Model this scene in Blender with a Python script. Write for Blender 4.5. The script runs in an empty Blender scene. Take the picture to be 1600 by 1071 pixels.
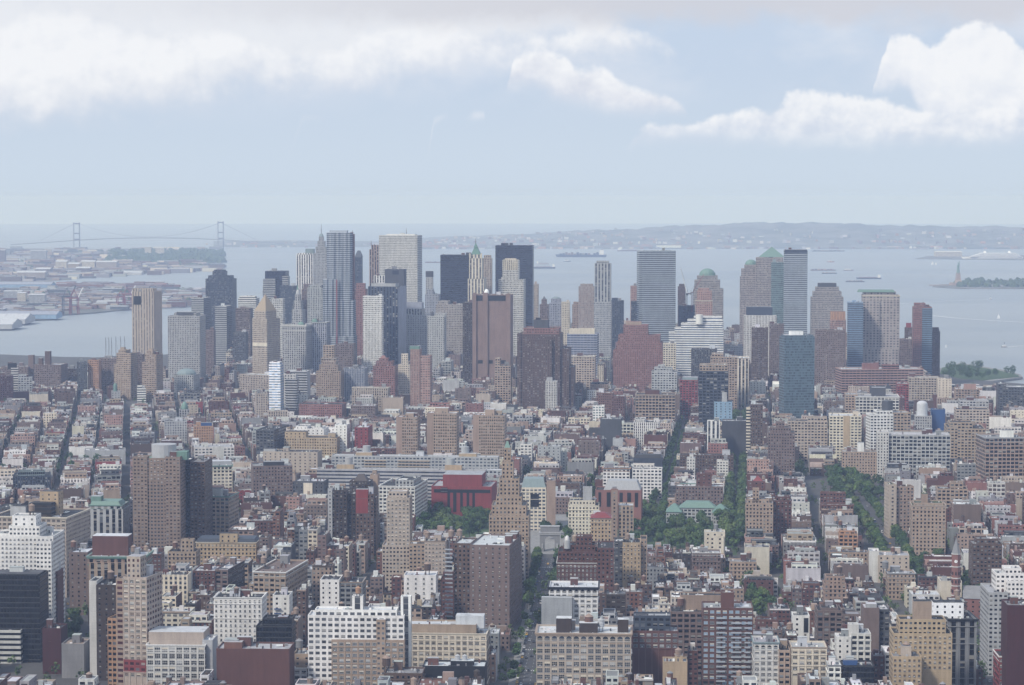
import bpy, math, random
import numpy as np
from math import sin, cos, tan, atan, atan2, pi, radians as R
from mathutils import Vector, Matrix
rnd = random.Random(7)
S = bpy.context.scene
COL = S.collection
# ------------------------------------------------------------------ camera
F = 3790.0            # focal length in pixels of the 1600 px wide photograph
CX, CY = 800.0, 535.5
CAMZ = 335.0
PITCH = atan((CY - 308.0) / F)
cam = bpy.data.cameras.new('camera')
cam.sensor_width = 36.0
cam.lens = 36.0 * F / 1600.0
cam.clip_start = 5.0
cam.clip_end = 200000.0
camo = bpy.data.objects.new('camera', cam)
camo.location = (0, 0, CAMZ)
camo.rotation_euler = (pi / 2 - PITCH, 0, 0)
COL.objects.link(camo)
S.camera = camo
# ------------------------------------------------------------------ view
S.view_settings.view_transform = 'Standard'
S.view_settings.look = 'None'
S.view_settings.gamma = 1.0
S.view_settings.use_curve_mapping = False
S.view_settings.exposure = 0.0
S.cycles.use_denoising = True
S.cycles.denoiser = 'OPENIMAGEDENOISE'
S.cycles.max_bounces = 4
S.cycles.diffuse_bounces = 2
S.cycles.glossy_bounces = 2
S.cycles.transmission_bounces = 2
S.cycles.volume_bounces = 1
S.cycles.transparent_max_bounces = 4
# ------------------------------------------------------------------ sun
SUN_AZ = R(-136)      # seen from the camera: to the left and a little behind
SUN_EL = R(44)
sd = Vector((sin(SUN_AZ) * cos(SUN_EL), cos(SUN_AZ) * cos(SUN_EL), sin(SUN_EL)))
sl = bpy.data.lights.new('sun', 'SUN')
sl.energy = 3.1
sl.angle = R(7)
sl.color = (1.0, 0.95, 0.87)
so = bpy.data.objects.new('sun', sl)
so.rotation_euler = (-sd).to_track_quat('-Z', 'Y').to_euler()
so.location = (0, 0, 900)
COL.objects.link(so)


# ------------------------------------------------------------------ node helpers
class NT:
    def __init__(s, tree):
        s.t = tree

    def n(s, typ, **kw):
        nd = s.t.nodes.new(typ)
        for k, v in kw.items():
            setattr(nd, k, v)
        return nd

    def put(s, sock, v):
        if v is None:
            return
        if hasattr(v, 'is_output'):
            s.t.links.new(v, sock)
        else:
            if isinstance(v, (tuple, list)) and len(v) == 3 and sock.type == 'RGBA':
                v = (*v, 1)
            sock.default_value = v

    def m(s, op, a, b=None, c=None, clamp=False):
        nd = s.n('ShaderNodeMath', operation=op, use_clamp=clamp)
        for i, v in enumerate((a, b, c)):
            s.put(nd.inputs[i], v)
        return nd.outputs[0]

    def vm(s, op, a, b=None):
        nd = s.n('ShaderNodeVectorMath', operation=op)
        s.put(nd.inputs[0], a)
        s.put(nd.inputs[1], b)
        return nd.outputs[0]

    def mix(s, f, a, b, blend='MIX'):
        nd = s.n('ShaderNodeMix', data_type='RGBA', blend_type=blend)
        s.put(nd.inputs[0], f)
        s.put(nd.inputs[6], a)
        s.put(nd.inputs[7], b)
        return nd.outputs[2]

    def noise(s, vec, scale, detail=3.0, rough=0.55, dim='3D', lac=2.0):
        nd = s.n('ShaderNodeTexNoise', noise_dimensions=dim)
        s.put(nd.inputs['Vector'], vec)
        nd.inputs['Scale'].default_value = scale
        nd.inputs['Detail'].default_value = detail
        nd.inputs['Roughness'].default_value = rough
        nd.inputs['Lacunarity'].default_value = lac
        return nd.outputs['Fac']

    def ss(s, x, a, b):            # smooth step from a to b
        nd = s.n('ShaderNodeMapRange', interpolation_type='SMOOTHSTEP', clamp=True)
        s.put(nd.inputs[0], x)
        s.put(nd.inputs[1], a)
        s.put(nd.inputs[2], b)
        return nd.outputs[0]

    def comb(s, x, y, z=0.0):
        nd = s.n('ShaderNodeCombineXYZ')
        for i, v in enumerate((x, y, z)):
            s.put(nd.inputs[i], v)
        return nd.outputs[0]

    def sep(s, v):
        nd = s.n('ShaderNodeSeparateXYZ')
        s.put(nd.inputs[0], v)
        return nd.outputs

    def curve(s, x, pts):          # piecewise curve through pts, both axes 0..1
        nd = s.n('ShaderNodeFloatCurve')
        s.put(nd.inputs['Value'], x)
        c = nd.mapping.curves[0]
        c.points[0].location = pts[0]
        c.points[1].location = pts[-1]
        for p in pts[1:-1]:
            c.points.new(*p)
        nd.mapping.update()
        return nd.outputs[0]


def lin(c):
    return tuple(((v / 255.0 + 0.055) / 1.055) ** 2.4 if v > 10 else v / 255.0 / 12.92 for v in c)


# ------------------------------------------------------------------ sky: hazy blue with cumulus, laid out by azimuth and elevation
w = bpy.data.worlds.new('World')
S.world = w
w.use_nodes = True
w.node_tree.nodes.clear()
N = NT(w.node_tree)
out = N.n('ShaderNodeOutputWorld')
bg = N.n('ShaderNodeBackground')
w.node_tree.links.new(bg.outputs[0], out.inputs[0])
sky = N.n('ShaderNodeTexSky', sky_type='NISHITA')
sky.sun_disc = False
sky.sun_elevation = SUN_EL
sky.sun_rotation = SUN_AZ
sky.air_density = 1.0
sky.dust_density = 1.0
sky.ozone_density = 2.0
gen = N.n('ShaderNodeTexCoord').outputs['Generated']
gx, gy, gz_ = N.sep(gen)
az = N.m('ARCTAN2', gx, gy)
el = N.m('ARCSINE', gz_)
AX = N.m('MULTIPLY', az, 37.9)       # 1 unit = 1.51 degrees
EY = N.m('MULTIPLY', el, 37.9)
v2 = N.comb(AX, EY, 0.0)
vs = N.comb(AX, N.m('MULTIPLY', EY, 1.7), 3.0)
SK = 10.0                            # cloud radiance is given before the world strength of 0.1
blue = tuple(v * SK for v in lin((199, 214, 236)))
hori = tuple(v * SK for v in lin((207, 222, 239)))
base = N.mix(N.ss(EY, 0.0, 2.2), hori, blue)
base = N.mix(0.10, base, sky.outputs[0])
n_big = N.noise(vs, 0.42, 5.0, 0.55)


def billow(v):
    a, b = N.noise(v, 0.95, 2.0, 0.5), N.noise(v, 2.3, 3.0, 0.5)
    d = N.noise(v, 6.0, 4.0, 0.6)
    return N.m('ADD', N.m('ADD', N.m('MULTIPLY', N.m('SUBTRACT', a, 0.5), 1.3), N.m('MULTIPLY', N.m('SUBTRACT', b, 0.5), 0.85)), N.m('MULTIPLY', N.m('SUBTRACT', d, 0.5), 0.4))


puff = billow(v2)
relief = N.m('SUBTRACT', puff, billow(N.vm('ADD', v2, (-0.10, 0.16, 0.0))))
relief = N.m('MULTIPLY', relief, 0.22)
white = tuple(v * SK for v in lin((243, 245, 249)))
mid = tuple(v * SK for v in lin((226, 231, 241)))
grey = tuple(v * SK for v in lin((209, 211, 220)))
lo1 = tuple(v * SK for v in lin((218, 223, 235)))
xn = N.m('ADD', N.m('MULTIPLY', AX, 1 / 20.0), 0.5)      # -10..10 -> 0..1


def PX(p):
    return (p - 800) / 100.0 / 20.0 + 0.5


def PY(y):                           # elevation / 4 for the curve's 0..1 range
    return min(1.0, max(0.0, (308 - y) / 100.0 / 4.0))


def bank(c, top, bot, soft_t, soft_b, amp, lo, hi, dens=1.0, ragged=0.25, rl=1.0):
    T = N.m('MULTIPLY', N.curve(xn, [(PX(a), PY(b)) for a, b in top]), 4.0)
    B = N.m('MULTIPLY', N.curve(xn, [(PX(a), PY(b)) for a, b in bot]), 4.0)
    d_top = N.m('ADD', N.m('SUBTRACT', T, EY), N.m('MULTIPLY', puff, amp))
    d_bot = N.m('ADD', N.m('SUBTRACT', EY, B), N.m('MULTIPLY', puff, ragged))
    m = N.m('MULTIPLY', N.ss(d_top, 0.0, soft_t), N.ss(d_bot, 0.0, soft_b))
    m = N.m('MULTIPLY', m, N.ss(N.m('SUBTRACT', T, B), 0.02, 0.25))
    m = N.m('MULTIPLY', m, dens)
    # sunlit heads, greyer undersides
    t = N.ss(N.m('ADD', N.m('SUBTRACT', EY, B), N.m('MULTIPLY', puff, 0.5)), 0.0, 0.85)
    t = N.m('ADD', t, N.m('MULTIPLY', relief, 3.2 * rl), clamp=True)
    return N.mix(m, c, N.mix(t, lo, hi))


# thin veil of high cloud
veil = N.m('MULTIPLY', N.ss(n_big, 0.40, 0.66), N.ss(EY, 0.9, 2.3))
c = N.mix(N.m('MULTIPLY', veil, 0.6), base, mid)
# soft grey layer behind, then bright heads across the left and the middle
c = bank(c, [(-1400, -140), (-400, -120), (700, -110), (900, -30), (1000, 40), (1040, 62), (1090, 92), (1300, 112), (2600, 110)],
         [(-1400, 250), (0, 226), (200, 210), (400, 180), (560, 156), (700, 140), (800, 120), (900, 112), (1000, 106), (1060, 98), (1150, 94), (1300, 112), (2600, 110)], 0.6, 0.9, 0.5, tuple(v * SK for v in lin((214, 220, 233))), tuple(v * SK for v in lin((234, 237, 243))), 0.95, 0.7, 1.0)
c = bank(c, [(-1400, 60), (-300, 20), (-60, 40), (10, 44), (60, 22), (120, 18), (170, 34), (250, 50), (330, 46), (420, 66), (480, 80), (530, 76), (560, 52), (620, 36), (690, 28), (720, 40), (760, 56), (840, 52), (900, 40), (980, 40), (1040, 60), (1080, 92), (1300, 112), (2600, 110)],
         [(-1400, 230), (0, 196), (120, 184), (240, 168), (400, 150), (500, 146), (600, 146), (700, 140), (780, 130), (900, 116), (1000, 102), (1080, 94), (1300, 112), (2600, 110)], 0.22, 0.75, 0.34, tuple(v * SK for v in lin((224, 229, 239))), white, 0.95, 0.55, 1.5)
# grey stratus along the top
top_m = N.m('MULTIPLY', N.ss(N.m('ADD', EY, N.m('MULTIPLY', puff, 0.4)), 2.48, 2.95), N.ss(AX, -9.0, 1.0))
c = N.mix(N.m('MULTIPLY', top_m, 0.85), c, grey)
# little puffs below the bank
c = bank(c, [(-1400, 300), (440, 300), (475, 178), (510, 180), (545, 300), (655, 300), (685, 172), (705, 178), (732, 184), (745, 168), (765, 180), (785, 300), (920, 300), (940, 200), (960, 300), (2600, 300)],
         [(-1400, 300), (440, 300), (475, 194), (510, 194), (545, 300), (655, 300), (685, 192), (705, 192), (732, 192), (745, 192), (765, 192), (785, 300), (920, 300), (940, 212), (960, 300), (2600, 300)], 0.14, 0.15, 0.12, mid, white, 0.65, 0.12)
# cumulus in the middle
c = bank(c, [(-1400, 300), (785, 150), (800, 94), (840, 74), (880, 82), (905, 106), (935, 102), (965, 122), (1000, 142), (1040, 150), (1075, 172), (1090, 200), (2600, 300)],
         [(-1400, 300), (785, 152), (830, 150), (880, 176), (940, 190), (1000, 192), (1060, 190), (1090, 200), (2600, 300)], 0.14, 0.4, 0.26, lo1, white, 1.0, 0.25, 1.6)
# great cumulus on the right: a tower of heads behind a long arm with a level base
c = bank(c, [(-1400, 300), (1340, 170), (1366, 110), (1384, 66), (1410, 62), (1440, 74), (1470, 56), (1510, 46), (1545, 52), (1580, 76), (1605, 84), (1700, 50), (1850, 80), (2600, 120)],
         [(-1400, 300), (1340, 172), (1366, 150), (1400, 150), (1440, 200), (1600, 215), (2600, 215)], 0.12, 0.3, 0.36, tuple(v * SK for v in lin((224, 230, 241))), white, 1.0, 0.3, 1.5)
c = bank(c, [(-1400, 300), (965, 240), (995, 200), (1040, 190), (1080, 192), (1130, 174), (1170, 176), (1220, 152), (1262, 138), (1300, 140), (1340, 152), (1400, 160), (1460, 176), (1520, 160), (1600, 168), (1800, 150), (2600, 160)],
         [(-1400, 300), (975, 245), (1003, 238), (1300, 242), (1600, 240), (2600, 236)], 0.13, 0.42, 0.34, tuple(v * SK for v in lin((214, 222, 236))), white, 0.95, 0.14, 1.9)
# the rest of the sky, above what is pictured: broken cloud
hi_n = N.ss(N.noise(gen, 2.2, 5.0, 0.6), 0.36, 0.62)
hi_c = N.mix(hi_n, sky.outputs[0], tuple(v * SK for v in (0.80, 0.91, 1.09)))
c = N.mix(N.ss(EY, 4.0, 9.0), c, hi_c)
N.put(bg.inputs[0], c)
bg.inputs[1].default_value = 0.1
# ------------------------------------------------------------------ materials
def newmat(name):
    m = bpy.data.materials.new(name)
    m.use_nodes = True
    t = NT(m.node_tree)
    return m, t, m.node_tree.nodes['Principled BSDF']


def attr(t, name, which='Color'):
    nd = t.n('ShaderNodeAttribute', attribute_type='GEOMETRY', attribute_name=name)
    return nd.outputs[which]


def make_facade():
    m, t, p = newmat('facade')
    wall, glass, win = attr(t, 'wall_col'), attr(t, 'glass_col'), attr(t, 'win')
    ww, wh, sp = t.sep(win)
    uv = t.n('ShaderNodeUVMap', uv_map='UVMap').outputs[0]
    u, v, _ = t.sep(uv)
    fu, fv = t.m('SUBTRACT', t.m('FRACT', u), 0.5), t.m('SUBTRACT', t.m('FRACT', v), 0.5)
    inu = t.m('LESS_THAN', t.m('ABSOLUTE', fu), t.m('MULTIPLY', ww, 0.5))
    inv = t.m('LESS_THAN', t.m('ABSOLUTE', fv), t.m('MULTIPLY', wh, 0.5))
    w = t.m('MULTIPLY', inu, inv)
    pos = t.n('ShaderNodeNewGeometry').outputs['Position']
    cell = t.vm('ADD', t.comb(t.m('FLOOR', u), t.m('FLOOR', v), 0.0), t.vm('MULTIPLY', attr(t, 'glass_col', 'Vector'), (91.0, 37.0, 53.0)))
    wn = t.n('ShaderNodeTexWhiteNoise', noise_dimensions='3D')
    t.put(wn.inputs['Vector'], cell)
    rv = wn.outputs['Value']
    rc = t.sep(wn.outputs['Color'])
    # blinds: in some windows the upper part is a pale blind
    blind_h = t.m('MULTIPLY', rc[0], t.m('MULTIPLY', wh, 0.9))
    blind = t.m('MULTIPLY', t.m('MULTIPLY', t.m('GREATER_THAN', rc[1], 0.68), t.m('LESS_THAN', ww, 0.8)), t.m('GREATER_THAN', fv, t.m('SUBTRACT', t.m('MULTIPLY', wh, 0.5), blind_h)))
    g = t.mix(1.0, glass, t.comb(*[t.m('ADD', 0.4, t.m('MULTIPLY', rv, 1.1))] * 3), 'MULTIPLY')
    g = t.mix(t.m('MULTIPLY', blind, 0.55), g, (0.42, 0.40, 0.37, 1))
    g = t.mix(t.m('MULTIPLY', t.m('MULTIPLY', t.m('GREATER_THAN', rc[2], 0.9), t.m('LESS_THAN', ww, 0.7)), 0.5), g, (0.2, 0.22, 0.25, 1))  # a few panes paler, the bright sky's reflection painted into their colour
    # a pale sill and a meeting rail
    sill = t.m('MULTIPLY', inu, t.m('LESS_THAN', t.m('ABSOLUTE', t.m('ADD', fv, t.m('ADD', t.m('MULTIPLY', wh, 0.5), 0.025))), 0.03))
    # weathering
    st = t.noise(t.vm('MULTIPLY', pos, (0.35, 0.35, 0.05)), 1.0, 4.0, 0.6)
    big = t.noise(pos, 0.045, 3.0, 0.5)
    fine = t.noise(pos, 1.4, 2.0, 0.6)
    k = t.m('ADD', t.m('MULTIPLY', t.m('SUBTRACT', st, 0.5), 0.75), t.m('ADD', t.m('MULTIPLY', t.m('SUBTRACT', big, 0.5), 0.45), t.m('MULTIPLY', t.m('SUBTRACT', fine, 0.5), 0.3)))
    k = t.m('ADD', 1.0, k)
    base = t.mix(1.0, wall, t.comb(k, k, k), 'MULTIPLY')
    base = t.mix(t.m('MULTIPLY', sill, 0.35), base, t.mix(0.5, wall, (0.55, 0.53, 0.5, 1)))
    spm = t.m('MULTIPLY', t.m('MULTIPLY', inu, t.m('SUBTRACT', 1.0, inv)), sp)
    base = t.mix(spm, base, t.mix(0.25, glass, wall))
    # floor line
    fl = t.m('GREATER_THAN', t.m('ABSOLUTE', fv), 0.475)
    base = t.mix(t.m('MULTIPLY', fl, 0.14), base, (0.05, 0.05, 0.05, 1))
    col = t.mix(w, base, g)
    t.put(p.inputs['Base Color'], col)
    t.put(p.inputs['Roughness'], t.m('SUBTRACT', 0.85, t.m('MULTIPLY', t.m('MULTIPLY', w, t.m('SUBTRACT', 1.0, blind)), 0.6)))
    p.inputs['Specular IOR Level'].default_value = 0.4
    return m


def make_roofmat():
    m, t, p = newmat('roof')
    wall = attr(t, 'wall_col')
    pos = t.n('ShaderNodeNewGeometry').outputs['Position']
    a = t.noise(pos, 0.22, 4.0, 0.65)
    b = t.noise(pos, 1.3, 3.0, 0.6)
    k = t.m('ADD', 0.5, t.m('ADD', t.m('MULTIPLY', a, 0.75), t.m('MULTIPLY', b, 0.3)))
    c = t.mix(1.0, wall, t.comb(k, k, k), 'MULTIPLY')
    patch = t.ss(t.noise(pos, 0.13, 2.0, 0.4), 0.6, 0.66)
    c = t.mix(t.m('MULTIPLY', patch, 0.45), c, (0.16, 0.16, 0.17, 1))
    t.put(p.inputs['Base Color'], c)
    p.inputs['Roughness'].default_value = 0.9
    return m


def make_plain(name='painted_surface', rough=0.6, metal=0.0, amp=0.5):
    m, t, p = newmat(name)
    wall = attr(t, 'wall_col')
    pos = t.n('ShaderNodeNewGeometry').outputs['Position']
    k = t.m('ADD', 1.0 - amp / 2, t.m('MULTIPLY', t.noise(t.vm('MULTIPLY', pos, (1, 1, 0.3)), 0.8, 3.0, 0.6), amp))
    t.put(p.inputs['Base Color'], t.mix(1.0, wall, t.comb(k, k, k), 'MULTIPLY'))
    p.inputs['Roughness'].default_value = rough
    p.inputs['Metallic'].default_value = metal
    return m


def make_leaf():
    m, t, p = newmat('foliage')
    wall = attr(t, 'wall_col')
    oi = t.n('ShaderNodeObjectInfo').outputs['Random']
    k = t.m('ADD', 0.75, t.m('MULTIPLY', oi, 0.85))
    c = t.mix(1.0, wall, t.comb(t.m('MULTIPLY', k, t.m('ADD', 0.8, t.m('MULTIPLY', oi, 0.45))), k, t.m('MULTIPLY', k, 0.9)), 'MULTIPLY')
    t.put(p.inputs['Base Color'], c)
    p.inputs['Roughness'].default_value = 0.7
    p.inputs['Specular IOR Level'].default_value = 0.25
    return m


def make_ground():
    m, t, p = newmat('city_ground')
    pos = t.n('ShaderNodeNewGeometry').outputs['Position']
    a = t.noise(pos, 0.03, 4.0, 0.6)
    b = t.noise(pos, 0.4, 3.0, 0.6)
    k = t.m('ADD', t.m('MULTIPLY', a, 0.7), t.m('MULTIPLY', b, 0.5))
    t.put(p.inputs['Base Color'], t.mix(k, (0.03, 0.03, 0.032, 1), (0.11, 0.105, 0.10, 1)))
    p.inputs['Roughness'].default_value = 0.92
    return m


def make_asphalt():
    m, t, p = newmat('asphalt')
    pos = t.n('ShaderNodeNewGeometry').outputs['Position']
    a = t.noise(t.vm('MULTIPLY', pos, (1, 0.15, 1)), 0.5, 4.0, 0.6)
    t.put(p.inputs['Base Color'], t.mix(a, (0.04, 0.04, 0.043, 1), (0.085, 0.085, 0.09, 1)))
    p.inputs['Roughness'].default_value = 0.85
    return m


def make_water():
    m, t, p = newmat('sea_water')
    pos = t.n('ShaderNodeNewGeometry').outputs['Position']
    big = t.noise(t.vm('MULTIPLY', pos, (0.35, 1.0, 1.0)), 0.0011, 4.0, 0.6)
    big = t.m('ADD', t.m('MULTIPLY', t.ss(big, 0.36, 0.62), 0.75), t.m('MULTIPLY', t.noise(t.vm('MULTIPLY', pos, (0.25, 1.0, 1.0)), 0.006, 3.0, 0.6), 0.3))
    wv = t.noise(t.vm('MULTIPLY', pos, (0.5, 1.0, 1.0)), 0.012, 4.0, 0.65)
    t.put(p.inputs['Base Color'], t.mix(big, (0.20, 0.23, 0.255, 1), (0.31, 0.335, 0.355, 1)))
    t.put(p.inputs['Roughness'], t.m('ADD', 0.30, t.m('MULTIPLY', big, 0.25)))
    bm = t.n('ShaderNodeBump')
    bm.inputs['Strength'].default_value = 0.35
    bm.inputs['Distance'].default_value = 6.0
    t.put(bm.inputs['Height'], wv)
    t.put(p.inputs['Normal'], bm.outputs[0])
    return m


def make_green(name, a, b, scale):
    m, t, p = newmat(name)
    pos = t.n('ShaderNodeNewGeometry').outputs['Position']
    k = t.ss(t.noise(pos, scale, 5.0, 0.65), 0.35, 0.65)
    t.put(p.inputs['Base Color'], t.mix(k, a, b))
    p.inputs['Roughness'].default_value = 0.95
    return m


M_FAC, M_ROOF, M_PLAIN, M_LEAF = make_facade(), make_roofmat(), make_plain(), make_leaf()
M_SHINY = make_plain('glossy_paint', 0.3, 0.0, 0.15)
M_METAL = make_plain('brushed_metal', 0.35, 0.7, 0.3)
M_GROUND, M_ASPH, M_WATER = make_ground(), make_asphalt(), make_water()
M_GRASS = make_green('lawn', (0.035, 0.07, 0.025, 1), (0.06, 0.10, 0.035, 1), 0.1)
M_HILL = make_green('wooded_hills', (0.10, 0.115, 0.10, 1), (0.2, 0.2, 0.19, 1), 0.004)  # built-up grey, lightened so some distance haze lies in the colour itself
MATS = [M_FAC, M_ROOF, M_PLAIN, M_LEAF, M_SHINY, M_METAL]
FAC, ROOF, PLAIN, LEAF, SHINY, METAL = range(6)

# ------------------------------------------------------------------ colours (sRGB of the thing itself)
C = dict(tan=(164, 140, 124), beige=(184, 168, 154), cream=(212, 201, 182), yellow=(186, 162, 130), white=(224, 222, 218), offwhite=(205, 203, 198),
         grey=(142, 142, 144), lgrey=(176, 177, 178), dgrey=(88, 90, 96), brown=(108, 86, 76), dbrown=(78, 64, 58), brick=(114, 74, 66),
         red=(152, 62, 62), maroon=(88, 44, 46), pink=(176, 140, 128), salmon=(152, 104, 96), black=(34, 36, 42), slate=(70, 80, 96),
         blueg=(92, 120, 150), greeng=(138, 155, 158), steel=(170, 178, 188), copper=(116, 150, 138), verdigris=(92, 138, 122), orange=(184, 140, 106), blue=(52, 92, 150),
         tar=(58, 58, 62), silver=(196, 198, 202), palegrey=(166, 167, 170), rust=(132, 92, 78), sand=(172, 150, 130), mauve=(130, 110, 104),
         darkglass=(26, 30, 38), midglass=(52, 62, 76), blueglass=(60, 88, 120), greenglass=(84, 106, 114), navy=(30, 40, 66), gold=(170, 150, 122),
         white2=(240, 240, 240), green=(60, 84, 46), lblue=(138, 168, 196), lav=(160, 164, 178), tealglass=(100, 122, 138), pinkbeige=(168, 159, 156), taupe=(152, 131, 117), umber=(146, 122, 112))


def cl(c, j=0.0, r=rnd):
    c = C[c] if isinstance(c, str) else c
    a = lin(c)
    lum = .3 * a[0] + .55 * a[1] + .15 * a[2]
    k = (lum + .03) ** .22
    a = tuple(max(.004, (.92 * v + .08 * lum * t_) * k) for v, t_ in zip(a, (1.0, .98, 1.05)))
    if j:
        f = 1 + r.uniform(-j, j)
        a = tuple(max(0.004, v * f * (1 + r.uniform(-j, j) * 0.25)) for v in a)
    return a


# ------------------------------------------------------------------ mesh builder
class MB:
    def __init__(s):
        s.v, s.f, s.uv, s.wc, s.gc, s.wn, s.mi = [], [], [], [], [], [], []

    def face(s, pts, col, mat=PLAIN, uv=None, glass=(0, 0, 0), win=(0, 0, 0)):
        i = len(s.v)
        s.v += [tuple(p) for p in pts]
        s.f.append(tuple(range(i, i + len(pts))))
        s.uv += uv if uv else [(0.5, 0.5)] * len(pts)
        s.wc.append(col)
        s.gc.append(glass)
        s.wn.append(win)
        s.mi.append(mat)

    def box(s, x0, x1, y0, y1, z0, z1, col, mat=PLAIN, bottom=False, top=True):
        a, b, c, d = (x0, y0), (x1, y0), (x1, y1), (x0, y1)
        for p, q in ((a, b), (b, c), (c, d), (d, a)):
            s.face([(*p, z0), (*q, z0), (*q, z1), (*p, z1)], col, mat)
        if top:
            s.face([(*a, z1), (*b, z1), (*c, z1), (*d, z1)], col, mat)
        if bottom:
            s.face([(*d, z0), (*c, z0), (*b, z0), (*a, z0)], col, mat)

    def prism(s, poly, z0, z1, col, mat=PLAIN, top=True, topcol=None, bottom=False):
        n = len(poly)
        for i in range(n):
            p, q = poly[i], poly[(i + 1) % n]
            s.face([(*p, z0), (*q, z0), (*q, z1), (*p, z1)], col, mat)
        if top:
            s.face([(*p, z1) for p in poly], topcol or col, mat)
        if bottom:
            s.face([(*p, z0) for p in poly[::-1]], col, mat)

    def cyl(s, x, y, z0, z1, r0, col, r1=None, n=12, mat=PLAIN, cap=True):
        r1 = r0 if r1 is None else r1
        P = [(cos(2 * pi * k / n), sin(2 * pi * k / n)) for k in range(n)]
        for k in range(n):
            (a, b), (c, d) = P[k], P[(k + 1) % n]
            if r1 < 1e-3:
                s.face([(x + a * r0, y + b * r0, z0), (x + c * r0, y + d * r0, z0), (x, y, z1)], col, mat)
            else:
                s.face([(x + a * r0, y + b * r0, z0), (x + c * r0, y + d * r0, z0), (x + c * r1, y + d * r1, z1), (x + a * r1, y + b * r1, z1)], col, mat)
        if cap and r1 > 1e-3:
            s.face([(x + a * r1, y + b * r1, z1) for a, b in P], col, mat)

    def bar(s, p, q, r, col, mat=PLAIN, n=5):
        p, q = Vector(p), Vector(q)
        d = (q - p).normalized()
        a = d.orthogonal().normalized()
        b = d.cross(a)
        P = [a * (r * cos(2 * pi * k / n)) + b * (r * sin(2 * pi * k / n)) for k in range(n)]
        for k in range(n):
            o, o2 = P[k], P[(k + 1) % n]
            s.face([p + o, p + o2, q + o2, q + o], col, mat)
        s.face([p + o for o in P[::-1]], col, mat)
        s.face([q + o for o in P], col, mat)

    def dome(s, x, y, z0, r, h, col, n=14, k=5, mat=PLAIN, sy=1.0):
        for j in range(k):
            t0, t1 = pi / 2 * j / k, pi / 2 * (j + 1) / k
            for i in range(n):
                a, b = 2 * pi * i / n, 2 * pi * (i + 1) / n
                q = lambda A, T: (x + r * cos(T) * cos(A), y + sy * r * cos(T) * sin(A), z0 + h * sin(T))
                pts = [q(a, t0), q(b, t0), q(b, t1), q(a, t1)] if j < k - 1 else [q(a, t0), q(b, t0), q(a, t1)]
                s.face(pts, col, mat)

    def pyr(s, x0, x1, y0, y1, z0, z1, col, f=0.0, mat=PLAIN, topcol=None):
        cx, cy = (x0 + x1) / 2, (y0 + y1) / 2
        A = [(x0, y0), (x1, y0), (x1, y1), (x0, y1)]
        T = [(cx + (a - cx) * f, cy + (b - cy) * f) for a, b in A]
        for i in range(4):
            j = (i + 1) % 4
            if f == 0:
                s.face([(*A[i], z0), (*A[j], z0), (cx, cy, z1)], col, mat)
            else:
                s.face([(*A[i], z0), (*A[j], z0), (*T[j], z1), (*T[i], z1)], col, mat)
        if f:
            s.face([(*p, z1) for p in T], topcol or col, mat)

    def mesh(s, name):
        me = bpy.data.meshes.new(name)
        used = sorted(set(s.mi))
        remap = {k: i for i, k in enumerate(used)}
        nv, nf = len(s.v), len(s.f)
        lens = np.array([len(f) for f in s.f], np.int32)
        me.vertices.add(nv)
        me.vertices.foreach_set('co', np.array(s.v, np.float32).ravel())
        nl = int(lens.sum())
        me.loops.add(nl)
        me.loops.foreach_set('vertex_index', np.concatenate([np.array(f, np.int32) for f in s.f]))
        me.polygons.add(nf)
        st = np.zeros(nf, np.int32)
        st[1:] = np.cumsum(lens)[:-1]
        me.polygons.foreach_set('loop_start', st)
        me.polygons.foreach_set('material_index', np.array([remap[k] for k in s.mi], np.int32))
        uvl = me.uv_layers.new(name='UVMap')
        uvl.data.foreach_set('uv', np.array(s.uv, np.float32).ravel())
        for nm, dat in (('wall_col', s.wc), ('glass_col', s.gc)):
            at = me.attributes.new(nm, 'FLOAT_COLOR', 'FACE')
            arr = np.ones((nf, 4), np.float32)
            arr[:, :3] = np.array(dat, np.float32)
            at.data.foreach_set('color', arr.ravel())
        at = me.attributes.new('win', 'FLOAT_VECTOR', 'FACE')
        at.data.foreach_set('vector', np.array(s.wn, np.float32).ravel())
        for k in used:
            me.materials.append(MATS[k])
        me.update(calc_edges=True)
        return me

    def obj(s, name, parent=None, loc=None):
        o = bpy.data.objects.new(name, s.mesh(name))
        COL.objects.link(o)
        if parent is not None:
            o.parent = parent
        if loc is not None:
            o.location = loc
        return o


def tag(o, label=None, cat=None, group=None, kind=None):
    if label:
        o['label'] = label
    if cat:
        o['category'] = cat
    if group:
        o['group'] = group
    if kind:
        o['kind'] = kind
    return o


def empty(name, loc, rz=0.0, **kw):
    o = bpy.data.objects.new(name, None)
    o.location = loc
    o.rotation_euler = (0, 0, rz)
    o.empty_display_size = 5
    COL.objects.link(o)
    return tag(o, **kw)


def dup(o, loc, rz=0.0, scale=None):
    r = o.copy()
    COL.objects.link(r)
    r.location = loc
    r.rotation_euler = (0, 0, rz)
    if scale:
        r.scale = (scale,) * 3
    for ch in list(o.children):
        c = ch.copy()
        COL.objects.link(c)
        c.parent = r
    return r


# ------------------------------------------------------------------ photograph <-> place
def ray(px, py):
    u, t = (px - CX) / F, (py - CY) / F
    return Vector((u, cos(PITCH) - t * sin(PITCH), -sin(PITCH) - t * cos(PITCH)))


def at(px, py, Y):
    d = ray(px, py)
    return Vector((d.x * Y / d.y, Y, CAMZ + d.z * Y / d.y))


def ground(px, py, z=5.0):
    d = ray(px, py)
    k = (z - CAMZ) / d.z
    return Vector((d.x * k, d.y * k, z))


def proj(x, y, z):
    dz = z - CAMZ
    f = y * cos(PITCH) - dz * sin(PITCH)
    up = y * sin(PITCH) + dz * cos(PITCH)
    return CX + F * x / f, CY - F * up / f


def gz(d):                        # drop of the sea surface with distance
    return -d * d / 1.46e7


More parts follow.
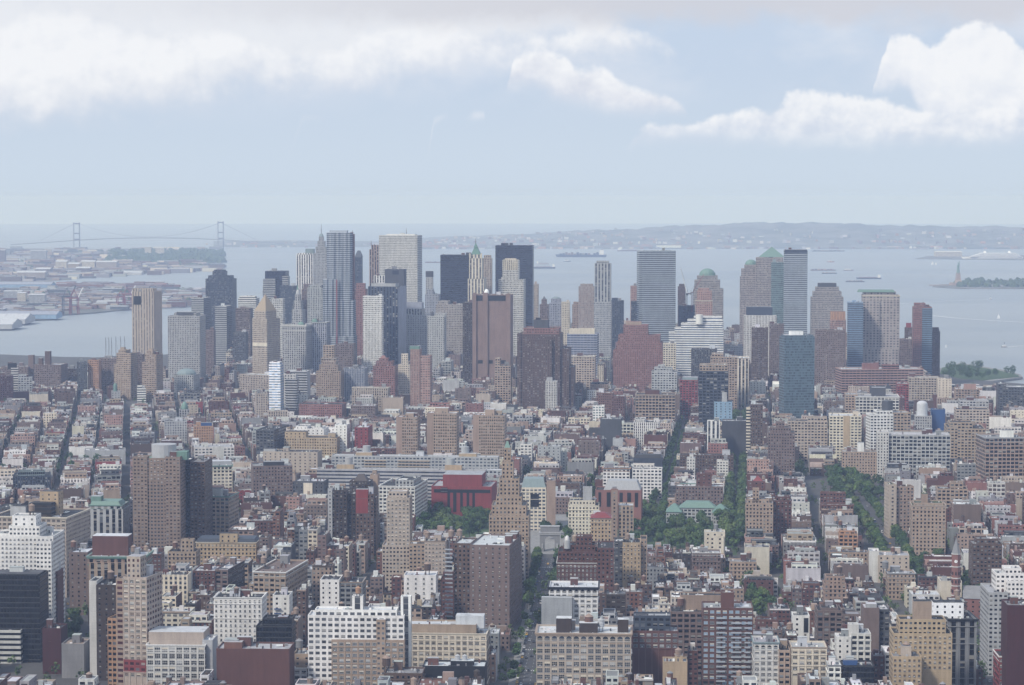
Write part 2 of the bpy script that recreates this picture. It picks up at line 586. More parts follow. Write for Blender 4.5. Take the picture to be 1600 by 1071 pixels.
GZ = 5.0
G_A, G_B, G_C = atan(175 / F), atan(380 / F), atan(-595 / F)


def region(x, y):
    px = CX + F * x / y
    if y > 4020:
        return 'D'
    if px < 440 and y > 2350:
        return 'C'
    if y > (2330 if px < 1150 else 1990):
        return 'B'
    return 'A'


def region_g(x, y):
    return {'A': G_A, 'B': G_B, 'C': G_C, 'D': G_B}[region(x, y)]
# ------------------------------------------------------------------ buildings
WIN = dict(p=(3.2, 3.4, .44, .52, 0), w=(4.2, 3.6, .66, .52, 0), l=(4.8, 4.2, .78, .66, 0), r=(4.0, 3.8, 1.0, .46, 0), v=(2.6, 3.6, .5, .62, .7),
           V=(5.4, 3.8, .5, .9, .95), c=(2.2, 3.7, .88, .74, 0), g=(2.6, 3.5, .62, .6, 0), s=(5.5, 3.6, .26, .42, 0), n=(4, 4, 0, 0, 0), q=(3.0, 3.2, .56, .46, 0),
           h=(6.0, 4.0, .9, .5, 0), k=(3.4, 3.6, .5, .6, .35), a=(2.9, 3.3, .5, .5, .2), x=(5.6, 4.4, .52, .52, 0), y=(4.8, 3.8, .3, .92, .9), P=(3.3, 3.5, .5, .6, .55))
LOTS_EX, CAPS, ZB, ANCH, TANKS = [], [], [], [], []


def wallq(mb, p, q, z0, z1, ztop, col, win, glass):
    L = math.hypot(q[0] - p[0], q[1] - p[1])
    bay, fl, ww, wh, sp = WIN[win] if isinstance(win, str) else win
    nb = max(1, round(L / bay))
    va, vb = (z0 - ztop + 0.9) / fl, (z1 - ztop + 0.9) / fl
    mb.face([(*p, z0), (*q, z0), (*q, z1), (*p, z1)], col, FAC, [(0, va), (nb, va), (nb, vb), (0, vb)], glass, (ww, wh, sp))


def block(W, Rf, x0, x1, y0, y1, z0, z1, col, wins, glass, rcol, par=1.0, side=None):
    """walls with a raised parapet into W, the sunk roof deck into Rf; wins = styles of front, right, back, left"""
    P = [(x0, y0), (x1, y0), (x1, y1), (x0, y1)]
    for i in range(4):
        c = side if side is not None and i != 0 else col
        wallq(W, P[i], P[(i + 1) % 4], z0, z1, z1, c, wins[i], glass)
    t = min(0.45, (x1 - x0) * .08)
    I = [(x0 + t, y0 + t), (x1 - t, y0 + t), (x1 - t, y1 - t), (x0 + t, y1 - t)]
    cop = tuple(min(1, v * 1.1 + .01) for v in col)
    for i in range(4):
        j = (i + 1) % 4
        W.face([(*P[i], z1), (*P[j], z1), (*I[j], z1), (*I[i], z1)], cop, PLAIN)
        W.face([(*I[i], z1 - par), (*I[i], z1), (*I[j], z1), (*I[j], z1 - par)], col, PLAIN)
    Rf.face([(*p, z1 - par) for p in I], rcol, ROOF)


def clutter(mb, x0, x1, y0, y1, z, n, r, sc=1.0):
    w, d = x1 - x0, y1 - y0
    if w < 5 or d < 5:
        return
    for _ in range(n):
        x, y = r.uniform(x0 + 1.5, x1 - 1.5), r.uniform(y0 + 1.5, y1 - 1.5)
        k = r.random()
        if k < .5:
            a, b, h = r.uniform(.6, 2.0) * sc, r.uniform(.6, 1.8) * sc, r.uniform(.6, 1.7)
            mb.box(x - a / 2, x + a / 2, y - b / 2, y + b / 2, z, z + h, cl(r.choice(['silver', 'grey', 'white', 'dgrey', 'lgrey']), .2, r), PLAIN)
        elif k < .75:
            mb.cyl(x, y, z, z + r.uniform(.8, 2.2), r.uniform(.2, .5), cl(r.choice(['silver', 'dgrey']), .2, r), n=6, mat=PLAIN)
        elif k < .9:
            a, b = r.uniform(1.5, 4), r.uniform(1.5, 5)
            mb.box(max(x0, x - a), min(x1, x + a), max(y0, y - b), min(y1, y + b), z, z + .12, cl(r.choice(['silver', 'white', 'tar', 'dgrey']), .1, r), ROOF)
        else:
            mb.box(x - .5, x + .5, y - .4, y + .4, z, z + r.uniform(1.5, 3.0), cl(r.choice(['brick', 'brown', 'dgrey']), .1, r), PLAIN)


_wmesh = {}


def window_mesh(w, h, frame, glass, kind, var=0):
    key = (round(w, 2), round(h, 2), frame, glass, kind, var)
    if key in _wmesh:
        return _wmesh[key]
    m = MB()
    f, g = cl(frame), cl(glass)
    t = min(.14, w * .09)
    a = w / 2
    m.face([(-a, -.02, 0), (a, -.02, 0), (a, -.02, h), (-a, -.02, h)], g, SHINY)
    for x0, x1, z0, z1 in ((-a, -a + t, 0, h), (a - t, a, 0, h), (-a + t, a - t, h - t, h), (-a + t, a - t, h * .48, h * .48 + t * .8)):
        m.box(x0, x1, -.10, -.021, z0, z1, f, PLAIN, bottom=True)
    if kind == 'l':
        for k in (1, 2):
            x = -a + w * k / 3
            m.box(x - t * .4, x + t * .4, -.09, -.022, 0.01, h - t - .01, f, PLAIN)
    if var in (1, 3):
        z = h * (.55 if var == 1 else .2)
        m.face([(-a + t, -.035, z), (a - t, -.035, z), (a - t, -.035, h - t), (-a + t, -.035, h - t)], cl('cream' if var == 1 else 'lgrey'), PLAIN)
    elif var == 2:
        m.box(-.4, .4, -.55, -.12, .02, .5, cl('silver'), PLAIN, bottom=True)
    m.box(-a - .12, a + .12, -.26, -.001, -.18, 0, cl('lgrey'), PLAIN, bottom=True)
    if kind == 'arch':
        n = 8
        pts = [(a * cos(pi * k / n), -.02, h + a * sin(pi * k / n)) for k in range(n + 1)]
        m.face([(-a, -.02, h)] [:0] + pts, g, SHINY)
        for k in range(n):
            p, q = pts[k], pts[k + 1]
            m.face([(p[0], -.16, p[2]), (q[0], -.16, q[2]), (q[0] * 1.14, -.16, h + (q[2] - h) * 1.14), (p[0] * 1.14, -.16, h + (p[2] - h) * 1.14)], cl('cream'), PLAIN)
    me = m.mesh('window')
    _wmesh[key] = me
    return me


def add_windows(root, x0, x1, z1, zvis, win, frame, glass, r, rows_skip=0, arch_row=-1, y0=0.0):
    """single windows on a front; the hundred topmost are parts, the rest one part"""
    bay, fl, ww, wh, sp = win
    nb = max(1, round((x1 - x0) / bay))
    b = (x1 - x0) / nb
    n, row, rest = 0, 0, MB()
    g2 = ('midglass', glass, glass, glass, glass, 'black', 'black')
    while True:
        k = row + rows_skip
        zc = z1 - .9 - (k + .5) * fl
        if zc - fl / 2 < zvis:
            break
        h = fl * wh
        for i in range(nb):
            x = x0 + (i + .5) * b
            gl = r.choice(g2)
            if n < 100:
                kind = 'arch' if k == arch_row else ('l' if b * ww > 2.6 else 'p')
                o = bpy.data.objects.new('window', window_mesh(b * ww, h * (.4 if kind == 'arch' else 1), frame, gl, kind, r.choice([0, 0, 0, 0, 0, 1, 1, 2, 3] if kind != 'arch' else [0])))
                COL.objects.link(o)
                o.parent = root
                o.location = (x, y0 - .012, zc - h / 2 - (.35 if kind == 'arch' else 0))
            else:
                a = b * ww / 2
                rest.face([(x - a, y0 - .03, zc - h / 2), (x + a, y0 - .03, zc - h / 2), (x + a, y0 - .03, zc + h / 2), (x - a, y0 - .03, zc + h / 2)], cl(gl), SHINY)
                rest.box(x - a - .1, x + a + .1, y0 - .26, y0 - .031, zc - h / 2 - .16, zc - h / 2, cl('lgrey'), PLAIN, bottom=True)
            n += 1
        row += 1
    if rest.f:
        rest.obj('window', root)['kind'] = 'stuff'


def nums(s):
    return [float(v) if v.replace('.', '', 1).replace('-', '', 1).isdigit() else v for v in s.split(',')]


def bld(line):
    kind, label, short, geo, col, win, *o = [q.strip() for q in line.split('|')]
    opts = {}
    for tok in (o[0].split() if o else []):
        k, _, v = tok.partition('=')
        opts.setdefault(k, []).append(v)
    one = lambda k, d=None: opts[k][0] if k in opts else d
    x0p, x1p, pt, pb, Y = nums(geo.replace(' ', ','))
    r = random.Random(sum(map(ord, label)) * 7 + int(x0p))
    xm = (x0p + x1p) / 2
    if Y < 400:                                  # a height instead of a distance
        d = ray(xm, pt)
        Y = d.y * (GZ + Y - CAMZ) / d.z
    O = at(xm, pt, Y)
    H = O.z - GZ
    g = R(float(one('g'))) if 'g' in opts else region_g(O.x, Y)
    ex, ey = Vector((cos(g), -sin(g))), Vector((sin(g), cos(g)))
    O2 = Vector((O.x, O.y))

    def lx(px, s=0.0, py=None):                  # local x where the ray through px meets the plane s behind the front
        d = ray(px, pt if py is None else py)
        dd = Vector((d.x, d.y))
        k = ((O2 + ey * s).dot(ey)) / dd.dot(ey)
        return (dd * k - O2).dot(ex)

    def lz(py, s=0.0, px=None):
        p = at(xm if px is None else px, py, Y + s * cos(g))
        return p.z - GZ

    x0, x1 = lx(x0p), lx(x1p)
    dep = float(one('dep', max(14, min(45, (x1 - x0) * .9))))
    cat = one('cat', {'office_tower': 'skyscraper', 'apartment_tower': 'tower block'}.get(kind, 'building'))
    root = empty(kind, (O.x, O.y, GZ), -g, label=label, cat=cat)
    W, Rf = MB(), MB()
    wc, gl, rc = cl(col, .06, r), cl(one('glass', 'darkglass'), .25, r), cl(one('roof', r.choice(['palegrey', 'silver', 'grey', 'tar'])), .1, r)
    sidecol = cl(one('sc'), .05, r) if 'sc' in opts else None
    wf = win
    ws = one('sw', win)
    real = 'real' in opts
    wins = ['n' if real else wf, one('rw', ws), ws, one('lw', ws)]
    par = 1.1 if H > 12 else .7
    block(W, Rf, x0, x1, 0, dep, 0, H, wc, wins, gl, rc, par, sidecol)
    clutter(Rf, x0 + 1, x1 - 1, 1, dep - 1, H - par, int(min(16, (x1 - x0) * dep / 70 + 3)), r)
    foot = [x0, x1, 0.0, dep]
    boxes = [(x0, x1, 0.0, dep, H)]
    for tv in [q for w_ in opts.get('t', []) for q in w_.split(';')]:
        a, b, py, s, *rest = nums(tv)
        td = rest[0] if rest else max(6, dep - 2 * s)
        ta, tb, th = lx(a, s, py), lx(b, s, py), lz(py, s, (a + b) / 2)
        out_ = ta < x0 - .3 or tb > x1 + .3 or s < 0
        zb = 0 if out_ else max(0, H - par)
        for bx in boxes[1:]:                      # keep faces of neighbouring steps out of one plane
            if abs(ta - bx[0]) < .3:
                ta += .35
            if abs(tb - bx[1]) < .3:
                tb -= .35
        if abs(ta - x0) < .3:
            ta = x0 + .3
        if abs(tb - x1) < .3:
            tb = x1 - .3
        tcol = cl(rest[1], .05, r) if len(rest) > 1 else wc
        tw = rest[2] if len(rest) > 2 else None
        block(W, Rf, ta, tb, s, s + td, zb, th, tcol, [tw or wf] + [tw or ws] * 3, gl, rc, par, sidecol)
        clutter(Rf, ta + .5, tb - .5, s + .5, s + td - .5, th - par, int(min(8, (tb - ta) * td / 90 + 2)), r)
        foot = [min(foot[0], ta), max(foot[1], tb), min(0, s, foot[2]), max(foot[3], s + td)]
        boxes.append((ta, tb, s, s + td, th))
    if Y < 2450 and H > 14 and wf in ('w', 'l', 'V', 'k', 'p', 'v'):
        bay_, fl_ = WIN[wf][:2]
        tone = tuple(min(.85, v * 1.12 + .01) for v in wc)
        nbay = max(1, round((x1 - x0) / bay_))
        bw_ = (x1 - x0) / nbay
        if wf in ('w', 'l', 'V'):                # piers between the bays
            for i in range(nbay + 1):
                X = x0 + i * bw_
                W.box(max(x0, X - .32), min(x1, X + .32), -.34, -.005, 0, H - 1.0, tone, PLAIN)
        for k in sorted({1, max(2, int(H / fl_ * .3)), max(3, int(H / fl_ * .75))}):   # string courses
            z = H - .9 - k * fl_
            if z > 3:
                W.box(x0 - .2, x1 + .2, -.42, -.006, z - .28, z + .12, tone, PLAIN, bottom=True)
                W.box(x1 + .005, x1 + .3, 0, dep, z - .28, z + .12, tone, PLAIN, bottom=True)
                W.box(x0 - .3, x0 - .005, 0, dep, z - .28, z + .12, tone, PLAIN, bottom=True)
    W.obj('wall', root)
    Rf.obj('roof', root)
    nb = int(one('b', 1 if H > 10 else 0))
    for k in range(nb):
        bw, bd, bh = r.uniform(4, max(4.5, min(10, (x1 - x0) * .35))), r.uniform(3.5, min(8, dep * .4)), r.uniform(2.8, 5)
        bx = r.uniform(x0 + 1, max(x0 + 1.1, x1 - bw - 1))
        by = r.uniform(dep * .3, max(dep * .31, dep - bd - 1))
        m = MB()
        m.box(bx, bx + bw, by, by + bd, H - par + .01, H + bh, cl(one('bc', r.choice([col, 'grey', 'silver', 'brick'])), .15, r), PLAIN)
        bo = m.obj('bulkhead', root)
        m = MB()
        m.box(bx - .2, bx + bw + .2, by - .2, by + bd + .2, H + bh, H + bh + .25, cl('lgrey', .2, r), ROOF)
        m.obj('roof_slab', bo)
        m = MB()
        m.box(bx + bw * .3, bx + bw * .3 + 1, by - .06, by - .005, H - par + .02, H + 1, cl('dgrey'), PLAIN)
        m.obj('door', bo)
    if 'c' in opts:
        q = nums(one('c'))
        th, ov = (q[1] if len(q) > 1 else 1.2), (q[2] if len(q) > 2 else .8)
        m = MB()
        cc = cl(q[0])
        for dz, oo, hh in ((0, ov, th * .5), (-th * .5, ov * .55, th * .5), (-th * 3.2, ov * .3, th * .3)):
            zt = H + .25 + dz
            m.box(x0 - oo, x1 + oo, -oo, -.01, zt - hh, zt, cc, PLAIN, bottom=True)
            m.box(x0 - oo, x0 - .01, 0, dep, zt - hh, zt, cc, PLAIN, bottom=True)
            m.box(x1 + .01, x1 + oo, 0, dep, zt - hh, zt, cc, PLAIN, bottom=True)
        m.obj('cornice', root)
    for key, nm in (('pyr', 'spire'), ('dome', 'dome'), ('cyl', 'roof_drum'), ('mast', 'antenna'), ('box', 'bulkhead'), ('balc', 'balcony')):
        for v in opts.get(key, []):
            q = nums(v)
            m = MB()
            if key == 'mast':
                s = q[3] if len(q) > 3 else dep / 2
                X, za, zb_ = lx(q[0], s, q[2]), lz(q[1], s, q[0]), lz(q[2], s, q[0])
                m.cyl(X, s, za - 1, zb_, .9, cl('grey'), .25, 6)
                m.box(X - 1.6, X + 1.6, s - .4, s + .4, za + (zb_ - za) * .35, za + (zb_ - za) * .35 + .6, cl('grey'), PLAIN, bottom=True)
            else:
                a, b, pbz, ptz = q[:4]
                s = q[5] if len(q) > 5 else 4
                xa, xb = lx(a, s, ptz), lx(b, s, ptz)
                za, zb_ = lz(pbz, s, (a + b) / 2), lz(ptz, s, (a + b) / 2)
                cc = cl(q[4], .05, r)
                wd = xb - xa
                dd = q[6] if len(q) > 6 else wd
                if key == 'pyr':
                    f = q[7] if len(q) > 7 else 0.0
                    m.pyr(xa, xb, s, s + dd, za, zb_, cc, f, PLAIN)
                elif key == 'dome':
                    m.dome((xa + xb) / 2, s + dd / 2, za, wd / 2, zb_ - za, cc, sy=dd / wd)
                elif key == 'cyl':
                    m.cyl((xa + xb) / 2, s + wd / 2, za - 1, zb_, wd / 2, cc, n=18)
                elif key == 'balc':
                    m.box(xa, xb, -1.5, -.02, 0, .2, cl('lgrey'), PLAIN, bottom=True)
                    m.box(xa, xb, -1.5, -1.42, .2, 1.1, cc, SHINY, bottom=True)
                    me_, z = m.mesh('balcony'), za
                    while z < zb_:
                        bo = bpy.data.objects.new('balcony', me_)
                        COL.objects.link(bo)
                        bo.parent = root
                        bo.location = (0, 0, z)
                        z += 3.2
                    continue
                else:
                    st = q[7] if len(q) > 7 else 'n'
                    P_ = [(xa, s), (xb, s), (xb, s + dd), (xa, s + dd)]
                    for i in range(4):
                        wallq(m, P_[i], P_[(i + 1) % 4], za - 1.5, zb_, zb_, cc, st, gl)
                    m.face([(*p, zb_) for p in P_], rc, ROOF)
            m.obj(nm, root)
    if real:
        fr, gg = one('real').split(',')[:2] if one('real') else ('white', 'darkglass')
        ex_ = one('real').split(',')[2:] if one('real') else []
        zvis = max(2.0, lz(1076), lz(pb + 4))
        add_windows(root, x0, x1, H, zvis, WIN[wf], fr, gg, r, int(ex_[0]) if ex_ else 0, int(ex_[1]) if len(ex_) > 1 else -1)
    if Y < 2150 and 'tk' not in opts and 11 < x1 - x0 < 45 and wf not in ('n', 'c') and kind not in ('church', 'library', 'glass_block', 'billboard_block', 'theatre_block') and r.random() < .55:
        opts['tk'] = [f"{x0p + (x1p - x0p) * r.uniform(.2, .8):.1f},{r.choice(['tan', 'brown', 'brown', 'rust', 'grey'])},{r.uniform(.8, 1.15):.2f}"]
    for tv in opts.get('tk', []):
        q = nums(tv)
        X = lx(q[0], dep * .45)
        best = max([bx[4] for bx in boxes if bx[0] - .5 <= X <= bx[1] + .5 and bx[2] <= dep * .45 <= bx[3]] or [H])
        wp = O2 + ex * X + ey * (dep * .45)
        TANKS.append((wp.x, wp.y, GZ + best - par, q[1] if len(q) > 1 else 'brown', q[2] if len(q) > 2 else 1.0, short or label, -g, q[0]))
    for bx in boxes:
        p0 = O2 + ex * bx[0] + ey * bx[2]
        p1 = O2 + ex * bx[1] + ey * bx[2]
        ZB.append((p0.x, p0.y, p1.x, p1.y, GZ + bx[4], None))
    e = 2.0
    LOTS_EX.append([O2 + ex * a + ey * b for a, b in ((foot[0] - e, foot[2] - e), (foot[1] + e, foot[2] - e), (foot[1] + e, foot[3] + e), (foot[0] - e, foot[3] + e))])
    pxs = [proj(*(O2 + ex * foot[k] + ey * foot[2]), O.z)[0] for k in (0, 1)]
    CAPS.append((min(pxs) - 1, max(pxs) + 1, pb, Y))
    if short:
        ANCH.append(((x0p + x1p) / 2, (x1p - x0p) / 2, pt, pb, Y, short))
    return root
# ------------------------------------------------------------------ the setting: sea, land, streets
def sheet(name, poly, z, mat, kind='structure', th=None):
    me = bpy.data.meshes.new(name)
    n = len(poly)
    if th:
        v = [(p[0], p[1], z) for p in poly] + [(p[0], p[1], z - th) for p in poly]
        f = [tuple(range(n))] + [(i, i + n, (i + 1) % n + n, (i + 1) % n) for i in range(n)]
    else:
        v, f = [(p[0], p[1], z) for p in poly], [tuple(range(n))]
    me.from_pydata(v, [], f)
    if me.polygons[0].normal.z < 0:
        me.flip_normals()
    me.materials.append(mat)
    o = bpy.data.objects.new(name, me)
    COL.objects.link(o)
    o['kind'] = kind
    return o


# the sea follows the earth's curve out past the visible horizon
v, f = [], []
RR = [300 * (42000 / 300) ** (i / 70) for i in range(71)]
AA = [R(-75 + 150 * i / 60) for i in range(61)]
for rr in RR:
    for a in AA:
        v.append((rr * sin(a), rr * cos(a) - 200, gz(rr)))
for i in range(70):
    for j in range(60):
        k = i * 61 + j
        f.append((k, k + 1, k + 62, k + 61))
me = bpy.data.meshes.new('sea')
me.from_pydata(v, [], f)
me.materials.append(M_WATER)
me.shade_smooth()
o = bpy.data.objects.new('sea', me)
COL.objects.link(o)
o['kind'] = 'structure'
if me.polygons[0].normal.z < 0:
    me.flip_normals()


def sea(px, py):
    d = ray(px, py)
    h = math.hypot(d.x, d.y)
    s = -d.z / h
    # s*D - D^2/1.46e7 = CAMZ
    q = s * s - 4 * CAMZ / 1.46e7
    D = (s - math.sqrt(max(0, q))) / (2 / 1.46e7)
    return Vector((d.x / h * D, d.y / h * D, gz(D)))


GP = lambda pts: [ground(*p) for p in pts]
shore = [(2300, 680), (1760, 622), (1600, 600), (1500, 592), (1466, 583), (1440, 562), (1300, 548), (1150, 538), (1000, 533), (850, 526), (700, 523), (600, 525),
         (480, 532), (380, 540), (320, 548), (250, 555), (200, 559), (100, 558), (0, 554), (-500, 548)]
city = [Vector((-1700, 900, 5)), Vector((1500, 900, 5))] + GP(shore)
sheet('city_ground', city, GZ, M_GROUND, th=6)
STREETS = []


def strip(name, pts, wd, z, mat, keep=True):
    P = [Vector((p.x, p.y)) for p in pts]
    L, Rr = [], []
    for i, p in enumerate(P):
        d = (P[min(i + 1, len(P) - 1)] - P[max(i - 1, 0)]).normalized()
        nrm = Vector((-d.y, d.x))
        L.append(p + nrm * wd / 2)
        Rr.append(p - nrm * wd / 2)
    vv = [(q.x, q.y, z) for q in L] + [(q.x, q.y, z) for q in Rr]
    n = len(P)
    ff = [(i, i + n, i + n + 1, i + 1) for i in range(n - 1)]
    me = bpy.data.meshes.new(name)
    me.from_pydata(vv, [], ff)
    if me.polygons[0].normal.z < 0:
        me.flip_normals()
    me.materials.append(mat)
    o = bpy.data.objects.new(name, me)
    COL.objects.link(o)
    o['kind'] = 'structure'
    if keep:
        STREETS.append((P, wd))
    return o


def extend(pts, m0, m1):
    d0 = (pts[0] - pts[1]).normalized()
    d1 = (pts[-1] - pts[-2]).normalized()
    return [pts[0] + d0 * m0] + pts[1:-1] + [pts[-1] + d1 * m1] if len(pts) > 2 else [pts[0] + d0 * m0, pts[1] + d1 * m1]


AV = extend(GP([(822, 1071), (858, 872)]), 500, 0)
strip('avenue', AV, 15, GZ + .06, M_ASPH)
avd = (AV[1] - AV[0]).normalized()
avn = Vector((avd.y, -avd.x, 0))          # to the right of the avenue
avL = (AV[1] - AV[0]).length
M_WALK = make_green('pavement', (0.20, 0.195, 0.19, 1), (0.27, 0.265, 0.26, 1), 0.3)
M_MARK = make_green('road_paint', (0.55, 0.55, 0.53, 1), (0.7, 0.7, 0.68, 1), 0.5)
for s in (-1, 1):
    m = MB()
    a, b = AV[0] + avn * (s * 7.5), AV[1] + avn * (s * 7.5)
    c_, d_ = b + avn * (s * 4.8), a + avn * (s * 4.8)
    sheet('pavement', [a, b, c_, d_], GZ + .18, M_WALK, th=.14)
STREETS.append(([Vector((p.x, p.y)) for p in AV], 26))
m = []
for lane in (-2.4, 2.4):
    k = 420.0
    while k < avL - 10:
        p = AV[0] + avd * k + avn * lane
        m.append([p - avn * .09, p + avn * .09, p + avn * .09 + avd * 3, p - avn * .09 + avd * 3])
        k += 12
k = 470.0
while k < avL - 20:                        # crossings
    for i in range(9):
        p = AV[0] + avd * k + avn * (-6.6 + i * 1.6)
        m.append([p, p + avn * .6, p + avn * .6 + avd * 3, p + avd * 3])
    k += 79
me = bpy.data.meshes.new('road_marking')
me.from_pydata([(p.x, p.y, GZ + .068) for q in m for p in q], [], [(4 * i, 4 * i + 1, 4 * i + 2, 4 * i + 3) for i in range(len(m))])
me.materials.append(M_MARK)
o = bpy.data.objects.new('road_marking', me)
COL.objects.link(o)
o['kind'] = 'structure'
LEFT_ST = extend(GP([(164, 1071), (121, 972)]), 300, 250)
strip('street', LEFT_ST, 15, GZ + .05, M_ASPH)
RIGHT_ST = extend(GP([(1552, 1071), (1527, 965)]), 200, 60)
strip('street', RIGHT_ST, 13, GZ + .05, M_ASPH)
SIX = GP([(1420, 925), (1392, 860), (1362, 815), (1335, 780), (1310, 745)])
strip('street', SIX, 17, GZ + .054, M_ASPH)


def gline(O, g, a, b0, b1):
    ex, ey = Vector((cos(g), -sin(g), 0)), Vector((sin(g), cos(g), 0))
    return [O + ex * a + ey * b0, O + ex * a + ey * b1]


O_B, O_C = ground(1150, 770), ground(109, 690)
S_B, S_C = 80.5, 76.0
SB = [gline(O_B, G_B, i * S_B, -360 if i < 0 else -420, 1280) for i in (-3, -2, -1, 0)]
SC_ = [gline(O_C, G_C, i * S_C, -420, 640) for i in (-1, 0, 1)]
for q in SB + SC_ + [gline(O_B, G_B, i * S_B, -100, 1250) for i in (-6, -5, -4, 1, 2, 3)] + [gline(O_C, G_C, i * S_C, -380, 640) for i in (2, 3, 4)]:
    strip('street', q, 8.5, GZ + .045, M_ASPH, keep=False)
# parks
sq = GP([(640, 838), (640, 806), (800, 804), (985, 804), (1146, 806), (1152, 868), (985, 868), (840, 866)])
sheet('plaza', sq, GZ + .03, M_WALK)
for q in ([(640, 838), (640, 806), (800, 804), (825, 850)], [(900, 862), (895, 806), (1146, 806), (1152, 868), (985, 868)]):
    sheet('park_lawn', GP(q), GZ + .06, M_GRASS)
PARK = [Vector((p.x, p.y)) for p in sq]
rp = [sea(*p) for p in [(1462, 604), (1472, 579), (1500, 573), (1560, 583), (1590, 590), (1593, 593), (1540, 598), (1500, 606)]]
sheet('pier_lawn', rp, 3.6, M_GRASS, th=.5)
sheet('pier', [sea(*p) for p in [(1455, 608), (1466, 580), (1500, 571), (1564, 581), (1594, 589), (1598, 593), (1542, 600.5), (1500, 610)]], 3.0, M_WALK, th=3.5)
# the far shores
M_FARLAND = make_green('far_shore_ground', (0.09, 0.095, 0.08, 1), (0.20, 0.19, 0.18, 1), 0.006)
SH = lambda pts: [sea(*p) for p in pts]


def land(name, pts, z=4):
    P = SH(pts)
    zz = sum(p.z for p in P) / len(P)
    return sheet(name, P, zz + z, M_FARLAND, th=10), zz + z


_, Z_RH = land('far_land', [(-400, 524), (0, 506), (88, 500), (92, 494), (150, 490), (205, 484), (300, 476), (330, 470), (300, 458), (260, 452), (200, 447), (90, 446), (60, 447), (-400, 452)])
_, Z_SP = land('far_land', [(-400, 446), (80, 441), (95, 438), (130, 434), (190, 431), (222, 429), (222, 424), (200, 420), (285, 420), (345, 412), (352, 406), (345, 399), (300, 394), (200, 392), (-400, 389)])
_, Z_LI = land('island', [(1457, 449), (1500, 452), (1640, 452), (1760, 449), (1760, 440), (1600, 438), (1520, 441), (1490, 445), (1466, 446)], 3)
_, Z_PT = land('far_land', [(1430, 405), (1610, 407), (1800, 404), (1800, 398), (1600, 400), (1450, 401)], 3)


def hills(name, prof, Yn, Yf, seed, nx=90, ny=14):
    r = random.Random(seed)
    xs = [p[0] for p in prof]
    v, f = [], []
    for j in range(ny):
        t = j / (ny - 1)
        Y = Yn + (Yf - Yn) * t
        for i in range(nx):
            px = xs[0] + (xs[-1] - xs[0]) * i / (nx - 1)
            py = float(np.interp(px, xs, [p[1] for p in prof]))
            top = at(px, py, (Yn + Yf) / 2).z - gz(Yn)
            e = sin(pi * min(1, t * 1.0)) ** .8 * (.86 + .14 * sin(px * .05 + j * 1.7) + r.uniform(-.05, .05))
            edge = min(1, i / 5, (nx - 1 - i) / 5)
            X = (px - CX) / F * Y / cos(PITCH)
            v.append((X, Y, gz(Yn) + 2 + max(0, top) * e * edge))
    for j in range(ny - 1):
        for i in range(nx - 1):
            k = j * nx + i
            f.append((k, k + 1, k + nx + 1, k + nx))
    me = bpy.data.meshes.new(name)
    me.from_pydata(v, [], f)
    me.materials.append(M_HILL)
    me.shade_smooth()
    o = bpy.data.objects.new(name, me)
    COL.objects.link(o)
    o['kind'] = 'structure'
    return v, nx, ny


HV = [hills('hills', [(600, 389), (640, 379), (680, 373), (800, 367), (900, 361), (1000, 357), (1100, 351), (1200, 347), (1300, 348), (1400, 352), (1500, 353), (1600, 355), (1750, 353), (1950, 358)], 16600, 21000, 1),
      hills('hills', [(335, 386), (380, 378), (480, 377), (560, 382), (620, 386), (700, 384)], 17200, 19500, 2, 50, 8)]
# ------------------------------------------------------------------ far shore fabric: too many small roofs to count
r = random.Random(21)
m = MB()
for v, nx, ny in HV:
    for _ in range(1300 if nx > 60 else 60):
        k = r.randrange(len(v) // 2)
        x, y, z = v[k]
        if (z < gz(y) + 4 and r.random() < .3) or r.random() < (z - gz(y)) / 130:
            continue
        x += r.uniform(-60, 60)
        y += r.uniform(-150, 0)
        ww, hh = r.uniform(8, 34), r.uniform(6, 14)
        if z < gz(y) + 25 and r.random() < .25:
            ww *= 2
        m.box(x - ww / 2, x + ww / 2, y, y + 18, z - 8, z + hh, cl(r.choice(['offwhite', 'lgrey', 'lgrey', 'beige', 'pink', 'grey', 'mauve', 'tan']), .2, r), PLAIN)
for i in range(150):                      # waterfront sheds along the hills
    px = r.uniform(660, 1640)
    p = sea(px, r.uniform(384, 389))
    ww, hh = r.uniform(30, 180), r.uniform(8, 28)
    m.box(p.x - ww / 2, p.x + ww / 2, p.y, p.y + 40, p.z - 3, p.z + hh, cl(r.choice(['offwhite', 'lgrey', 'beige', 'tan', 'grey', 'pink']), .2, r), PLAIN)
o = m.obj('far_houses')
tag(o, 'pale specks of houses and sheds along the hazy hills beyond the harbour', 'houses', kind='stuff')


def fillpoly(mb, n, x0, x1, y0, y1, z, hr, wr, cols, r, test=None):
    for _ in range(n):
        px, py = r.uniform(x0, x1), r.uniform(y0, y1)
        if test and not test(px, py):
            continue
        p = sea(px, py)
        ww, dd, hh = r.uniform(*wr), r.uniform(15, 50), r.uniform(*hr)
        c_ = cl(r.choice(cols), .2, r)
        mb.box(p.x - ww / 2, p.x + ww / 2, p.y, p.y + dd, z - 1, z + hh, c_, PLAIN, top=False)
        t_ = cl(r.choice(['palegrey', 'grey', 'lgrey', 'tar', 'dgrey', 'silver']), .2, r)
        mb.face([(p.x - ww / 2, p.y, z + hh), (p.x + ww / 2, p.y, z + hh), (p.x + ww / 2, p.y + dd, z + hh), (p.x - ww / 2, p.y + dd, z + hh)], t_, PLAIN)


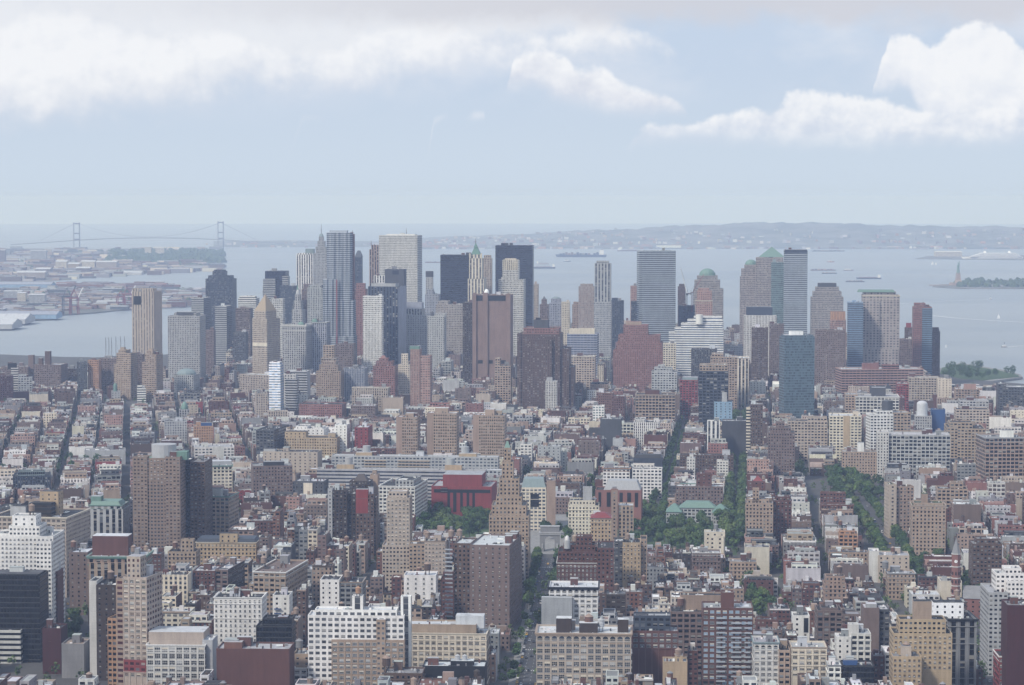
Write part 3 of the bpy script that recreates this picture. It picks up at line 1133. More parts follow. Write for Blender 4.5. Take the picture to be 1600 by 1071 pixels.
m = MB()
cz = ['lgrey', 'grey', 'beige', 'umber', 'brick', 'mauve', 'dgrey', 'tan', 'brown']
fillpoly(m, 520, -60, 330, 455, 488, Z_RH, (6, 16), (15, 70), cz, r, lambda a, b: b < 496 - .055 * a and b > 450 + max(0, a - 180) * .06)
fillpoly(m, 60, -60, 92, 488, 499, Z_RH, (6, 12), (15, 60), cz, r)
fillpoly(m, 60, 90, 260, 448, 452, Z_RH, (6, 14), (30, 110), ['rust', 'brick', 'umber', 'salmon'], r)
fillpoly(m, 700, -60, 340, 392, 440, Z_SP, (8, 20), (20, 110), cz + ['lgrey', 'cream'], r, lambda a, b: b < 443 - .055 * a and (a < 190 or b > 412 or b < 396))
tag(m.obj('far_roofs'), 'hazy low roofs and warehouses of the far shore across the river', 'roofs', kind='stuff')


def clump(mb, x, y, z, rx, h, col, r, n=9):
    P = []
    for j in range(4):
        for i in range(n):
            t, a = (pi / 2) * j / 3.6, 2 * pi * i / n
            k = r.uniform(.75, 1.2)
            P.append((x + rx * k * cos(t) * cos(a), y + rx * k * cos(t) * sin(a), z + h * k * sin(t)))
    for j in range(3):
        for i in range(n):
            q = [P[j * n + i], P[j * n + (i + 1) % n], P[(j + 1) * n + (i + 1) % n], P[(j + 1) * n + i]]
            kk = r.uniform(.7, 1.3)
            mb.face(q, tuple(v * kk for v in col), LEAF)
    mb.face(P[3 * n:], col, LEAF)


m = MB()
gr = (0.045, 0.07, 0.035)
for _ in range(430):
    px, py = r.uniform(170, 348), r.uniform(397, 413)
    p = sea(px, py)
    clump(m, p.x, p.y, Z_SP, r.uniform(14, 34), r.uniform(14, 30), gr, r)
for _ in range(300):
    px, py = r.uniform(-40, 330), r.uniform(394, 438)
    if py > 440 - .06 * px:
        continue
    p = sea(px, py)
    clump(m, p.x, p.y, Z_SP, r.uniform(8, 20), r.uniform(8, 15), gr, r)
for _ in range(240):
    px, py = r.uniform(-40, 300), r.uniform(456, 480)
    p = sea(px, py)
    clump(m, p.x, p.y, Z_RH, r.uniform(6, 14), r.uniform(7, 13), gr, r)
for _ in range(150):
    px, py = r.uniform(1492, 1750), r.uniform(442, 450)
    p = sea(px, py)
    clump(m, p.x, p.y, Z_LI - .5, r.uniform(9, 18), r.uniform(12, 20), gr, r)
tag(m.obj('far_woods'), 'hazy dark woods on the far ridge and the statue island', 'woods', kind='stuff')
# ------------------------------------------------------------------ landmarks that are no plain towers
def arch():
    p = ground(859, 862)
    root = empty('triumphal_arch', (p.x, p.y, GZ), -G_A, label='white marble triumphal arch at the end of the tree-lined avenue', cat='arch')
    c_ = cl('grey')
    W, D, Hh, ow, oh = 18.5, 6.0, 17.0, 4.6, 9.5
    m = MB()
    n = 12
    A = [(-ow, 0)] + [(ow * -cos(pi * k / n), oh + ow * sin(pi * k / n)) for k in range(n + 1)] + [(ow, 0)]
    for y, fl in ((0, 1), (D, -1)):
        for k in range(len(A) - 1):
            (x0, z0), (x1, z1) = A[k], A[k + 1]
            q = [(x0, y, z0), (x1, y, z1), (x1, y, Hh), (x0, y, Hh)] if k not in (0, len(A) - 2) else None
            if q:
                m.face(q if fl == 1 else q[::-1], c_)
        for s in (-1, 1):
            q = [(s * ow, y, 0), (s * W / 2, y, 0), (s * W / 2, y, Hh), (s * ow, y, Hh)]
            m.face(q, c_)
    for k in range(len(A) - 1):
        (x0, z0), (x1, z1) = A[k], A[k + 1]
        m.face([(x0, 0, z0), (x0, D, z0), (x1, D, z1), (x1, 0, z1)], c_)
    for s in (-1, 1):
        m.face([(s * W / 2, 0, 0), (s * W / 2, D, 0), (s * W / 2, D, Hh), (s * W / 2, 0, Hh)], c_)
    m.face([(-W / 2, 0, Hh), (W / 2, 0, Hh), (W / 2, D, Hh), (-W / 2, D, Hh)], c_)
    m.obj('wall', root)
    m = MB()
    for z, o_, h in ((12.5 + 3, .7, .9), (16.9, .9, 1.1)):
        m.box(-W / 2 - o_, W / 2 + o_, -o_, D + o_, z, z + h, cl('lgrey'), PLAIN, bottom=True)
    m.obj('cornice', root)
    m = MB()
    m.box(-W / 2 + .4, W / 2 - .4, .4, D - .4, 18.01, 23, c_, PLAIN)
    m.box(-W / 2, W / 2, 0, D, 23.01, 23.8, cl('lgrey'), PLAIN, bottom=True)
    m.obj('attic', root)
    for s in (-1, 1):
        m = MB()
        m.box(s * 6.9 - 1.3, s * 6.9 + 1.3, -1.4, -.01, 0, 3.2, c_, PLAIN)
        m.box(s * 6.9 - .6, s * 6.9 + .6, -1.0, -.01, 3.2, 7.0, cl('lgrey'), PLAIN)
        m.dome(s * 6.9, -.5, 7.0, .4, .6, cl('lgrey'), 8, 3)
        m.obj('figure_pedestal', root)
    CAPS.append((838, 880, 866, p.y))
    LOTS_EX.append([Vector((p.x - 14, p.y - 14)), Vector((p.x + 14, p.y - 14)), Vector((p.x + 14, p.y + 14)), Vector((p.x - 14, p.y + 14))])


arch()


def clock_tower():
    Y = 1890
    p = at(1493.5, 900, Y)
    H = at(1493.5, 866, Y).z - GZ
    T = at(1493.5, 840, Y).z - GZ
    root = empty('clock_tower', (p.x, Y, GZ), -G_A - R(8), label='slim red brick clock tower with a steep grey pointed roof and white dial', cat='clock tower')
    rr = 3.6
    oct_ = lambda k: [(k * cos(pi / 8 + pi / 4 * i), k * sin(pi / 8 + pi / 4 * i)) for i in range(8)]
    m = MB()
    m.prism(oct_(rr), 0, H, cl('salmon'), PLAIN)
    m.obj('wall', root)
    m = MB()
    for z in (H * .35, H * .5, H * .62, H * .8, H):
        m.prism(oct_(rr + .35), z, z + .7, cl('offwhite'), PLAIN, bottom=True)
    m.obj('stone_band', root)
    m = MB()
    pts = oct_(rr + .2)
    for i in range(8):
        m.face([(*pts[i], H + .71), (*pts[(i + 1) % 8], H + .71), (0, 0, T)], cl('grey'), PLAIN)
    m.obj('roof', root)
    for a in (-pi / 2, -pi / 2 - pi / 4 * 2, -pi / 2 + pi / 2):
        m = MB()
        dx, dy = cos(a), sin(a)
        n = 16
        c0 = Vector((dx * (rr + .05), dy * (rr + .05), H * .9 - .3))
        tx = Vector((-dy, dx, 0))
        ring = [c0 + tx * (1.25 * cos(2 * pi * k / n)) + Vector((0, 0, 1.25 * sin(2 * pi * k / n))) for k in range(n)]
        m.face(ring, cl('white2'), PLAIN)
        e = Vector((dx, dy, 0)) * .04
        for L_, b_ in ((.95, .1), (.65, .9)):
            d = tx * sin(b_) + Vector((0, 0, cos(b_)))
            q = tx * cos(b_) * .1 - Vector((0, 0, sin(b_) * .1))
            m.face([c0 + e - q, c0 + e + q, c0 + e + q + d * L_, c0 + e - q + d * L_], cl('black'), PLAIN)
        m.obj('clock_face', root)
    m = MB()
    for k in range(8):
        a = pi / 8 + pi / 4 * k + pi / 8
        for z in (H * .4, H * .55, H * .68):
            dx, dy = cos(a) * (rr * .95), sin(a) * (rr * .95)
            m.box(dx - .45, dx + .45, dy - .45, dy + .45, z, z + 2.4, cl('black'), PLAIN)
    m.obj('slit_window', root)
    CAPS.append((1482, 1505, 905, Y))
    ANCH.append((1493, 8, 840, 905, Y, 'brick clock tower'))
    LOTS_EX.append([Vector((p.x - 8, Y - 8)), Vector((p.x + 8, Y - 8)), Vector((p.x + 8, Y + 8)), Vector((p.x - 8, Y + 8))])
    hall = MB()
    x0, x1 = 6, 26
    wallq(hall, (x0, -4), (x1, -4), 0, 16, 16, cl('salmon'), 's', cl('black'))
    wallq(hall, (x1, -4), (x1, 14), 0, 16, 16, cl('salmon'), 's', cl('black'))
    wallq(hall, (x1, 14), (x0, 14), 0, 16, 16, cl('salmon'), 's', cl('black'))
    wallq(hall, (x0, 14), (x0, -4), 0, 16, 16, cl('salmon'), 's', cl('black'))
    for x in (x0, x1):
        hall.face([(x, -4.0, 16), (x, 14.0, 16), (x, 5, 24.7)], cl('salmon'), PLAIN)
    hall.obj('wall', root)
    m = MB()
    for (a, b) in (((x0 - .5, -4.5), (x1 + .5, 5)),):
        m.face([(x0 - .5, -4.6, 16), (x1 + .5, -4.6, 16), (x1 + .5, 5, 25), (x0 - .5, 5, 25)], cl('grey'), ROOF)
        m.face([(x0 - .5, 5, 25), (x1 + .5, 5, 25), (x1 + .5, 14.6, 16), (x0 - .5, 14.6, 16)], cl('grey'), ROOF)
    m.obj('roof', root)


clock_tower()


def rippling_tower():
    """a steel clad tower whose sides swell in vertical folds"""
    Y = 4330
    O = at(528.5, 364, Y)
    H = O.z - GZ
    g = R(4)
    root = empty('rippling_tower', (O.x, Y, GZ), -g, label='tallest silvery steel tower with rippling vertical folds and setbacks', cat='skyscraper')
    sc = F / Y
    W = 36 / sc

    def ring(x0, x1, y0, y1, ph, amp, z):
        pts = []
        n = 26
        for (a, b, nx, ny) in (((x0, y0), (x1, y0), 0, -1), ((x1, y0), (x1, y1), 1, 0), ((x1, y1), (x0, y1), 0, 1), ((x0, y1), (x0, y0), -1, 0)):
            for k in range(n):
                t = k / n
                w_ = amp * (sin(t * 21 + ph + z * .012) + .6 * sin(t * 37 + 1.7 * ph - z * .017)) * sin(pi * t) ** .4
                pts.append((a[0] + (b[0] - a[0]) * t + nx * w_, a[1] + (b[1] - a[1]) * t + ny * w_))
        return pts

    m, rf = MB(), MB()
    st = cl('steel')
    tiers = [(-W / 2, W / 2, 0, 34, 0, H), (-W / 2 - 6 / sc, W / 2 - 16 / sc, -3, 30, 0, at(520, 437, Y).z - GZ), (-W / 2 + 8, W / 2 + 5 / sc, -2, 36, 0, at(548, 470, Y).z - GZ), (-W / 2 - 7.5 / sc, W / 2 + 6 / sc, -6, 40, 0, at(520, 526, Y).z - GZ)]
    for ti, (x0, x1, y0, y1, z0, z1) in enumerate(tiers):
        nz = max(4, int((z1 - z0) / 9))
        rings = [ring(x0, x1, y0, y1, ti * 1.3, 1.15, z0 + (z1 - z0) * k / nz) for k in range(nz + 1)]
        N_ = len(rings[0])
        for k in range(nz):
            za, zb = z0 + (z1 - z0) * k / nz, z0 + (z1 - z0) * (k + 1) / nz
            for i in range(N_):
                j = (i + 1) % N_
                m.face([(*rings[k][i], za), (*rings[k][j], za), (*rings[k + 1][j], zb), (*rings[k + 1][i], zb)], st, FAC,
                       [(i * .5, za / 3.5), (i * .5 + .5, za / 3.5), (i * .5 + .5, zb / 3.5), (i * .5, zb / 3.5)], cl('slate'), (.9, .5, 0))
        rf.face([(*q, z1) for q in rings[-1]], cl('lgrey'), ROOF)
    m.obj('wall', root)
    rf.box(-W / 2 + 4, W / 2 - 6, 6, 24, H, H + 4, cl('steel'), PLAIN)
    rf.obj('roof', root)
    m = MB()
    m.box(-3.2, -1.2, -7.6, -6.6, 20, at(520, 437, Y).z - GZ, cl('red'), PLAIN)
    m.obj('hoist_track', root)
    ZB.append((O.x - W / 2, Y, O.x + W / 2, Y, O.z, None))
    CAPS.append((511, 548, 530, Y))
    ANCH.append((528, 18, 364, 540, Y, 'rippling steel tower'))
    LOTS_EX.append([Vector((O.x - 34, Y - 10)), Vector((O.x + 34, Y - 10)), Vector((O.x + 34, Y + 44)), Vector((O.x - 34, Y + 44))])


rippling_tower()


def tower_crane(px, pbase, ptop, Y, jib, label, col):
    p = at(px, pbase, Y)
    H = at(px, ptop, Y).z - p.z
    root = empty('tower_crane', p, 0, label=label, cat='crane')
    m = MB()
    for sx in (-1, 1):
        for sy in (-1, 1):
            m.bar((sx * 1.1, sy * 1.1, -12), (sx * 1.1, sy * 1.1, H), .3, cl(col), n=4)
    k = -12
    while k < H - 2:
        m.bar((-1.1, -1.1, k), (1.1, -1.1, k + 3), .2, cl(col), n=4)
        m.bar((1.1, 1.1, k), (-1.1, 1.1, k + 3), .2, cl(col), n=4)
        k += 3
    m.obj('mast', root)
    m = MB()
    j = at(*jib, Y) - p
    a = Vector((0, 0, H))
    e = Vector((j.x, 8, j.z))
    for off in (Vector((0, -1, 0)), Vector((0, 1, 0)), Vector((0, 0, 1.8))):
        m.bar(a + off, e + off * .4, .4, cl('white' if col != 'red' else 'salmon'), n=4)
    for q in range(12):
        m.bar(a + (e - a) * (q / 12) + Vector((0, -1, 0)), a + (e - a) * ((q + 1) / 12) + Vector((0, 0, 1.6)), .22, cl(col), n=4)
    m.obj('jib', root)
    m = MB()
    s = -1 if j.x > 0 else 1
    m.bar(a, a + Vector((s * 9, 0, 1)), .7, cl(col), n=4)
    m.box(s * 9 - 2, s * 9 + 2, -1.5, 1.5, H - 2, H + 2, cl('dgrey'), PLAIN, bottom=True)
    m.bar(a, a + Vector((s * 2, 0, 8)), .4, cl(col), n=4)
    m.bar(a + Vector((s * 2, 0, 8)), e, .15, cl('dgrey'), n=3)
    m.obj('counterweight', root)
    m = MB()
    m.box(-1.6, 1.6, -3, -1.2, H - 1, H + 2, cl('white'), PLAIN, bottom=True)
    m.obj('cab', root)


tower_crane(1073, 478, 459, 4590, (1064, 419), 'grey tower crane with a steep raised jib on the blue netted shell', 'dgrey')
tower_crane(1081, 478, 460, 4560, (1100, 430), 'tower crane with a reddish jib leaning towards the truncated-dome tower', 'red')


def statue():
    Y = sea(1497, 447).y
    p = sea(1497, 447)
    root = empty('statue', (p.x, p.y, Z_LI), 0, label='green copper statue with one arm raised on a tall stone pedestal on its island', cat='statue')
    k = 46 / 46.0
    m = MB()
    cs = [(0, 6.2, 6.0), (6, 5.9, 5.6), (14, 5.0, 4.6), (22, 4.6, 4.2), (28, 4.9, 3.8), (31, 4.2, 3.3), (33, 1.8, 1.8), (34.5, 1.6, 1.7), (36.5, 2.1, 2.3), (38.5, 1.9, 2.1), (40, .6, .7)]
    n = 16
    z0 = 47
    for a, b in zip(cs, cs[1:]):
        for i in range(n):
            t0, t1 = 2 * pi * i / n, 2 * pi * (i + 1) / n
            f0 = lambda t, c: 1 + (.09 * sin(t * 7) if c[0] < 26 else 0)
            m.face([(a[1] * f0(t0, a) * cos(t0), a[2] * f0(t0, a) * sin(t0), z0 + a[0]), (a[1] * f0(t1, a) * cos(t1), a[2] * f0(t1, a) * sin(t1), z0 + a[0]),
                    (b[1] * f0(t1, b) * cos(t1), b[2] * f0(t1, b) * sin(t1), z0 + b[0]), (b[1] * f0(t0, b) * cos(t0), b[2] * f0(t0, b) * sin(t0), z0 + b[0])], cl('copper'))
    m.bar((3.6, 0, z0 + 30), (4.6, -1, z0 + 38), 1.25, cl('copper'), n=8)
    m.bar((4.6, -1, z0 + 38), (4.2, -1, z0 + 42.5), .95, cl('copper'), n=8)
    m.bar((-3.6, 0, z0 + 30), (-4.6, -2, z0 + 24), 1.3, cl('copper'), n=8)
    m.bar((-4.6, -2, z0 + 24), (-2.6, -4, z0 + 24), 1.1, cl('copper'), n=8)
    m.obj('figure', root)
    m = MB()
    m.cyl(4.2, -1, z0 + 42.5, z0 + 44, .7, cl('copper'), 1.3, 8)
    m.cyl(4.2, -1, z0 + 44, z0 + 46.5, .9, cl('gold'), .0, 8)
    m.obj('torch', root)
    m = MB()
    for i in range(7):
        a = pi * (i + .5) / 7
        m.bar((1.9 * cos(a), 0, z0 + 38 + .5 * sin(a)), (4.2 * cos(a), 0, z0 + 38.6 + 2.6 * sin(a)), .22, cl('copper'), n=4)
    m.obj('crown', root)
    m = MB()
    m.box(-3.4, -1.4, -5.2, -4.2, z0 + 20.5, z0 + 27, cl('copper'), PLAIN, bottom=True)
    m.obj('tablet', root)
    m = MB()
    star = [((34 if i % 2 else 22) * cos(2 * pi * i / 22), (34 if i % 2 else 22) * sin(2 * pi * i / 22)) for i in range(22)]
    m.prism(star, 0, 10, cl('sand'))
    m.pyr(-14, 14, -14, 14, 10, 20, cl('sand'), .72)
    m.pyr(-9.4, 9.4, -9.4, 9.4, 20, 45.5, cl('tan'), .72)
    m.box(-8, 8, -8, 8, 45.5, 47, cl('sand'), PLAIN, bottom=True)
    m.obj('pedestal', root)
    pq = sea(1470, 447)
    r_ = empty('landing_pier', (pq.x, pq.y, pq.z), 0, label='low pale landing pier at the tip of the statue island', cat='pier')
    m = MB()
    m.box(-45, 70, -6, 6, 1.5, 4.5, cl('sand'), PLAIN)
    m.obj('deck', r_)
    m = MB()
    for k in range(-3, 5):
        for y in (-5, 5):
            m.cyl(k * 14, y, -2, 1.5, .7, cl('brown'), n=6)
    m.obj('pile', r_)


statue()


def bridge():
    A, B = sea(120, 393), sea(345, 392)
    A = Vector((A.x, A.y, gz(A.length)))
    B = Vector((B.x, B.y, gz(B.length)))
    root = empty('suspension_bridge', A, 0, label='faint grey suspension bridge with two tall towers on the hazy horizon', cat='bridge')
    d = B - A
    nrm = Vector((-d.y, d.x, 0)).normalized()
    u = d.normalized()
    c_ = cl('grey')
    for P, top in ((Vector((0, 0, 0)), at(120, 348, A.y).z - A.z), (d, at(345, 346, B.y).z - B.z + (A.z - B.z) * 0)):
        m = MB()
        for s in (-1, 1):
            q = P + nrm * (18 * s) + u * (19 * s)
            m.box(q.x - 3.2, q.x + 3.2, q.y - 3.2, q.y + 3.2, P.z - 5, P.z + top, c_)
        for zf in (.42, .62, .96):
            m.bar(P + nrm * 18 + u * 19 + Vector((0, 0, top * zf)), P - nrm * 18 - u * 19 + Vector((0, 0, top * zf)), 4, c_, n=6)
        m.obj('tower', root)
    m = MB()
    n = 40
    for i in range(-18, n + 18):
        t0, t1 = i / n, (i + 1) / n
        hz = lambda t: 74 + 14 * (1 - (2 * min(1, max(0, t)) - 1) ** 2) - (0 if 0 <= t <= 1 else 60 * (max(-t, t - 1)))
        p, q = d * t0, d * t1
        a, b = Vector((0, 0, hz(t0))), Vector((0, 0, hz(t1)))
        w_ = nrm * 16
        h = Vector((0, 0, 5))
        m.face([p + a - w_, q + b - w_, q + b + w_, p + a + w_], c_)
        m.face([p + a - w_ - h, q + b - w_ - h, q + b - w_, p + a - w_], c_)
        m.face([p + a + w_ - h, q + b + w_ - h, q + b + w_, p + a + w_], c_)
        m.face([p + a - w_ - h, p + a + w_ - h, q + b + w_ - h, q + b - w_ - h], c_)
    m.obj('deck', root)
    top = at(345, 348, B.y).z - B.z
    for s in (-1, 1):
        m = MB()
        o_ = nrm * (15 * s)
        for i in range(-10, n + 10):
            t0, t1 = i / n, (i + 1) / n
            hz = lambda t: (92 + (top - 92) * (2 * t - 1) ** 2) if 0 <= t <= 1 else top - (top - 70) * min(1, max(-t, t - 1) * 4)
            m.bar(d * t0 + o_ + Vector((0, 0, hz(t0))), d * t1 + o_ + Vector((0, 0, hz(t1))), .8, c_, n=4)
        m.obj('cable', root)


bridge()


# ------------------------------------------------------------------ vessels
def hull(m, L, B, h, col, sheer=1.0, n=10):
    top, bot = [], []
    for i in range(n + 1):
        t = i / n
        w_ = B / 2 * min(1, (1 - t) * 3.2) ** .7 if t > .6 else B / 2 * (.85 + .15 * min(1, t * 5))
        top.append((L * (t - .5), w_, h * (1 + .35 * sheer * max(0, t - .7))))
        bot.append((L * (t - .5) * .96, w_ * .75, -1))
    for i in range(n):
        for s in (-1, 1):
            q = [(bot[i][0], s * bot[i][1], -1), (bot[i + 1][0], s * bot[i + 1][1], -1), (top[i + 1][0], s * top[i + 1][1], top[i + 1][2]), (top[i][0], s * top[i][1], top[i][2])]
            m.face(q, col)
        m.face([(top[i][0], -top[i][1], top[i][2] - .3), (top[i + 1][0], -top[i + 1][1], top[i + 1][2] - .3), (top[i + 1][0], top[i + 1][1], top[i + 1][2] - .3), (top[i][0], top[i][1], top[i][2] - .3)], cl('sand'))
    m.face([(top[0][0], -top[0][1], top[0][2]), (top[0][0], top[0][1], top[0][2]), (bot[0][0], bot[0][1], -1), (bot[0][0], -bot[0][1], -1)], col)


def ship(kind, label, x0, x1, py, cat, flip=False, hc='navy', style='cargo', h=9.0, group=None):
    p = sea((x0 + x1) / 2, py)
    L = (x1 - x0) / F * p.y
    root = empty(kind, p, pi if flip else 0.0, label=label, cat=cat, group=group)
    B = max(3.5, L * .14)
    m = MB()
    hull(m, L, B, h, cl(hc))
    m.obj('hull', root)
    r = random.Random(int(x0) + int(py))
    if style == 'container':
        m = MB()
        for i in range(14):
            xx = -L * .34 + i * L * .055
            if i == 2:
                continue
            hh = r.choice([6, 9, 9, 12, 14])
            m.box(xx, xx + L * .045, -B * .44, B * .44, h, h + hh, cl(r.choice(['mauve', 'slate', 'rust', 'grey', 'navy']), .2, r))
        m.obj('container_stack', root)
        m = MB()
        m.box(-L * .44, -L * .36, -B * .45, B * .45, h, h + 26, cl('white'))
        m.box(-L * .43, -L * .385, -B * .2, B * .2, h + 26, h + 32, cl('grey'))
        m.obj('bridge', root)
    elif style == 'cruise':
        m = MB()
        for k in range(7):
            a, b = -L * (.46 - k * .012), L * (.36 - k * .03)
            wallq(m, (a, -B * .48 + k * .4), (b, -B * .48 + k * .4), h + k * 3.2, h + k * 3.2 + 3.0, h + k * 3.2 + 3, cl('white2'), 'h', cl('slate'))
            wallq(m, (b, B * .48 - k * .4), (a, B * .48 - k * .4), h + k * 3.2, h + k * 3.2 + 3.0, h + k * 3.2 + 3, cl('white2'), 'h', cl('slate'))
            m.box(a - 1, b + 1, -B * .49 + k * .4, B * .49 - k * .4, h + k * 3.2 + 3.0, h + k * 3.2 + 3.2, cl('white2'), bottom=True)
            for x in (a, b):
                m.face([(x, -B * .48, h + k * 3.2), (x, B * .48, h + k * 3.2), (x, B * .48, h + k * 3.2 + 3), (x, -B * .48, h + k * 3.2 + 3)], cl('white2'))
        m.obj('superstructure', root)
        for fx in (-.28, .12):
            m = MB()
            m.pyr(L * fx - 8, L * fx + 8, -4, 4, h + 22, h + 33, cl('white2'), .7)
            m.bar((L * (fx + .08), 0, h + 22), (L * (fx + .08), 0, h + 40), .8, cl('white'), n=5)
            m.obj('funnel', root)
    elif style in ('ferry', 'motor', 'tug'):
        m = MB()
        for k in range(2 if style != 'motor' else 1):
            m.box(-L * .38 + k * L * .08, L * .22 - k * L * .06, -B * .4, B * .4, h + k * 3, h + k * 3 + 2.8, cl('white2'))
            m.box(-L * .36 + k * L * .08, L * .2 - k * L * .06, -B * .405, B * .405, h + k * 3 + 1, h + k * 3 + 1.9, cl('midglass'), bottom=True)
        m.obj('cabin', root)
        m = MB()
        m.cyl(-L * .1, 0, h + 5, h + 9, max(.5, B * .1), cl('navy'), n=8)
        m.obj('funnel', root)
    elif style == 'barge':
        m = MB()
        for k in range(7):
            m.cyl(-L * .4 + k * L * .12, 0, h - .5, h + r.uniform(1.5, 4), B * .36, cl(r.choice(['rust', 'tan', 'dgrey']), .2, r), B * .25, 8)
        m.obj('cargo', root)
    elif style == 'tanker':
        m = MB()
        m.box(-L * .46, -L * .36, -B * .42, B * .42, h, h + 12, cl('white'))
        m.bar((-L * .3, 0, h + 1), (L * .4, 0, h + 1), .9, cl('salmon'), n=5)
        m.bar((0, 0, h), (0, 0, h + 9), .6, cl('grey'), n=5)
        m.obj('superstructure', root)
    elif style == 'sail':
        m = MB()
        m.bar((0, 0, h), (0, 0, h + L * 1.4), .2, cl('grey'), n=5)
        m.obj('mast', root)
        m = MB()
        for s in (.03, -.03):
            m.face([(-.1, s, h + 1), (-L * .45, s, h + 1.2), (-.1, s, h + L * 1.35)], cl('white2'))
            m.face([(.3, s, h + 1), (L * .45, s, h + .8), (.3, s, h + L * 1.1)], cl('white2'))
        m.obj('sail', root)
    elif style == 'tall':
        for fx in (-.28, .02, .28):
            m = MB()
            m.bar((L * fx, 0, h), (L * fx, 0, h + 42), .45, cl('brown'), n=5)
            for z in (14, 24, 33):
                m.bar((L * fx, -9 + z * .15, h + z), (L * fx, 9 - z * .15, h + z), .25, cl('brown'), n=4)
            m.bar((L * fx, 0, h + 40), (L * (fx + .18), 0, h), .12, cl('dgrey'), n=3)
            m.obj('mast', root)
    return root


def wake(root, pts, wd):
    P = [sea(*q) for q in pts]
    m = MB()
    o0 = root.location
    inv = Matrix.Rotation(-root.rotation_euler.z, 3, 'Z')
    for a, b in zip(P, P[1:]):
        d = (b - a).normalized()
        n_ = Vector((-d.y, d.x, 0)) * wd
        q = [a - n_, a + n_, b + n_, b - n_]
        m.face([inv @ (v - o0) + Vector((0, 0, .35)) for v in q], cl('white2'), PLAIN)
    m.obj('wake', root)


ship('container_ship', 'long dark container ship stacked with boxes out in the bay', 868, 948, 402, 'ship', True, 'slate', 'container', 14)
ship('cruise_ship', 'huge white cruise ship moored in front of the far right shore', 1502, 1598, 405, 'ship', True, 'white2', 'cruise', 12)
ship('tanker', 'grey tanker with white deckhouse just right of the black monolith', 833, 868, 420, 'ship', True, 'dgrey', 'tanker', 8)
ship('tanker', 'pale low tanker lying just above the grey tanker right of the black monolith', 838, 858, 414, 'ship', False, 'lgrey', 'tanker', 7)
ship('barge', 'thin rust barge between the white grid slab and the black-blue slab', 664, 692, 411, 'barge', False, 'rust', 'barge', 4)
ship('barge', 'longest brown barge right of the pale banded glass tower', 1266, 1306, 423, 'barge', False, 'rust', 'barge', 4)
ship('tugboat', 'small tug at the right end of the longest brown barge', 1318, 1334, 423, 'tugboat', False, 'rust', 'tug', 3)
ship('barge', 'short dark barge below the longest brown barge', 1284, 1308, 428, 'barge', False, 'slate', 'barge', 3.5)
ship('tanker', 'slim dark tanker with white stern house right of the short dark barge', 1338, 1377, 436, 'ship', True, 'slate', 'tanker', 5)
ship('barge', 'flat dark barge below the slim dark tanker', 1321, 1351, 441, 'barge', False, 'dgrey', 'barge', 3.5)
ship('tanker', 'long low ship far out beside the banded blue-glass tower', 964, 1000, 393, 'ship', False, 'mauve', 'tanker', 8)
ship('barge', 'faint barge near the far hills right of the pale banded glass tower', 1268, 1320, 393, 'barge', False, 'mauve', 'barge', 5)
ship('tanker', 'faint ship near the far hills left of the cruise terminal', 1420, 1452, 390, 'ship', False, 'lgrey', 'tanker', 8)
ship('workboat', 'small red and white boat near the pale banded glass tower', 1292, 1304, 410, 'boat', False, 'red', 'tug', 4)
ship('tugboat', 'tiny tug near the container ship', 880, 892, 409, 'tugboat', False, 'slate', 'tug', 3)
f_ = ship('ferry', 'white fast ferry trailing foam in the bay at the left', 219, 227, 444, 'ferry', True, 'white2', 'ferry', 3)
wake(f_, [(227, 444.2), (240, 445.5), (252, 446.5)], 7)
b_ = ship('motorboat', 'grey motorboat trailing a white wake near the right edge', 1564, 1573, 543, 'boat', True, 'grey', 'motor', 2.2)
wake(b_, [(1573, 543), (1588, 541.5), (1640, 538)], 2.2)
b_ = ship('motorboat', 'tiny motorboat at the head of the longest wake off the river', 1453, 1457, 493.6, 'boat', True, 'lgrey', 'motor', 1.8)
wake(b_, [(1457, 493.7), (1500, 498), (1560, 502), (1640, 506)], 4.5)
b_ = ship('motorboat', 'tiny motorboat leading a thin wake towards the statue island', 1546, 1550, 468, 'boat', False, 'lgrey', 'motor', 1.8)
wake(b_, [(1546, 468.1), (1480, 471), (1405, 475)], 3)
ship('sailboat', 'white sailboat off the pier near the right edge', 1558, 1563, 498, 'sailboat', False, 'white2', 'sail', 1.2)
ship('sailboat', 'small white sailboat close to the red waterside tower', 1477, 1480, 543, 'sailboat', False, 'white2', 'sail', 1.0)
ship('sailboat', 'white sailboat left of the statue island near the cruise terminal', 1455, 1459, 414, 'sailboat', False, 'white2', 'sail', 1.5)
ship('sailboat', 'white sailboat right beside another near the cruise terminal', 1461, 1464, 414, 'sailboat', False, 'white2', 'sail', 1.5)
ship('tall_ship', 'three-masted sailing ship moored by the slotted cream tower', 176, 200, 561, 'sailing ship', False, 'black', 'tall', 5)
ship('tall_ship', 'three-masted sailing ship moored by the riverside slabs', 162, 178, 563, 'sailing ship', False, 'dbrown', 'tall', 5)


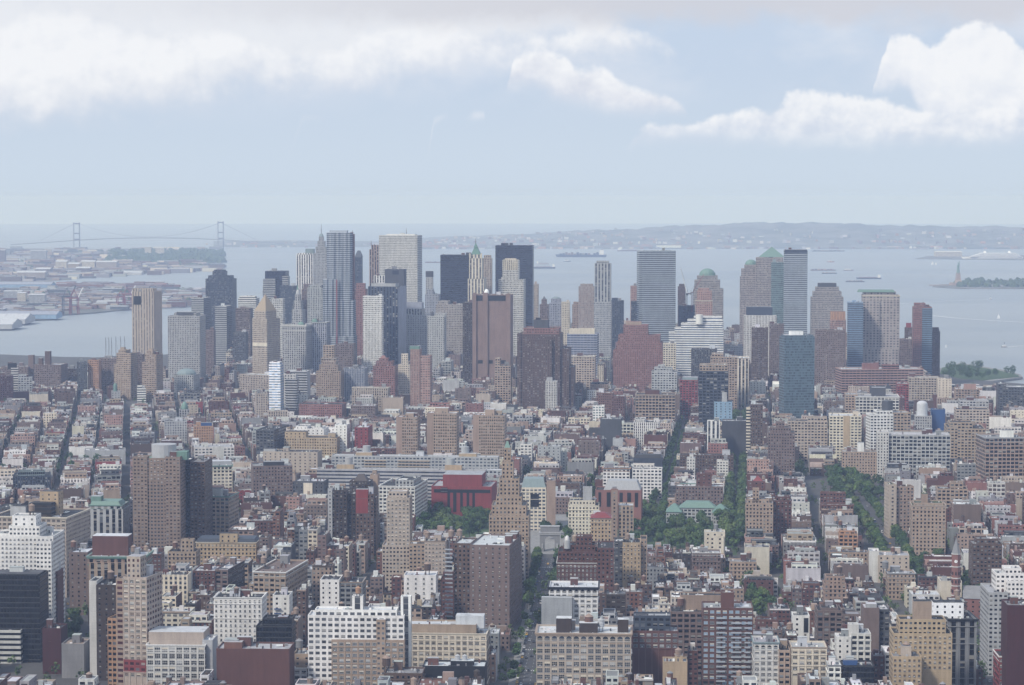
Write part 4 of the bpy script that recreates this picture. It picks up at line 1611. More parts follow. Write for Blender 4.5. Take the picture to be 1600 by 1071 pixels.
# ------------------------------------------------------------------ sheds, terminal, gantry cranes of the far shore
def shed(kind, label, x0, x1, py, z, h, col, rcol, dep=60, win='n', cat='shed', pyoff=0):
    p = sea((x0 + x1) / 2, py)
    L = (x1 - x0) / F * p.y
    root = empty(kind, (p.x, p.y, z), 0, label=label, cat=cat)
    m = MB()
    P = [(-L / 2, 0), (L / 2, 0), (L / 2, dep), (-L / 2, dep)]
    for i in range(4):
        wallq(m, P[i], P[(i + 1) % 4], -3, h, h, cl(col), win, cl('slate'))
    m.obj('wall', root)
    m = MB()
    m.face([(-L / 2 - 1, -1, h), (L / 2 + 1, -1, h), (L / 2 + 1, dep / 2, h + dep * .09), (-L / 2 - 1, dep / 2, h + dep * .09)], cl(rcol), ROOF)
    m.face([(-L / 2 - 1, dep / 2, h + dep * .09), (L / 2 + 1, dep / 2, h + dep * .09), (L / 2 + 1, dep + 1, h), (-L / 2 - 1, dep + 1, h)], cl(rcol), ROOF)
    for x in (-L / 2, L / 2):
        m.face([(x, 0, h), (x, dep, h), (x, dep / 2, h + dep * .09)], cl(col))
    m.obj('roof', root)


shed('pier_shed', 'white-roofed pier shed at the left edge, nearest the river', -20, 19, 517, 4, 9, 'lgrey', 'silver', 130)
shed('pier_shed', 'white-roofed pier shed just behind the nearest one at the left edge', -20, 39, 509, 4, 9, 'lgrey', 'silver', 140)
shed('pier_shed', 'long blue-roofed pier shed behind the two white ones', -30, 88, 501, 4, 9, 'lblue', 'lav', 90)
shed('pier_shed', 'pale pier shed on the wharf left of the slotted cream tower', 150, 205, 480, Z_RH, 10, 'lgrey', 'lgrey', 70)
shed('pier_shed', 'long low pale blue shed far off at the left edge', -20, 80, 452, Z_RH, 12, 'lblue', 'lav', 90)
shed('terminal_building', 'cream terminal building left of the cruise ship', 1462, 1503, 402, Z_PT, 26, 'cream', 'offwhite', 60, 'w', 'terminal')
for i, (x0, x1, py, h, c_, lb) in enumerate([(87, 104, 424, 42, 'cream', 'narrowest cream warehouse at the left of the far warehouse row'), (106, 124, 425, 34, 'yellow', 'yellowish warehouse second in the far warehouse row'),
                                            (126, 148, 424, 42, 'cream', 'tallest cream warehouse in the middle of the far warehouse row'), (118, 140, 429, 26, 'mauve', 'purplish warehouse in front of the tallest cream warehouse'),
                                            (150, 182, 424, 40, 'beige', 'broad beige warehouse at the right end of the far warehouse row'), (26, 70, 436, 26, 'beige', 'long beige warehouse with rows of windows near the left edge'),
                                            (55, 78, 432, 30, 'mauve', 'mauve warehouse behind the long beige warehouse'), (192, 221, 430, 10, 'white', 'flat white shed on a quay right of the warehouse row')]):
    shed('warehouse', lb, x0, x1, py, Z_SP, h, c_, 'silver', 70, 'w', 'warehouse')
for (x0, x1, py, h, lb) in [(226, 236, 404, 58, 'pale apartment tower on the far wooded ridge, left one'), (243, 256, 404, 52, 'pale apartment tower on the far wooded ridge, right one'), (48, 72, 412, 62, 'grey twin-slab tower on the far left shore'),
                           (-6, 8, 414, 70, 'mauve tower at the left edge of the far shore'), (6, 34, 474, 34, 'grey low tower block near the pier sheds'), (27, 40, 478, 36, 'cream tower block near the gantry cranes'), (45, 70, 480, 34, 'grey-brown tower block near the gantry cranes')]:
    shed('far_tower', lb, x0, x1, py, Z_SP if py < 440 else Z_RH, h, 'lgrey' if 'grey' in lb else 'cream' if 'cream' in lb or 'pale' in lb else 'mauve', 'silver', 30, 'w', 'tower block')


def gantry(px, py, hpx, col, label, boom):
    p = sea(px, py)
    k = p.y / F
    H = hpx * k
    root = empty('gantry_crane', (p.x, p.y, Z_RH), R(25), label=label, cat='crane', group='harbour gantry cranes')
    w_ = 12
    for sx in (-1, 1):
        for sy in (-1, 1):
            m = MB()
            m.bar((sx * w_, sy * 9, 0), (sx * w_ * .9, sy * 8, H * .6), 1.5, cl(col), n=4)
            m.obj('leg', root)
    m = MB()
    for sy in (-8, 8):
        m.bar((-w_, sy, H * .6), (w_, sy, H * .6), 1.5, cl(col), n=4)
        m.bar((-w_, sy, H * .3), (w_, sy, H * .3), 1.2, cl(col), n=4)
    for sx in (-w_ * .9, w_ * .9):
        m.bar((sx, -8, H * .6), (sx, 8, H * .6), 1.2, cl(col), n=4)
    m.bar((-w_, 0, H * .6), (0, 0, H * .92), 1.2, cl(col), n=4)
    m.bar((w_, 0, H * .6), (0, 0, H * .92), 1.2, cl(col), n=4)
    m.obj('portal_frame', root)
    m = MB()
    e = Vector((w_ + 14, 0, H)) if boom else Vector((w_ + 44, 0, H * .62))
    for sy in (-3, 3):
        m.bar((-w_ - 12, sy, H * .62), (w_, sy, H * .62), 1.2, cl(col), n=4)
        m.bar((w_, sy, H * .62), e + Vector((0, sy, 0)), 1.2, cl('white' if col == 'red' else col), n=4)
    m.bar((0, 0, H * .92), e, .6, cl(col), n=4)
    m.obj('boom', root)


gantry(105, 492, 44, 'slate', 'grey-blue gantry crane with raised boom on the wharf', True)
gantry(116, 493, 42, 'red', 'red gantry crane beside the grey-blue one on the wharf', True)
gantry(189, 484, 30, 'red', 'red and white gantry crane farther right, left one of the near pair', False)
gantry(199, 482, 34, 'red', 'red gantry crane with raised boom just left of the slotted cream tower', True)
# kind | label | short name | left right top bottom (photo pixels) distance-or-height | colour | window style | details
SPEC = '''
office_tower|tall cream tower with dark vertical slots and four dark louvre windows near its top|slotted cream tower|206 240 456 604 4280|beige|y|dep=44 g=11 sw=n roof=lgrey glass=dgrey sc=beige t=207,239,451,14,20 box=209,220,475,463,darkglass,-0.4,0.6 b=2
apartment_tower|serrated beige apartment tower below the slotted cream tower, west one of two|serrated beige towers|226 244 554 606 3900|sand|q|g=16 dep=26 t=229,239,548,3;222,246,566,4,14 box=232,238,549,545,sand,6,6 sw=q
apartment_tower|serrated beige apartment tower below the slotted cream tower, east one of two||182 204 552 606 3930|sand|q|g=16 dep=26 t=185,196,547,3;178,208,570,5,14 box=188,194,548,543,sand,6,6
housing_block|dark maroon brick housing slab at the photo's left edge below the river||-12 20 588 628 3880|maroon|p|dep=20
office_block|narrow white office block with a black machine room beside the maroon slab||17 28 575 606 3960|offwhite|r|box=12,26,576,568,black,2,10
office_block|low pale grey office block stepped beside the narrow white block||28 50 590 612 3930|lgrey|w|t=29,41,586,3
housing_block|brown housing slab with a tall chimney block, wider one by the river|brown riverside slabs|53 95 570 604 4080|mauve|q|box=70,78,570,549,brown,8,9 box=60,66,570,560,brown,8,8
housing_block|brown housing slab with a square chimney tower, nearest the river's left edge||2 44 573 600 4120|mauve|q|box=44,52,575,555,mauve,8,9 box=12,18,573,566,brown,6,6
housing_block|narrow slate housing slab between two brown slabs by the river||120 136 566 610 4020|dgrey|q|
housing_block|orange-brown housing slab with pale end wall by the river||137 154 563 606 4030|orange|q|sw=n
housing_block|broad purple-brown housing slab left of the serrated towers||155 182 560 604 4060|mauve|q|b=2
housing_block|brown housing slab squeezed between the two serrated beige towers||208 224 554 606 4100|brown|q|
housing_block|low dark housing row with trees behind the brown slabs||96 120 576 600 4140|dbrown|q|
office_tower|light grey courthouse tower with small slit windows and a recessed crown|light grey slit-window tower|262 312 494 592 4080|lgrey|a|g=5 dep=46 t=272,306,489,6 box=276,302,491,488,dgrey,5,20 roof=lgrey sw=a
office_block|grey courthouse with a white barrel-arched gable and pale green roof|barrel-roofed courthouse|272 302 586 610 3960|lgrey|k|g=8 dep=40 dome=272,302,586,577,greeng,0,34 sw=a
office_tower|dark slate tower with a narrower stepped crown above the harbour|dark slate stepped tower|321 363 436 500 5050|slate|g|dep=42 glass=navy t=325,360,431,4;332,351,424,8;334,349,422,9 sw=g
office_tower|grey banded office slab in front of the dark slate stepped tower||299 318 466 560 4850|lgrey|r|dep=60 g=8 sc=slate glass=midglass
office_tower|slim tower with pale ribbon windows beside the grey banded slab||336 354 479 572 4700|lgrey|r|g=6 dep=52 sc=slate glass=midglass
office_tower|reddish brown office block behind the pyramid-roofed tower||368 391 482 560 4700|mauve|g|
office_block|white low tower with dark ribbon windows near the harbour ferry roof||372 400 466 482 4900|white|r|t=374,398,463,5
office_tower|black glass tower with pale stepped ribs on its left flank|black ribbed tower|414 446 424 500 5050|navy|c|glass=navy t=411,430,436,-3,20,lgrey,r;441,450,432,-2,20,lgrey,r
office_tower|blue-grey glass office block touching the black ribbed tower||437 462 447 520 4850|slate|g|glass=midglass
office_tower|pale stone office block just above the pyramid roof||423 442 467 560 4650|offwhite|w|
office_tower|grey office slab left of the pyramid-roofed tower||320 334 516 560 4500|mauve|q|
office_tower|slate twin slab right of the light grey slit-window tower||364 384 519 566 4400|dgrey|q|
office_tower|dim brown office slab behind the wedding-cake tower's left wing||471 488 452 500 4900|mauve|p|t=474,484,444,4
office_tower|grey and blue split office tower behind the wedding-cake lantern||480 504 450 508 4750|lgrey|k|dep=30 sc=slate t=482,502,446,5
office_tower|cream courthouse tower with a steep gilded pyramid roof and antenna|pyramid-roofed tower|394 417 498 588 4080|beige|a|g=32 dep=36 roof=beige t=397,415,486,3,30 pyr=397,415,486,460,gold,3,30 mast=411,462,446,18 sw=a b=0 box=395,417,540,536,cream,-1,2
office_block|grey stone wings at the foot of the pyramid-roofed tower||374 440 586 612 3990|beige|k|g=32 dep=30
office_tower|grey wedding-cake tower with tiered lantern and two pale green turrets|wedding-cake tower|441 478 508 584 4180|lgrey|k|g=16 dep=60 sw=k t=456,472,484,14,16;459,470,470,16,12;461,468,460,18,8 dome=461,468,460,452,lgrey,18,8 pyr=463,466,453,444,copper,20,3 dome=464,474,508,503,copper,2,8 roof=lgrey b=0 c=offwhite,3,1.2
office_tower|shaded right wing of the wedding-cake tower with pale green lid||488 510 504 584 4200|lav|k|dep=40 dome=486,496,504,498,copper,2,9 c=lgrey,2,1
office_block|beige loft with gabled cornice under the rippling steel tower||502 525 560 600 3950|sand|w|t=505,522,540,5 c=beige,1.5,.8
office_tower|rounded brown office block at the foot of the rippling steel tower||524 552 538 580 4150|mauve|p|
office_tower|white slab with slim dark stripes behind the grey art-deco spire|white striped slab|463 489 398 470 5250|white|V|dep=40 glass=navy t=464,488,396,2 box=477,490,396,389,greeng,4,14
office_tower|grey art-deco skyscraper stepping up to a slender glass-topped spire|grey art-deco spire|490 511 396 480 5150|lgrey|a|t=493,509,386,4;496,507,377,6;498,505,370,8 dome=498,505,370,365,greeng,8,7 mast=502,365,350,12 sw=a
office_tower|reddish brick tower wrapped in a construction hoist beside the rippling steel tower|red hoist tower|546 553 366 560 4360|salmon|q|dep=10 mast=551,366,360
office_tower|salmon stepped tower behind the red hoist||554 572 452 560 4600|salmon|p|t=556,570,443,4
office_tower|dark glass tower with a slanted roof behind the red hoist||554 565 402 470 5000|slate|g|glass=navy pyr=554,565,402,392,slate,0,20,.35
office_tower|white banded steel office slab with an even grid, broadest of the skyline's pale towers|white grid slab|592 652 368 480 4950|offwhite|g|g=12 dep=40 sc=lgrey sw=r glass=dgrey roof=lgrey mast=635,368,357,20 box=604,648,369,366,white,8,20
office_tower|tan stone tower rising behind the white grid slab's left edge||577 592 390 470 5200|tan|V|t=580,592,383,4 mast=580,383,376,6
office_tower|narrow white-ribbed tower in front of the tan stone tower||584 601 431 480 4700|white|V|
office_tower|plain mid-grey tower with a dark square plant room recess||601 631 421 470 4600|dgrey|n|box=613,623,428,423,navy,-0.3,4
office_tower|tall dark federal slab with fine vertical ribs and blank grey flank|dark ribbed federal slab|575 622 448 564 4260|slate|V|g=14 dep=52 sw=n sc=lav glass=navy box=580,618,448,443,lgrey,6,20 box=590,600,445,442,white,8,6
office_block|checkered black and white office slab in front of the dark federal slab|checkered slab|567 597 463 565 4200|white|g|dep=20 glass=black
office_tower|grey office block with gridded windows and a set-back arcade crown||634 669 492 560 4330|lgrey|p|g=8 dep=40 t=634,660,483,4,26,lgrey,V;634,659,473,8,20,lav,n
office_tower|slim grey tower with a dark cubic top near the black-blue slab||664 686 460 500 4800|lav|p|t=667,677,452,4,12;665,676,425,9,10,lgrey,p box=665,676,432,424,dgrey,8.6,12
office_tower|massive black-blue steel slab standing left of the green-spired tower|black-blue slab|688 733 399 474 4750|navy|r|glass=black dep=50 g=2 sw=r roof=dgrey box=728,736,400,395,dgrey,4,10
office_tower|cream gothic skyscraper crowned by a steep green copper spire|green-spired tower|731 756 436 460 4380|cream|V|dep=40 t=733,753,404,4,26;735,751,398,7,20 pyr=736,750,398,386,verdigris,8,18,.3 pyr=740,746,387,379,verdigris,12,8 mast=743,380,373,16 glass=dgrey box=733,735,404,396,cream,4,4 box=751,753,404,396,cream,4,4
office_tower|tan rounded tower peeping out right of the green spire||754 768 404 452 4850|beige|k|t=756,767,399,4
office_block|pink low block with small green-roofed turret under the black-blue slab||681 723 476 530 4450|pinkbeige|q|t=684,700,471,5
office_tower|pale pink and grey twin office blocks left of the windowless tower||668 694 494 562 4250|lgrey|p|dome=672,678,494,487,dgrey,4,6 t=680,696,490,6
office_tower|black monolith slab with two vents on its roof, tallest right of the green spire|black monolith|774 832 384 470 5050|navy|r|glass=black dep=45 g=4 roof=dgrey box=789,794,384,380,dgrey,10,10 box=796,801,384,380,dgrey,10,10 sw=r
office_tower|pale stone tower with stepped cream crown in front of the black monolith|cream-crowned stepped tower|779 818 437 520 4420|offwhite|g|dep=40 t=785,810,407,4,26 box=786,809,421,406,cream,3.6,26.6,k box=789,806,408,404,cream,6,10
office_tower|massive windowless pinkish concrete tower with tall piers and dark vents|windowless concrete tower|738 798 461 590 4000|umber|n|dep=46 g=5 roof=mauve t=739,744,458,-3,6;755,762,458,-3,6;791,798,459,-3,6 box=744,754,469,462,black,-0.5,3 box=763,790,469,462,black,-0.5,3 box=747,754,567,563,black,-0.5,3 box=764,770,567,563,black,-0.5,3 box=782,790,567,563,black,-0.5,3 dome=756,764,459,452,white2,10,8 b=2
office_tower|dark brown slab touching the windowless concrete tower's left edge||723 738 473 580 4080|dbrown|q|dep=40
office_tower|narrow beige tower right of the black monolith||834 841 444 500 4900|beige|p|
office_tower|stepped grey-brown tower with pointed cap beyond the brown ziggurat|grey pointed tower|843 857 476 505 4700|mauve|p|t=846,854,468,3 pyr=847,853,468,463,dgrey,4,8
office_tower|low grey tower with domed greenish top east of the Hudson towers||858 877 474 510 4650|lav|p|t=861,876,467,3 dome=862,875,467,464,greeng,4,14
office_tower|cream slab just right of the domed greenish top||877 890 472 510 4600|cream|p|
office_tower|small tan tower on the left of the ribbed tan tower||894 906 476 510 4600|tan|p|t=896,904,472,3
office_tower|ribbed tan stone tower with rounded shoulders left of the striped white tower|ribbed tan tower|904 928 448 505 4500|pinkbeige|v|glass=umber t=907,926,444,4
apartment_tower|slender white apartment tower with three dark glass stripes|striped white tower|928 955 472 506 4420|lgrey|g|t=929,954,412,2,26,lgrey,V;932,951,408,5,18 glass=slate
office_tower|dark jagged block right of the striped white tower||955 974 470 500 4650|slate|p|t=956,965,466,4
ziggurat_tower|broad brown brick ziggurat tower with pink crown and black roof plant|brown brick ziggurat|810 875 522 640 3680|brown|P|dep=60 glass=dbrown t=818,873,513,5,46,salmon,w;826,862,530,-6,14;874,889,545,4,50;888,896,574,8,46;808,814,522,-2,20 box=834,856,514,500,dgrey,14,24 box=837,844,501,497,black,16,14 mast=863,512,500,20 sw=P roof=mauve
apartment_block|slim white striped block standing in front of the brown ziggurat||852 870 596 641 3560|offwhite|v|box=855,863,596,590,lgrey,4,6
office_tower|blue-and-white chequered office block with a cream roof parapet|blue chequered block|886 933 522 556 4150|lav|h|glass=blueglass dep=45 t=889,929,514,6,20,cream,n
office_block|beige gridded office block below the blue chequered block||888 929 557 598 3850|beige|w|c=cream,1.2,.6
office_tower|tall grey-blue glass tower with even horizontal bands beside the harbour|banded blue-glass tower|1004 1056 392 540 4470|steel|r|glass=slate g=-6 dep=50 sw=r t=999,1006,392.3,6,30 roof=lgrey
office_tower|pinkish tower half hidden left of the banded blue-glass tower||985 1000 447 500 4750|pink|p|t=986,995,470,-2,16,slate,g
ziggurat_tower|salmon brick art-deco ziggurat in front of the banded blue-glass tower|salmon ziggurat|958 1037 548 602 3950|salmon|a|dep=60 t=962,1034,536,4,50;966,1031,524,7,44;974,1012,508,11,34 glass=dbrown roof=salmon box=978,1002,508,503,sand,14,16 sw=a
office_block|cream block with dark square windows at the salmon ziggurat's right||1036 1056 537 575 3880|cream|w|
office_tower|deep blue netted building shell under a tower crane|blue netted shell|1060 1085 478 510 4600|navy|c|glass=navy roof=navy
office_tower|brown tower peeking between the banded glass tower and blue shell||1059 1071 448 480 4900|brown|p|t=1061,1069,444,3
office_tower|stone-and-glass tower with a truncated pale green dome|truncated-dome tower|1083 1130 452 500 4800|pinkbeige|g|t=1085,1125,438,4;1089,1121,431,7 dome=1092,1118,431,420,copper,8,34 glass=midglass
office_tower|pink brick stepped tower in front of the truncated-dome tower|pink brick telephone tower|1087 1113 470 494 4420|pink|p|t=1089,1112,455,4,30;1091,1108,451,7,22 c=cream,1.5,.6
office_block|white terraced office block stepping up to a round white drum|white stepped terrace|1045 1130 520 562 4050|white|r|dep=46 t=1054,1130.5,513,-2,40;1064,1129,506,6,38;1074,1130,500,9,34;1084,1128,495,12,30 cyl=1087,1098,506,492,white,-3 glass=blueglass sw=r
office_block|black cylindrical-roofed hall in front of the white stepped terrace||1080 1120 546 562 3800|dgrey|v|box=1078,1086,549,548,cream,2,6
office_block|striped pale block behind the black hall by the brown towers||1120 1170 560 582 3780|cream|V|c=beige,1,.5
office_block|beige stepped loft with penthouses below the black hall||1110 1152 558 590 3700|sand|w|t=1112,1130,553,4
office_tower|stone tower with glass pyramid top, greenish and sharply pointed|green pyramid tower|1181 1224 403 500 4650|pinkbeige|g|glass=midglass pyr=1186,1226,402,386,copper,4,36 dep=44
office_tower|stepped stone tower with a copper quarter dome left of the green pyramid tower||1156 1182 432 500 4700|pinkbeige|g|t=1158,1182.4,420,3;1163,1182,414,6 dome=1164,1183,414,406,copper,8,24 glass=midglass
office_tower|pale green glass slab in front of the green pyramid tower||1205 1226 410 500 4520|greeng|c|glass=greenglass sw=c
office_tower|new glass tower with fine pale bands and a dark top rim|pale banded glass tower|1225 1262 391 508 4480|steel|r|glass=slate sw=r dep=55 box=1226,1261,394,390.5,slate,-0.5,30
apartment_tower|brown and white apartment tower with a dark roof house|dark-capped brown tower|1161 1214 496 560 4180|mauve|q|dep=34 t=1162,1213,493,-1.5,10,white,v box=1166,1207,494,480,slate,6,22 balc=1176,1180,590,500,white
apartment_tower|right-hand brown wing of the dark-capped brown tower||1202 1225 507 568 4140|mauve|q|dep=30
apartment_tower|brown apartment shaft stepping down beside the blue glass slab tower||1174 1200 512 596 4040|brown|q|balc=1185,1188,590,520,mauve
apartment_tower|slender blue glass tower with a white roof cap, standing alone midtown side|lone blue glass tower|1226 1273 527 650 3420|tealglass|c|dep=30 g=-8 glass=greenglass t=1227,1271,524,3 box=1237,1255,524,518,white2,6,16 sw=c roof=lgrey
office_tower|grey tower with a stepped black crown between glass and pink towers|black-crowned stone tower|1267 1318 465 530 4700|pinkbeige|g|glass=midglass t=1270,1315,456,3;1274,1311,449,6;1278,1307,443,8,28,dgrey,n
office_tower|orange-topped pink apartment block below the black-crowned stone tower||1297 1322 500 540 4350|pink|g|box=1298,1321,500,487,orange,0.5,20,s
apartment_tower|paired brown apartment slab with a pale seam beside the lone blue glass tower||1274 1321 516 600 4020|mauve|q|dep=34 balc=1291,1293,598,556,white t=1292,1320,517,-2,20
office_tower|pink stone tower topped by a flat green roof strip|green-topped pink tower|1348 1406 462 570 4120|pinkbeige|x|dep=48 t=1345,1404,545,-4,30;1349,1400,456,6,34 pyr=1340,1399,457,453.5,copper,4,30,.92 balc=1374,1376,560,470,slate glass=dgrey sw=x c=cream,2,.8
office_tower|blue-grey glass flank tower left of the green-topped pink tower||1325 1349 473 560 4080|lblue|c|glass=slate dep=36
parking_block|long low pinkish block with rows of dark openings|long pink block|1315 1443 577 603 3880|pink|h|dep=50 g=-4 t=1349,1373,568,10,12,salmon,n;1380,1405,570,10,12,salmon,h b=3
apartment_tower|red brick apartment tower with pale glass upper corner by the water|red waterside tower|1427 1456 480 576 4230|salmon|q|t=1429,1446,474,4;1441,1457,482,-2,18,lblue,c glass=midglass
apartment_tower|dark brown and blue apartment slab right of the red waterside tower||1456 1469 518 575 4260|brown|q|t=1457,1467,512,3
apartment_tower|small red-capped brown block left of the red waterside tower||1414 1426 512 560 4350|brown|q|box=1416,1424,512,505,red,3,8
apartment_block|low brown apartment group under the red-capped block||1406 1428 530 572 4300|mauve|q|
loft_block|cream loft with flat cornice beyond the white roof, near the river pier||1466 1487 592 618 3560|cream|s|dep=20
billboard_block|low brick block carrying a bright pink billboard near the pier||1493 1530 608 626 3500|tan|w|lw=n box=1506,1525,608,600,pink,3,2
loft_block|red brick warehouse row left of the pale loft near the pier||1402 1420 600 620 3560|red|w|dep=40
loft_block|long pale beige warehouse behind the red brick warehouse row||1420 1468 590 604 3650|beige|w|dep=30
loft_block|grey modern block at the right edge near the pier||1562 1612 605 636 3420|dgrey|w|t=1560,1572,600,4
apartment_tower|white narrow tower with striped balconies among tenements|white tenement tower|214 228 607 636 3880|white|r|t=214.5,222,603,2 glass=slate
church|grey church with a green onion-domed belfry among low roofs||174 188 612 628 3900|lgrey|s|dep=24 cyl=177,183,612,604,copper,3 dome=177,183,604,599,copper,3,7 mast=180,600,595,6
civic_hall|stone hall with a pale green dome and lantern among tenements|green-domed hall|280 296 640 652 3560|lgrey|k|dome=283,294,640,628,copper,3,14 mast=288.5,630,620,9
apartment_tower|white glazed slender tower rising from low roofs|white slender tower|420 438 570 642 3560|white2|r|glass=lblue t=420.4,437,566,3 dep=24 g=6 sc=lgrey
office_block|beige art-deco block with deep shoulders right of the white slender tower|beige deco block|494 532 580 620 3760|sand|a|t=499,528,570,4;504,524,565,7
office_block|tan brick block left of the white slender tower||400 418 615 650 3500|beige|p|dep=30
office_block|white stucco block half behind the white slender tower||444 462 585 640 3620|offwhite|w|t=446,464,592,-2,14,lgrey,r
office_block|grey plain-sided block right of the white slender tower||446 480 580 616 3680|lgrey|r|sw=n dep=26
apartment_block|pink-red stepped block with gabled top left of the green-capped pink tower||583 617 572 612 3680|salmon|a|t=587,613,565,4;592,606,560,7 pyr=594,603,560,556,salmon,8,10,.4
apartment_tower|slim pink tower with a pale green cap in the middle of the city|green-capped pink tower|641 656 546 632 3640|pink|v|glass=brown box=640,655,546,541,copper,1,10 dep=24 t=656.5,672,556,1,22,pink,w
office_block|cream tower block with round top window left of the green-capped pink tower||622 640 570 616 3720|cream|p|t=627,637,553,4
office_block|pale long arcaded block under the pink-red stepped block||550 606 606 620 3560|beige|k|dep=20 c=cream,1,.6
office_block|white and glass stepped block in front of the pink-red block||536 570 576 616 3800|lav|v|glass=blueglass
office_block|tall beige narrow block on the windowless tower's right foot||773 798 572 612 3700|sand|w|t=773.5,781,560,2
factory_block|long red-brown brick factory with punched windows|long red-brown factory|467 534 632 655 3480|salmon|p|dep=40
factory_block|grey-brown gabled warehouse right of the long red-brown factory||548 586 634 652 3470|mauve|p|dep=30
apartment_block|cream apartment block with many rows of windows under a white house|cream many-windowed block|444 526 684 716 2980|yellow|p|dep=30 box=445,478,684,675,yellow,1,16,s tk=475,brown,.8
apartment_block|white stucco block rising behind the cream many-windowed block||459 506 670 684 3060|white|s|t=462,480,666,4;488,503,668,4
apartment_block|tall white slab with slit windows right of the cream many-windowed block||523 542 664 704 3000|white|s|dep=26 sc=offwhite
loft_block|dark red brick loft right of the tall white slab||554 575 668 702 2990|red|s|dep=36
loft_block|dark brown sidelong loft with long flank at the left of the cream block||400 428 672 712 2960|dgrey|w|dep=60 g=9 sc=dbrown
loft_block|beige blank-walled block with a few slit windows and dark roof|blank-walled beige block|411 496 706 738 2760|beige|s|dep=30 sw=n box=412,430,706,702,lgrey,4,10
apartment_block|brown brick apartment slab below the blank-walled beige block|brown mid slab|395 457 728 770 2520|mauve|p|dep=40 sw=p box=412,444,728,722,tar,4,14
apartment_tower|concrete grid tower with a blank left strip, leftmost of three matching towers|concrete grid towers|628 652 652 714 2850|sand|g|dep=26 glass=dbrown t=619,629,651.6,1,22,tan,n box=634,646,652,646,sand,8,10 sw=g
apartment_tower|concrete grid tower, broadest of three matching towers, standing in their middle||677 713 646 714 2840|sand|g|dep=28 glass=dbrown t=667,678,645.6,1,24,tan,n box=680,700,646,638,sand,8,10
apartment_tower|concrete grid tower with blank left strip, rightmost of three matching towers||748 788 649 714 2820|sand|g|dep=28 glass=dbrown t=739,749,648.6,1,24,tan,n box=758,772,649,640,sand,8,10
apartment_slab|very long pale slab with balconies and two yellow roof boxes, the rear one|long pale slabs|518 778 713 738 2700|lgrey|w|dep=16 glass=slate box=556,581,714,708,yellow,3,8 cyl=566,578,708,698,lgrey,4 box=717,744,714,708,yellow,3,8 cyl=720,732,708,698,lgrey,4 balc=570,604,734,718,yellow balc=622,672,734,718,yellow b=2 roof=silver
apartment_slab|very long pale slab with balconies and yellow roof boxes, the front one||495 758 734 760 2570|lgrey|r|dep=16 glass=slate box=526,552,734,727,yellow,3,8 cyl=538,550,728,716,lgrey,4 box=695,721,734,726,yellow,3,8 cyl=697,710,727,716,lgrey,4 b=2 roof=palegrey
library|huge dark red stone library with tall dark slots and set-back roof|red stone library|674 768 760 832 2470|red|n|dep=52 box=692,753,760,742,red,8,34 balc=690,700,768,762,black sw=n roof=palegrey box=678,766,768,765,black,-0.3,1 box=699,703,792,768,darkglass,-0.3,1 box=708,713,798,768,darkglass,-0.3,1 box=719,723,798,768,darkglass,-0.3,1 box=729,733,798,768,darkglass,-0.3,1 box=738,742,792,768,darkglass,-0.3,1
loft_block|white terracotta loft with long receding right flank left of the library|white terracotta loft|592 648 760 802 2390|offwhite|w|dep=66 g=9 sw=w c=white,1.2,.6 t=618,646,750,6,40,lgrey,k
loft_block|brown block with a low gabled head behind the dark brown towers||546 578 752 790 2500|dbrown|p|pyr=552,574,752,742,dbrown,3,14,.4
loft_block|tan narrow slab left of the white terracotta loft||578 590 742 775 2520|sand|n|
loft_block|low slate-roofed hall with pale bay behind the beige lofts||460 506 752 772 2450|dgrey|s|box=474,488,770,755,cream,-1,4
apartment_tower|dark brown apartment tower with pale left edge before the park|dark brown park towers|518 542 766 846 2230|dbrown|p|t=512,519,764,-1,10,lgrey,s;538,556,772,4,20
apartment_tower|brown apartment tower with a painted red upper wall before the park||556 584 772 850 2200|brown|p|box=556,575,800,765,red,-0.4,6 t=574,588,778,2,20
civic_block|yellow-cream corner building with curved pale blue glass top|glass-topped corner building|815 853 762 830 2390|cream|w|dep=40 glass=slate pyr=815,853,762,749,greeng,1,26,.8 t=854,868,751,0,36,tan,n g=1 box=829,842,790,772,darkglass,-0.4,2 sw=n
apartment_tower|stepped tan brick skyscraper with a slim crown before the park|stepped tan skyscraper|764 826 806 846 2060|sand|p|dep=40 t=768,822,790,3,34;775,815,776,5,30;780,811,748,7,24;784,802,722,10,16;787,798,700,12,10 pyr=788,797,700,690,copper,13,8,.3 sw=p b=0
university_block|cream school with orange cornice roof and two window wings|cream school|942 984 732 784 2640|white|w|dep=20 c=orange,1,1.2 t=988,1034,732.3,0,20;984,989,735,3,12,dgrey,n pyr=978,992,735,727,dgrey,6,10 roof=tar
university_block|dark slate-roofed hall behind the cream school||990 1034 716 728 2740|slate|n|pyr=990,1034,716,711,tar,0,14,.85
university_block|red brick hall with tall dark windows and grey barrel roof|red brick hall|930 1002 766 826 2400|salmon|n|dep=30 pyr=943,1001,766,752,lgrey,2,24,.78 box=935,939,790,770,darkglass,-.3,1 box=948,954,790,770,darkglass,-.3,1 box=968,973,790,770,darkglass,-.3,1 box=980,986,790,770,darkglass,-.3,1 box=992,997,790,770,darkglass,-.3,1
church|tan campanile with arched openings and a low tiled church beside it|tan campanile|955 965 766 830 2290|tan|s|dep=8 pyr=954,966,766,763,rust,0,8 t=966,990,790,2,24,sand,k
apartment_block|yellow brick house with a steep red hipped roof before the park|red-hipped house|923 955 810 850 38|yellow|p|dep=22 pyr=922,956,810,803,red,-1,24,.35 c=cream,1,.6
apartment_block|stepped cream apartment block with roof terraces beside the red brick hall||888 936 790 836 2300|cream|p|t=890,930,782,3;911,925,762,8,10,lgrey,n
apartment_block|long brown brick block with planted roof behind the copper-roofed school|planted brown block|1056 1130 760 800 2520|mauve|p|dep=22 t=1088,1112,740,8,10,brick,s balc=1062,1088,756,753,copper
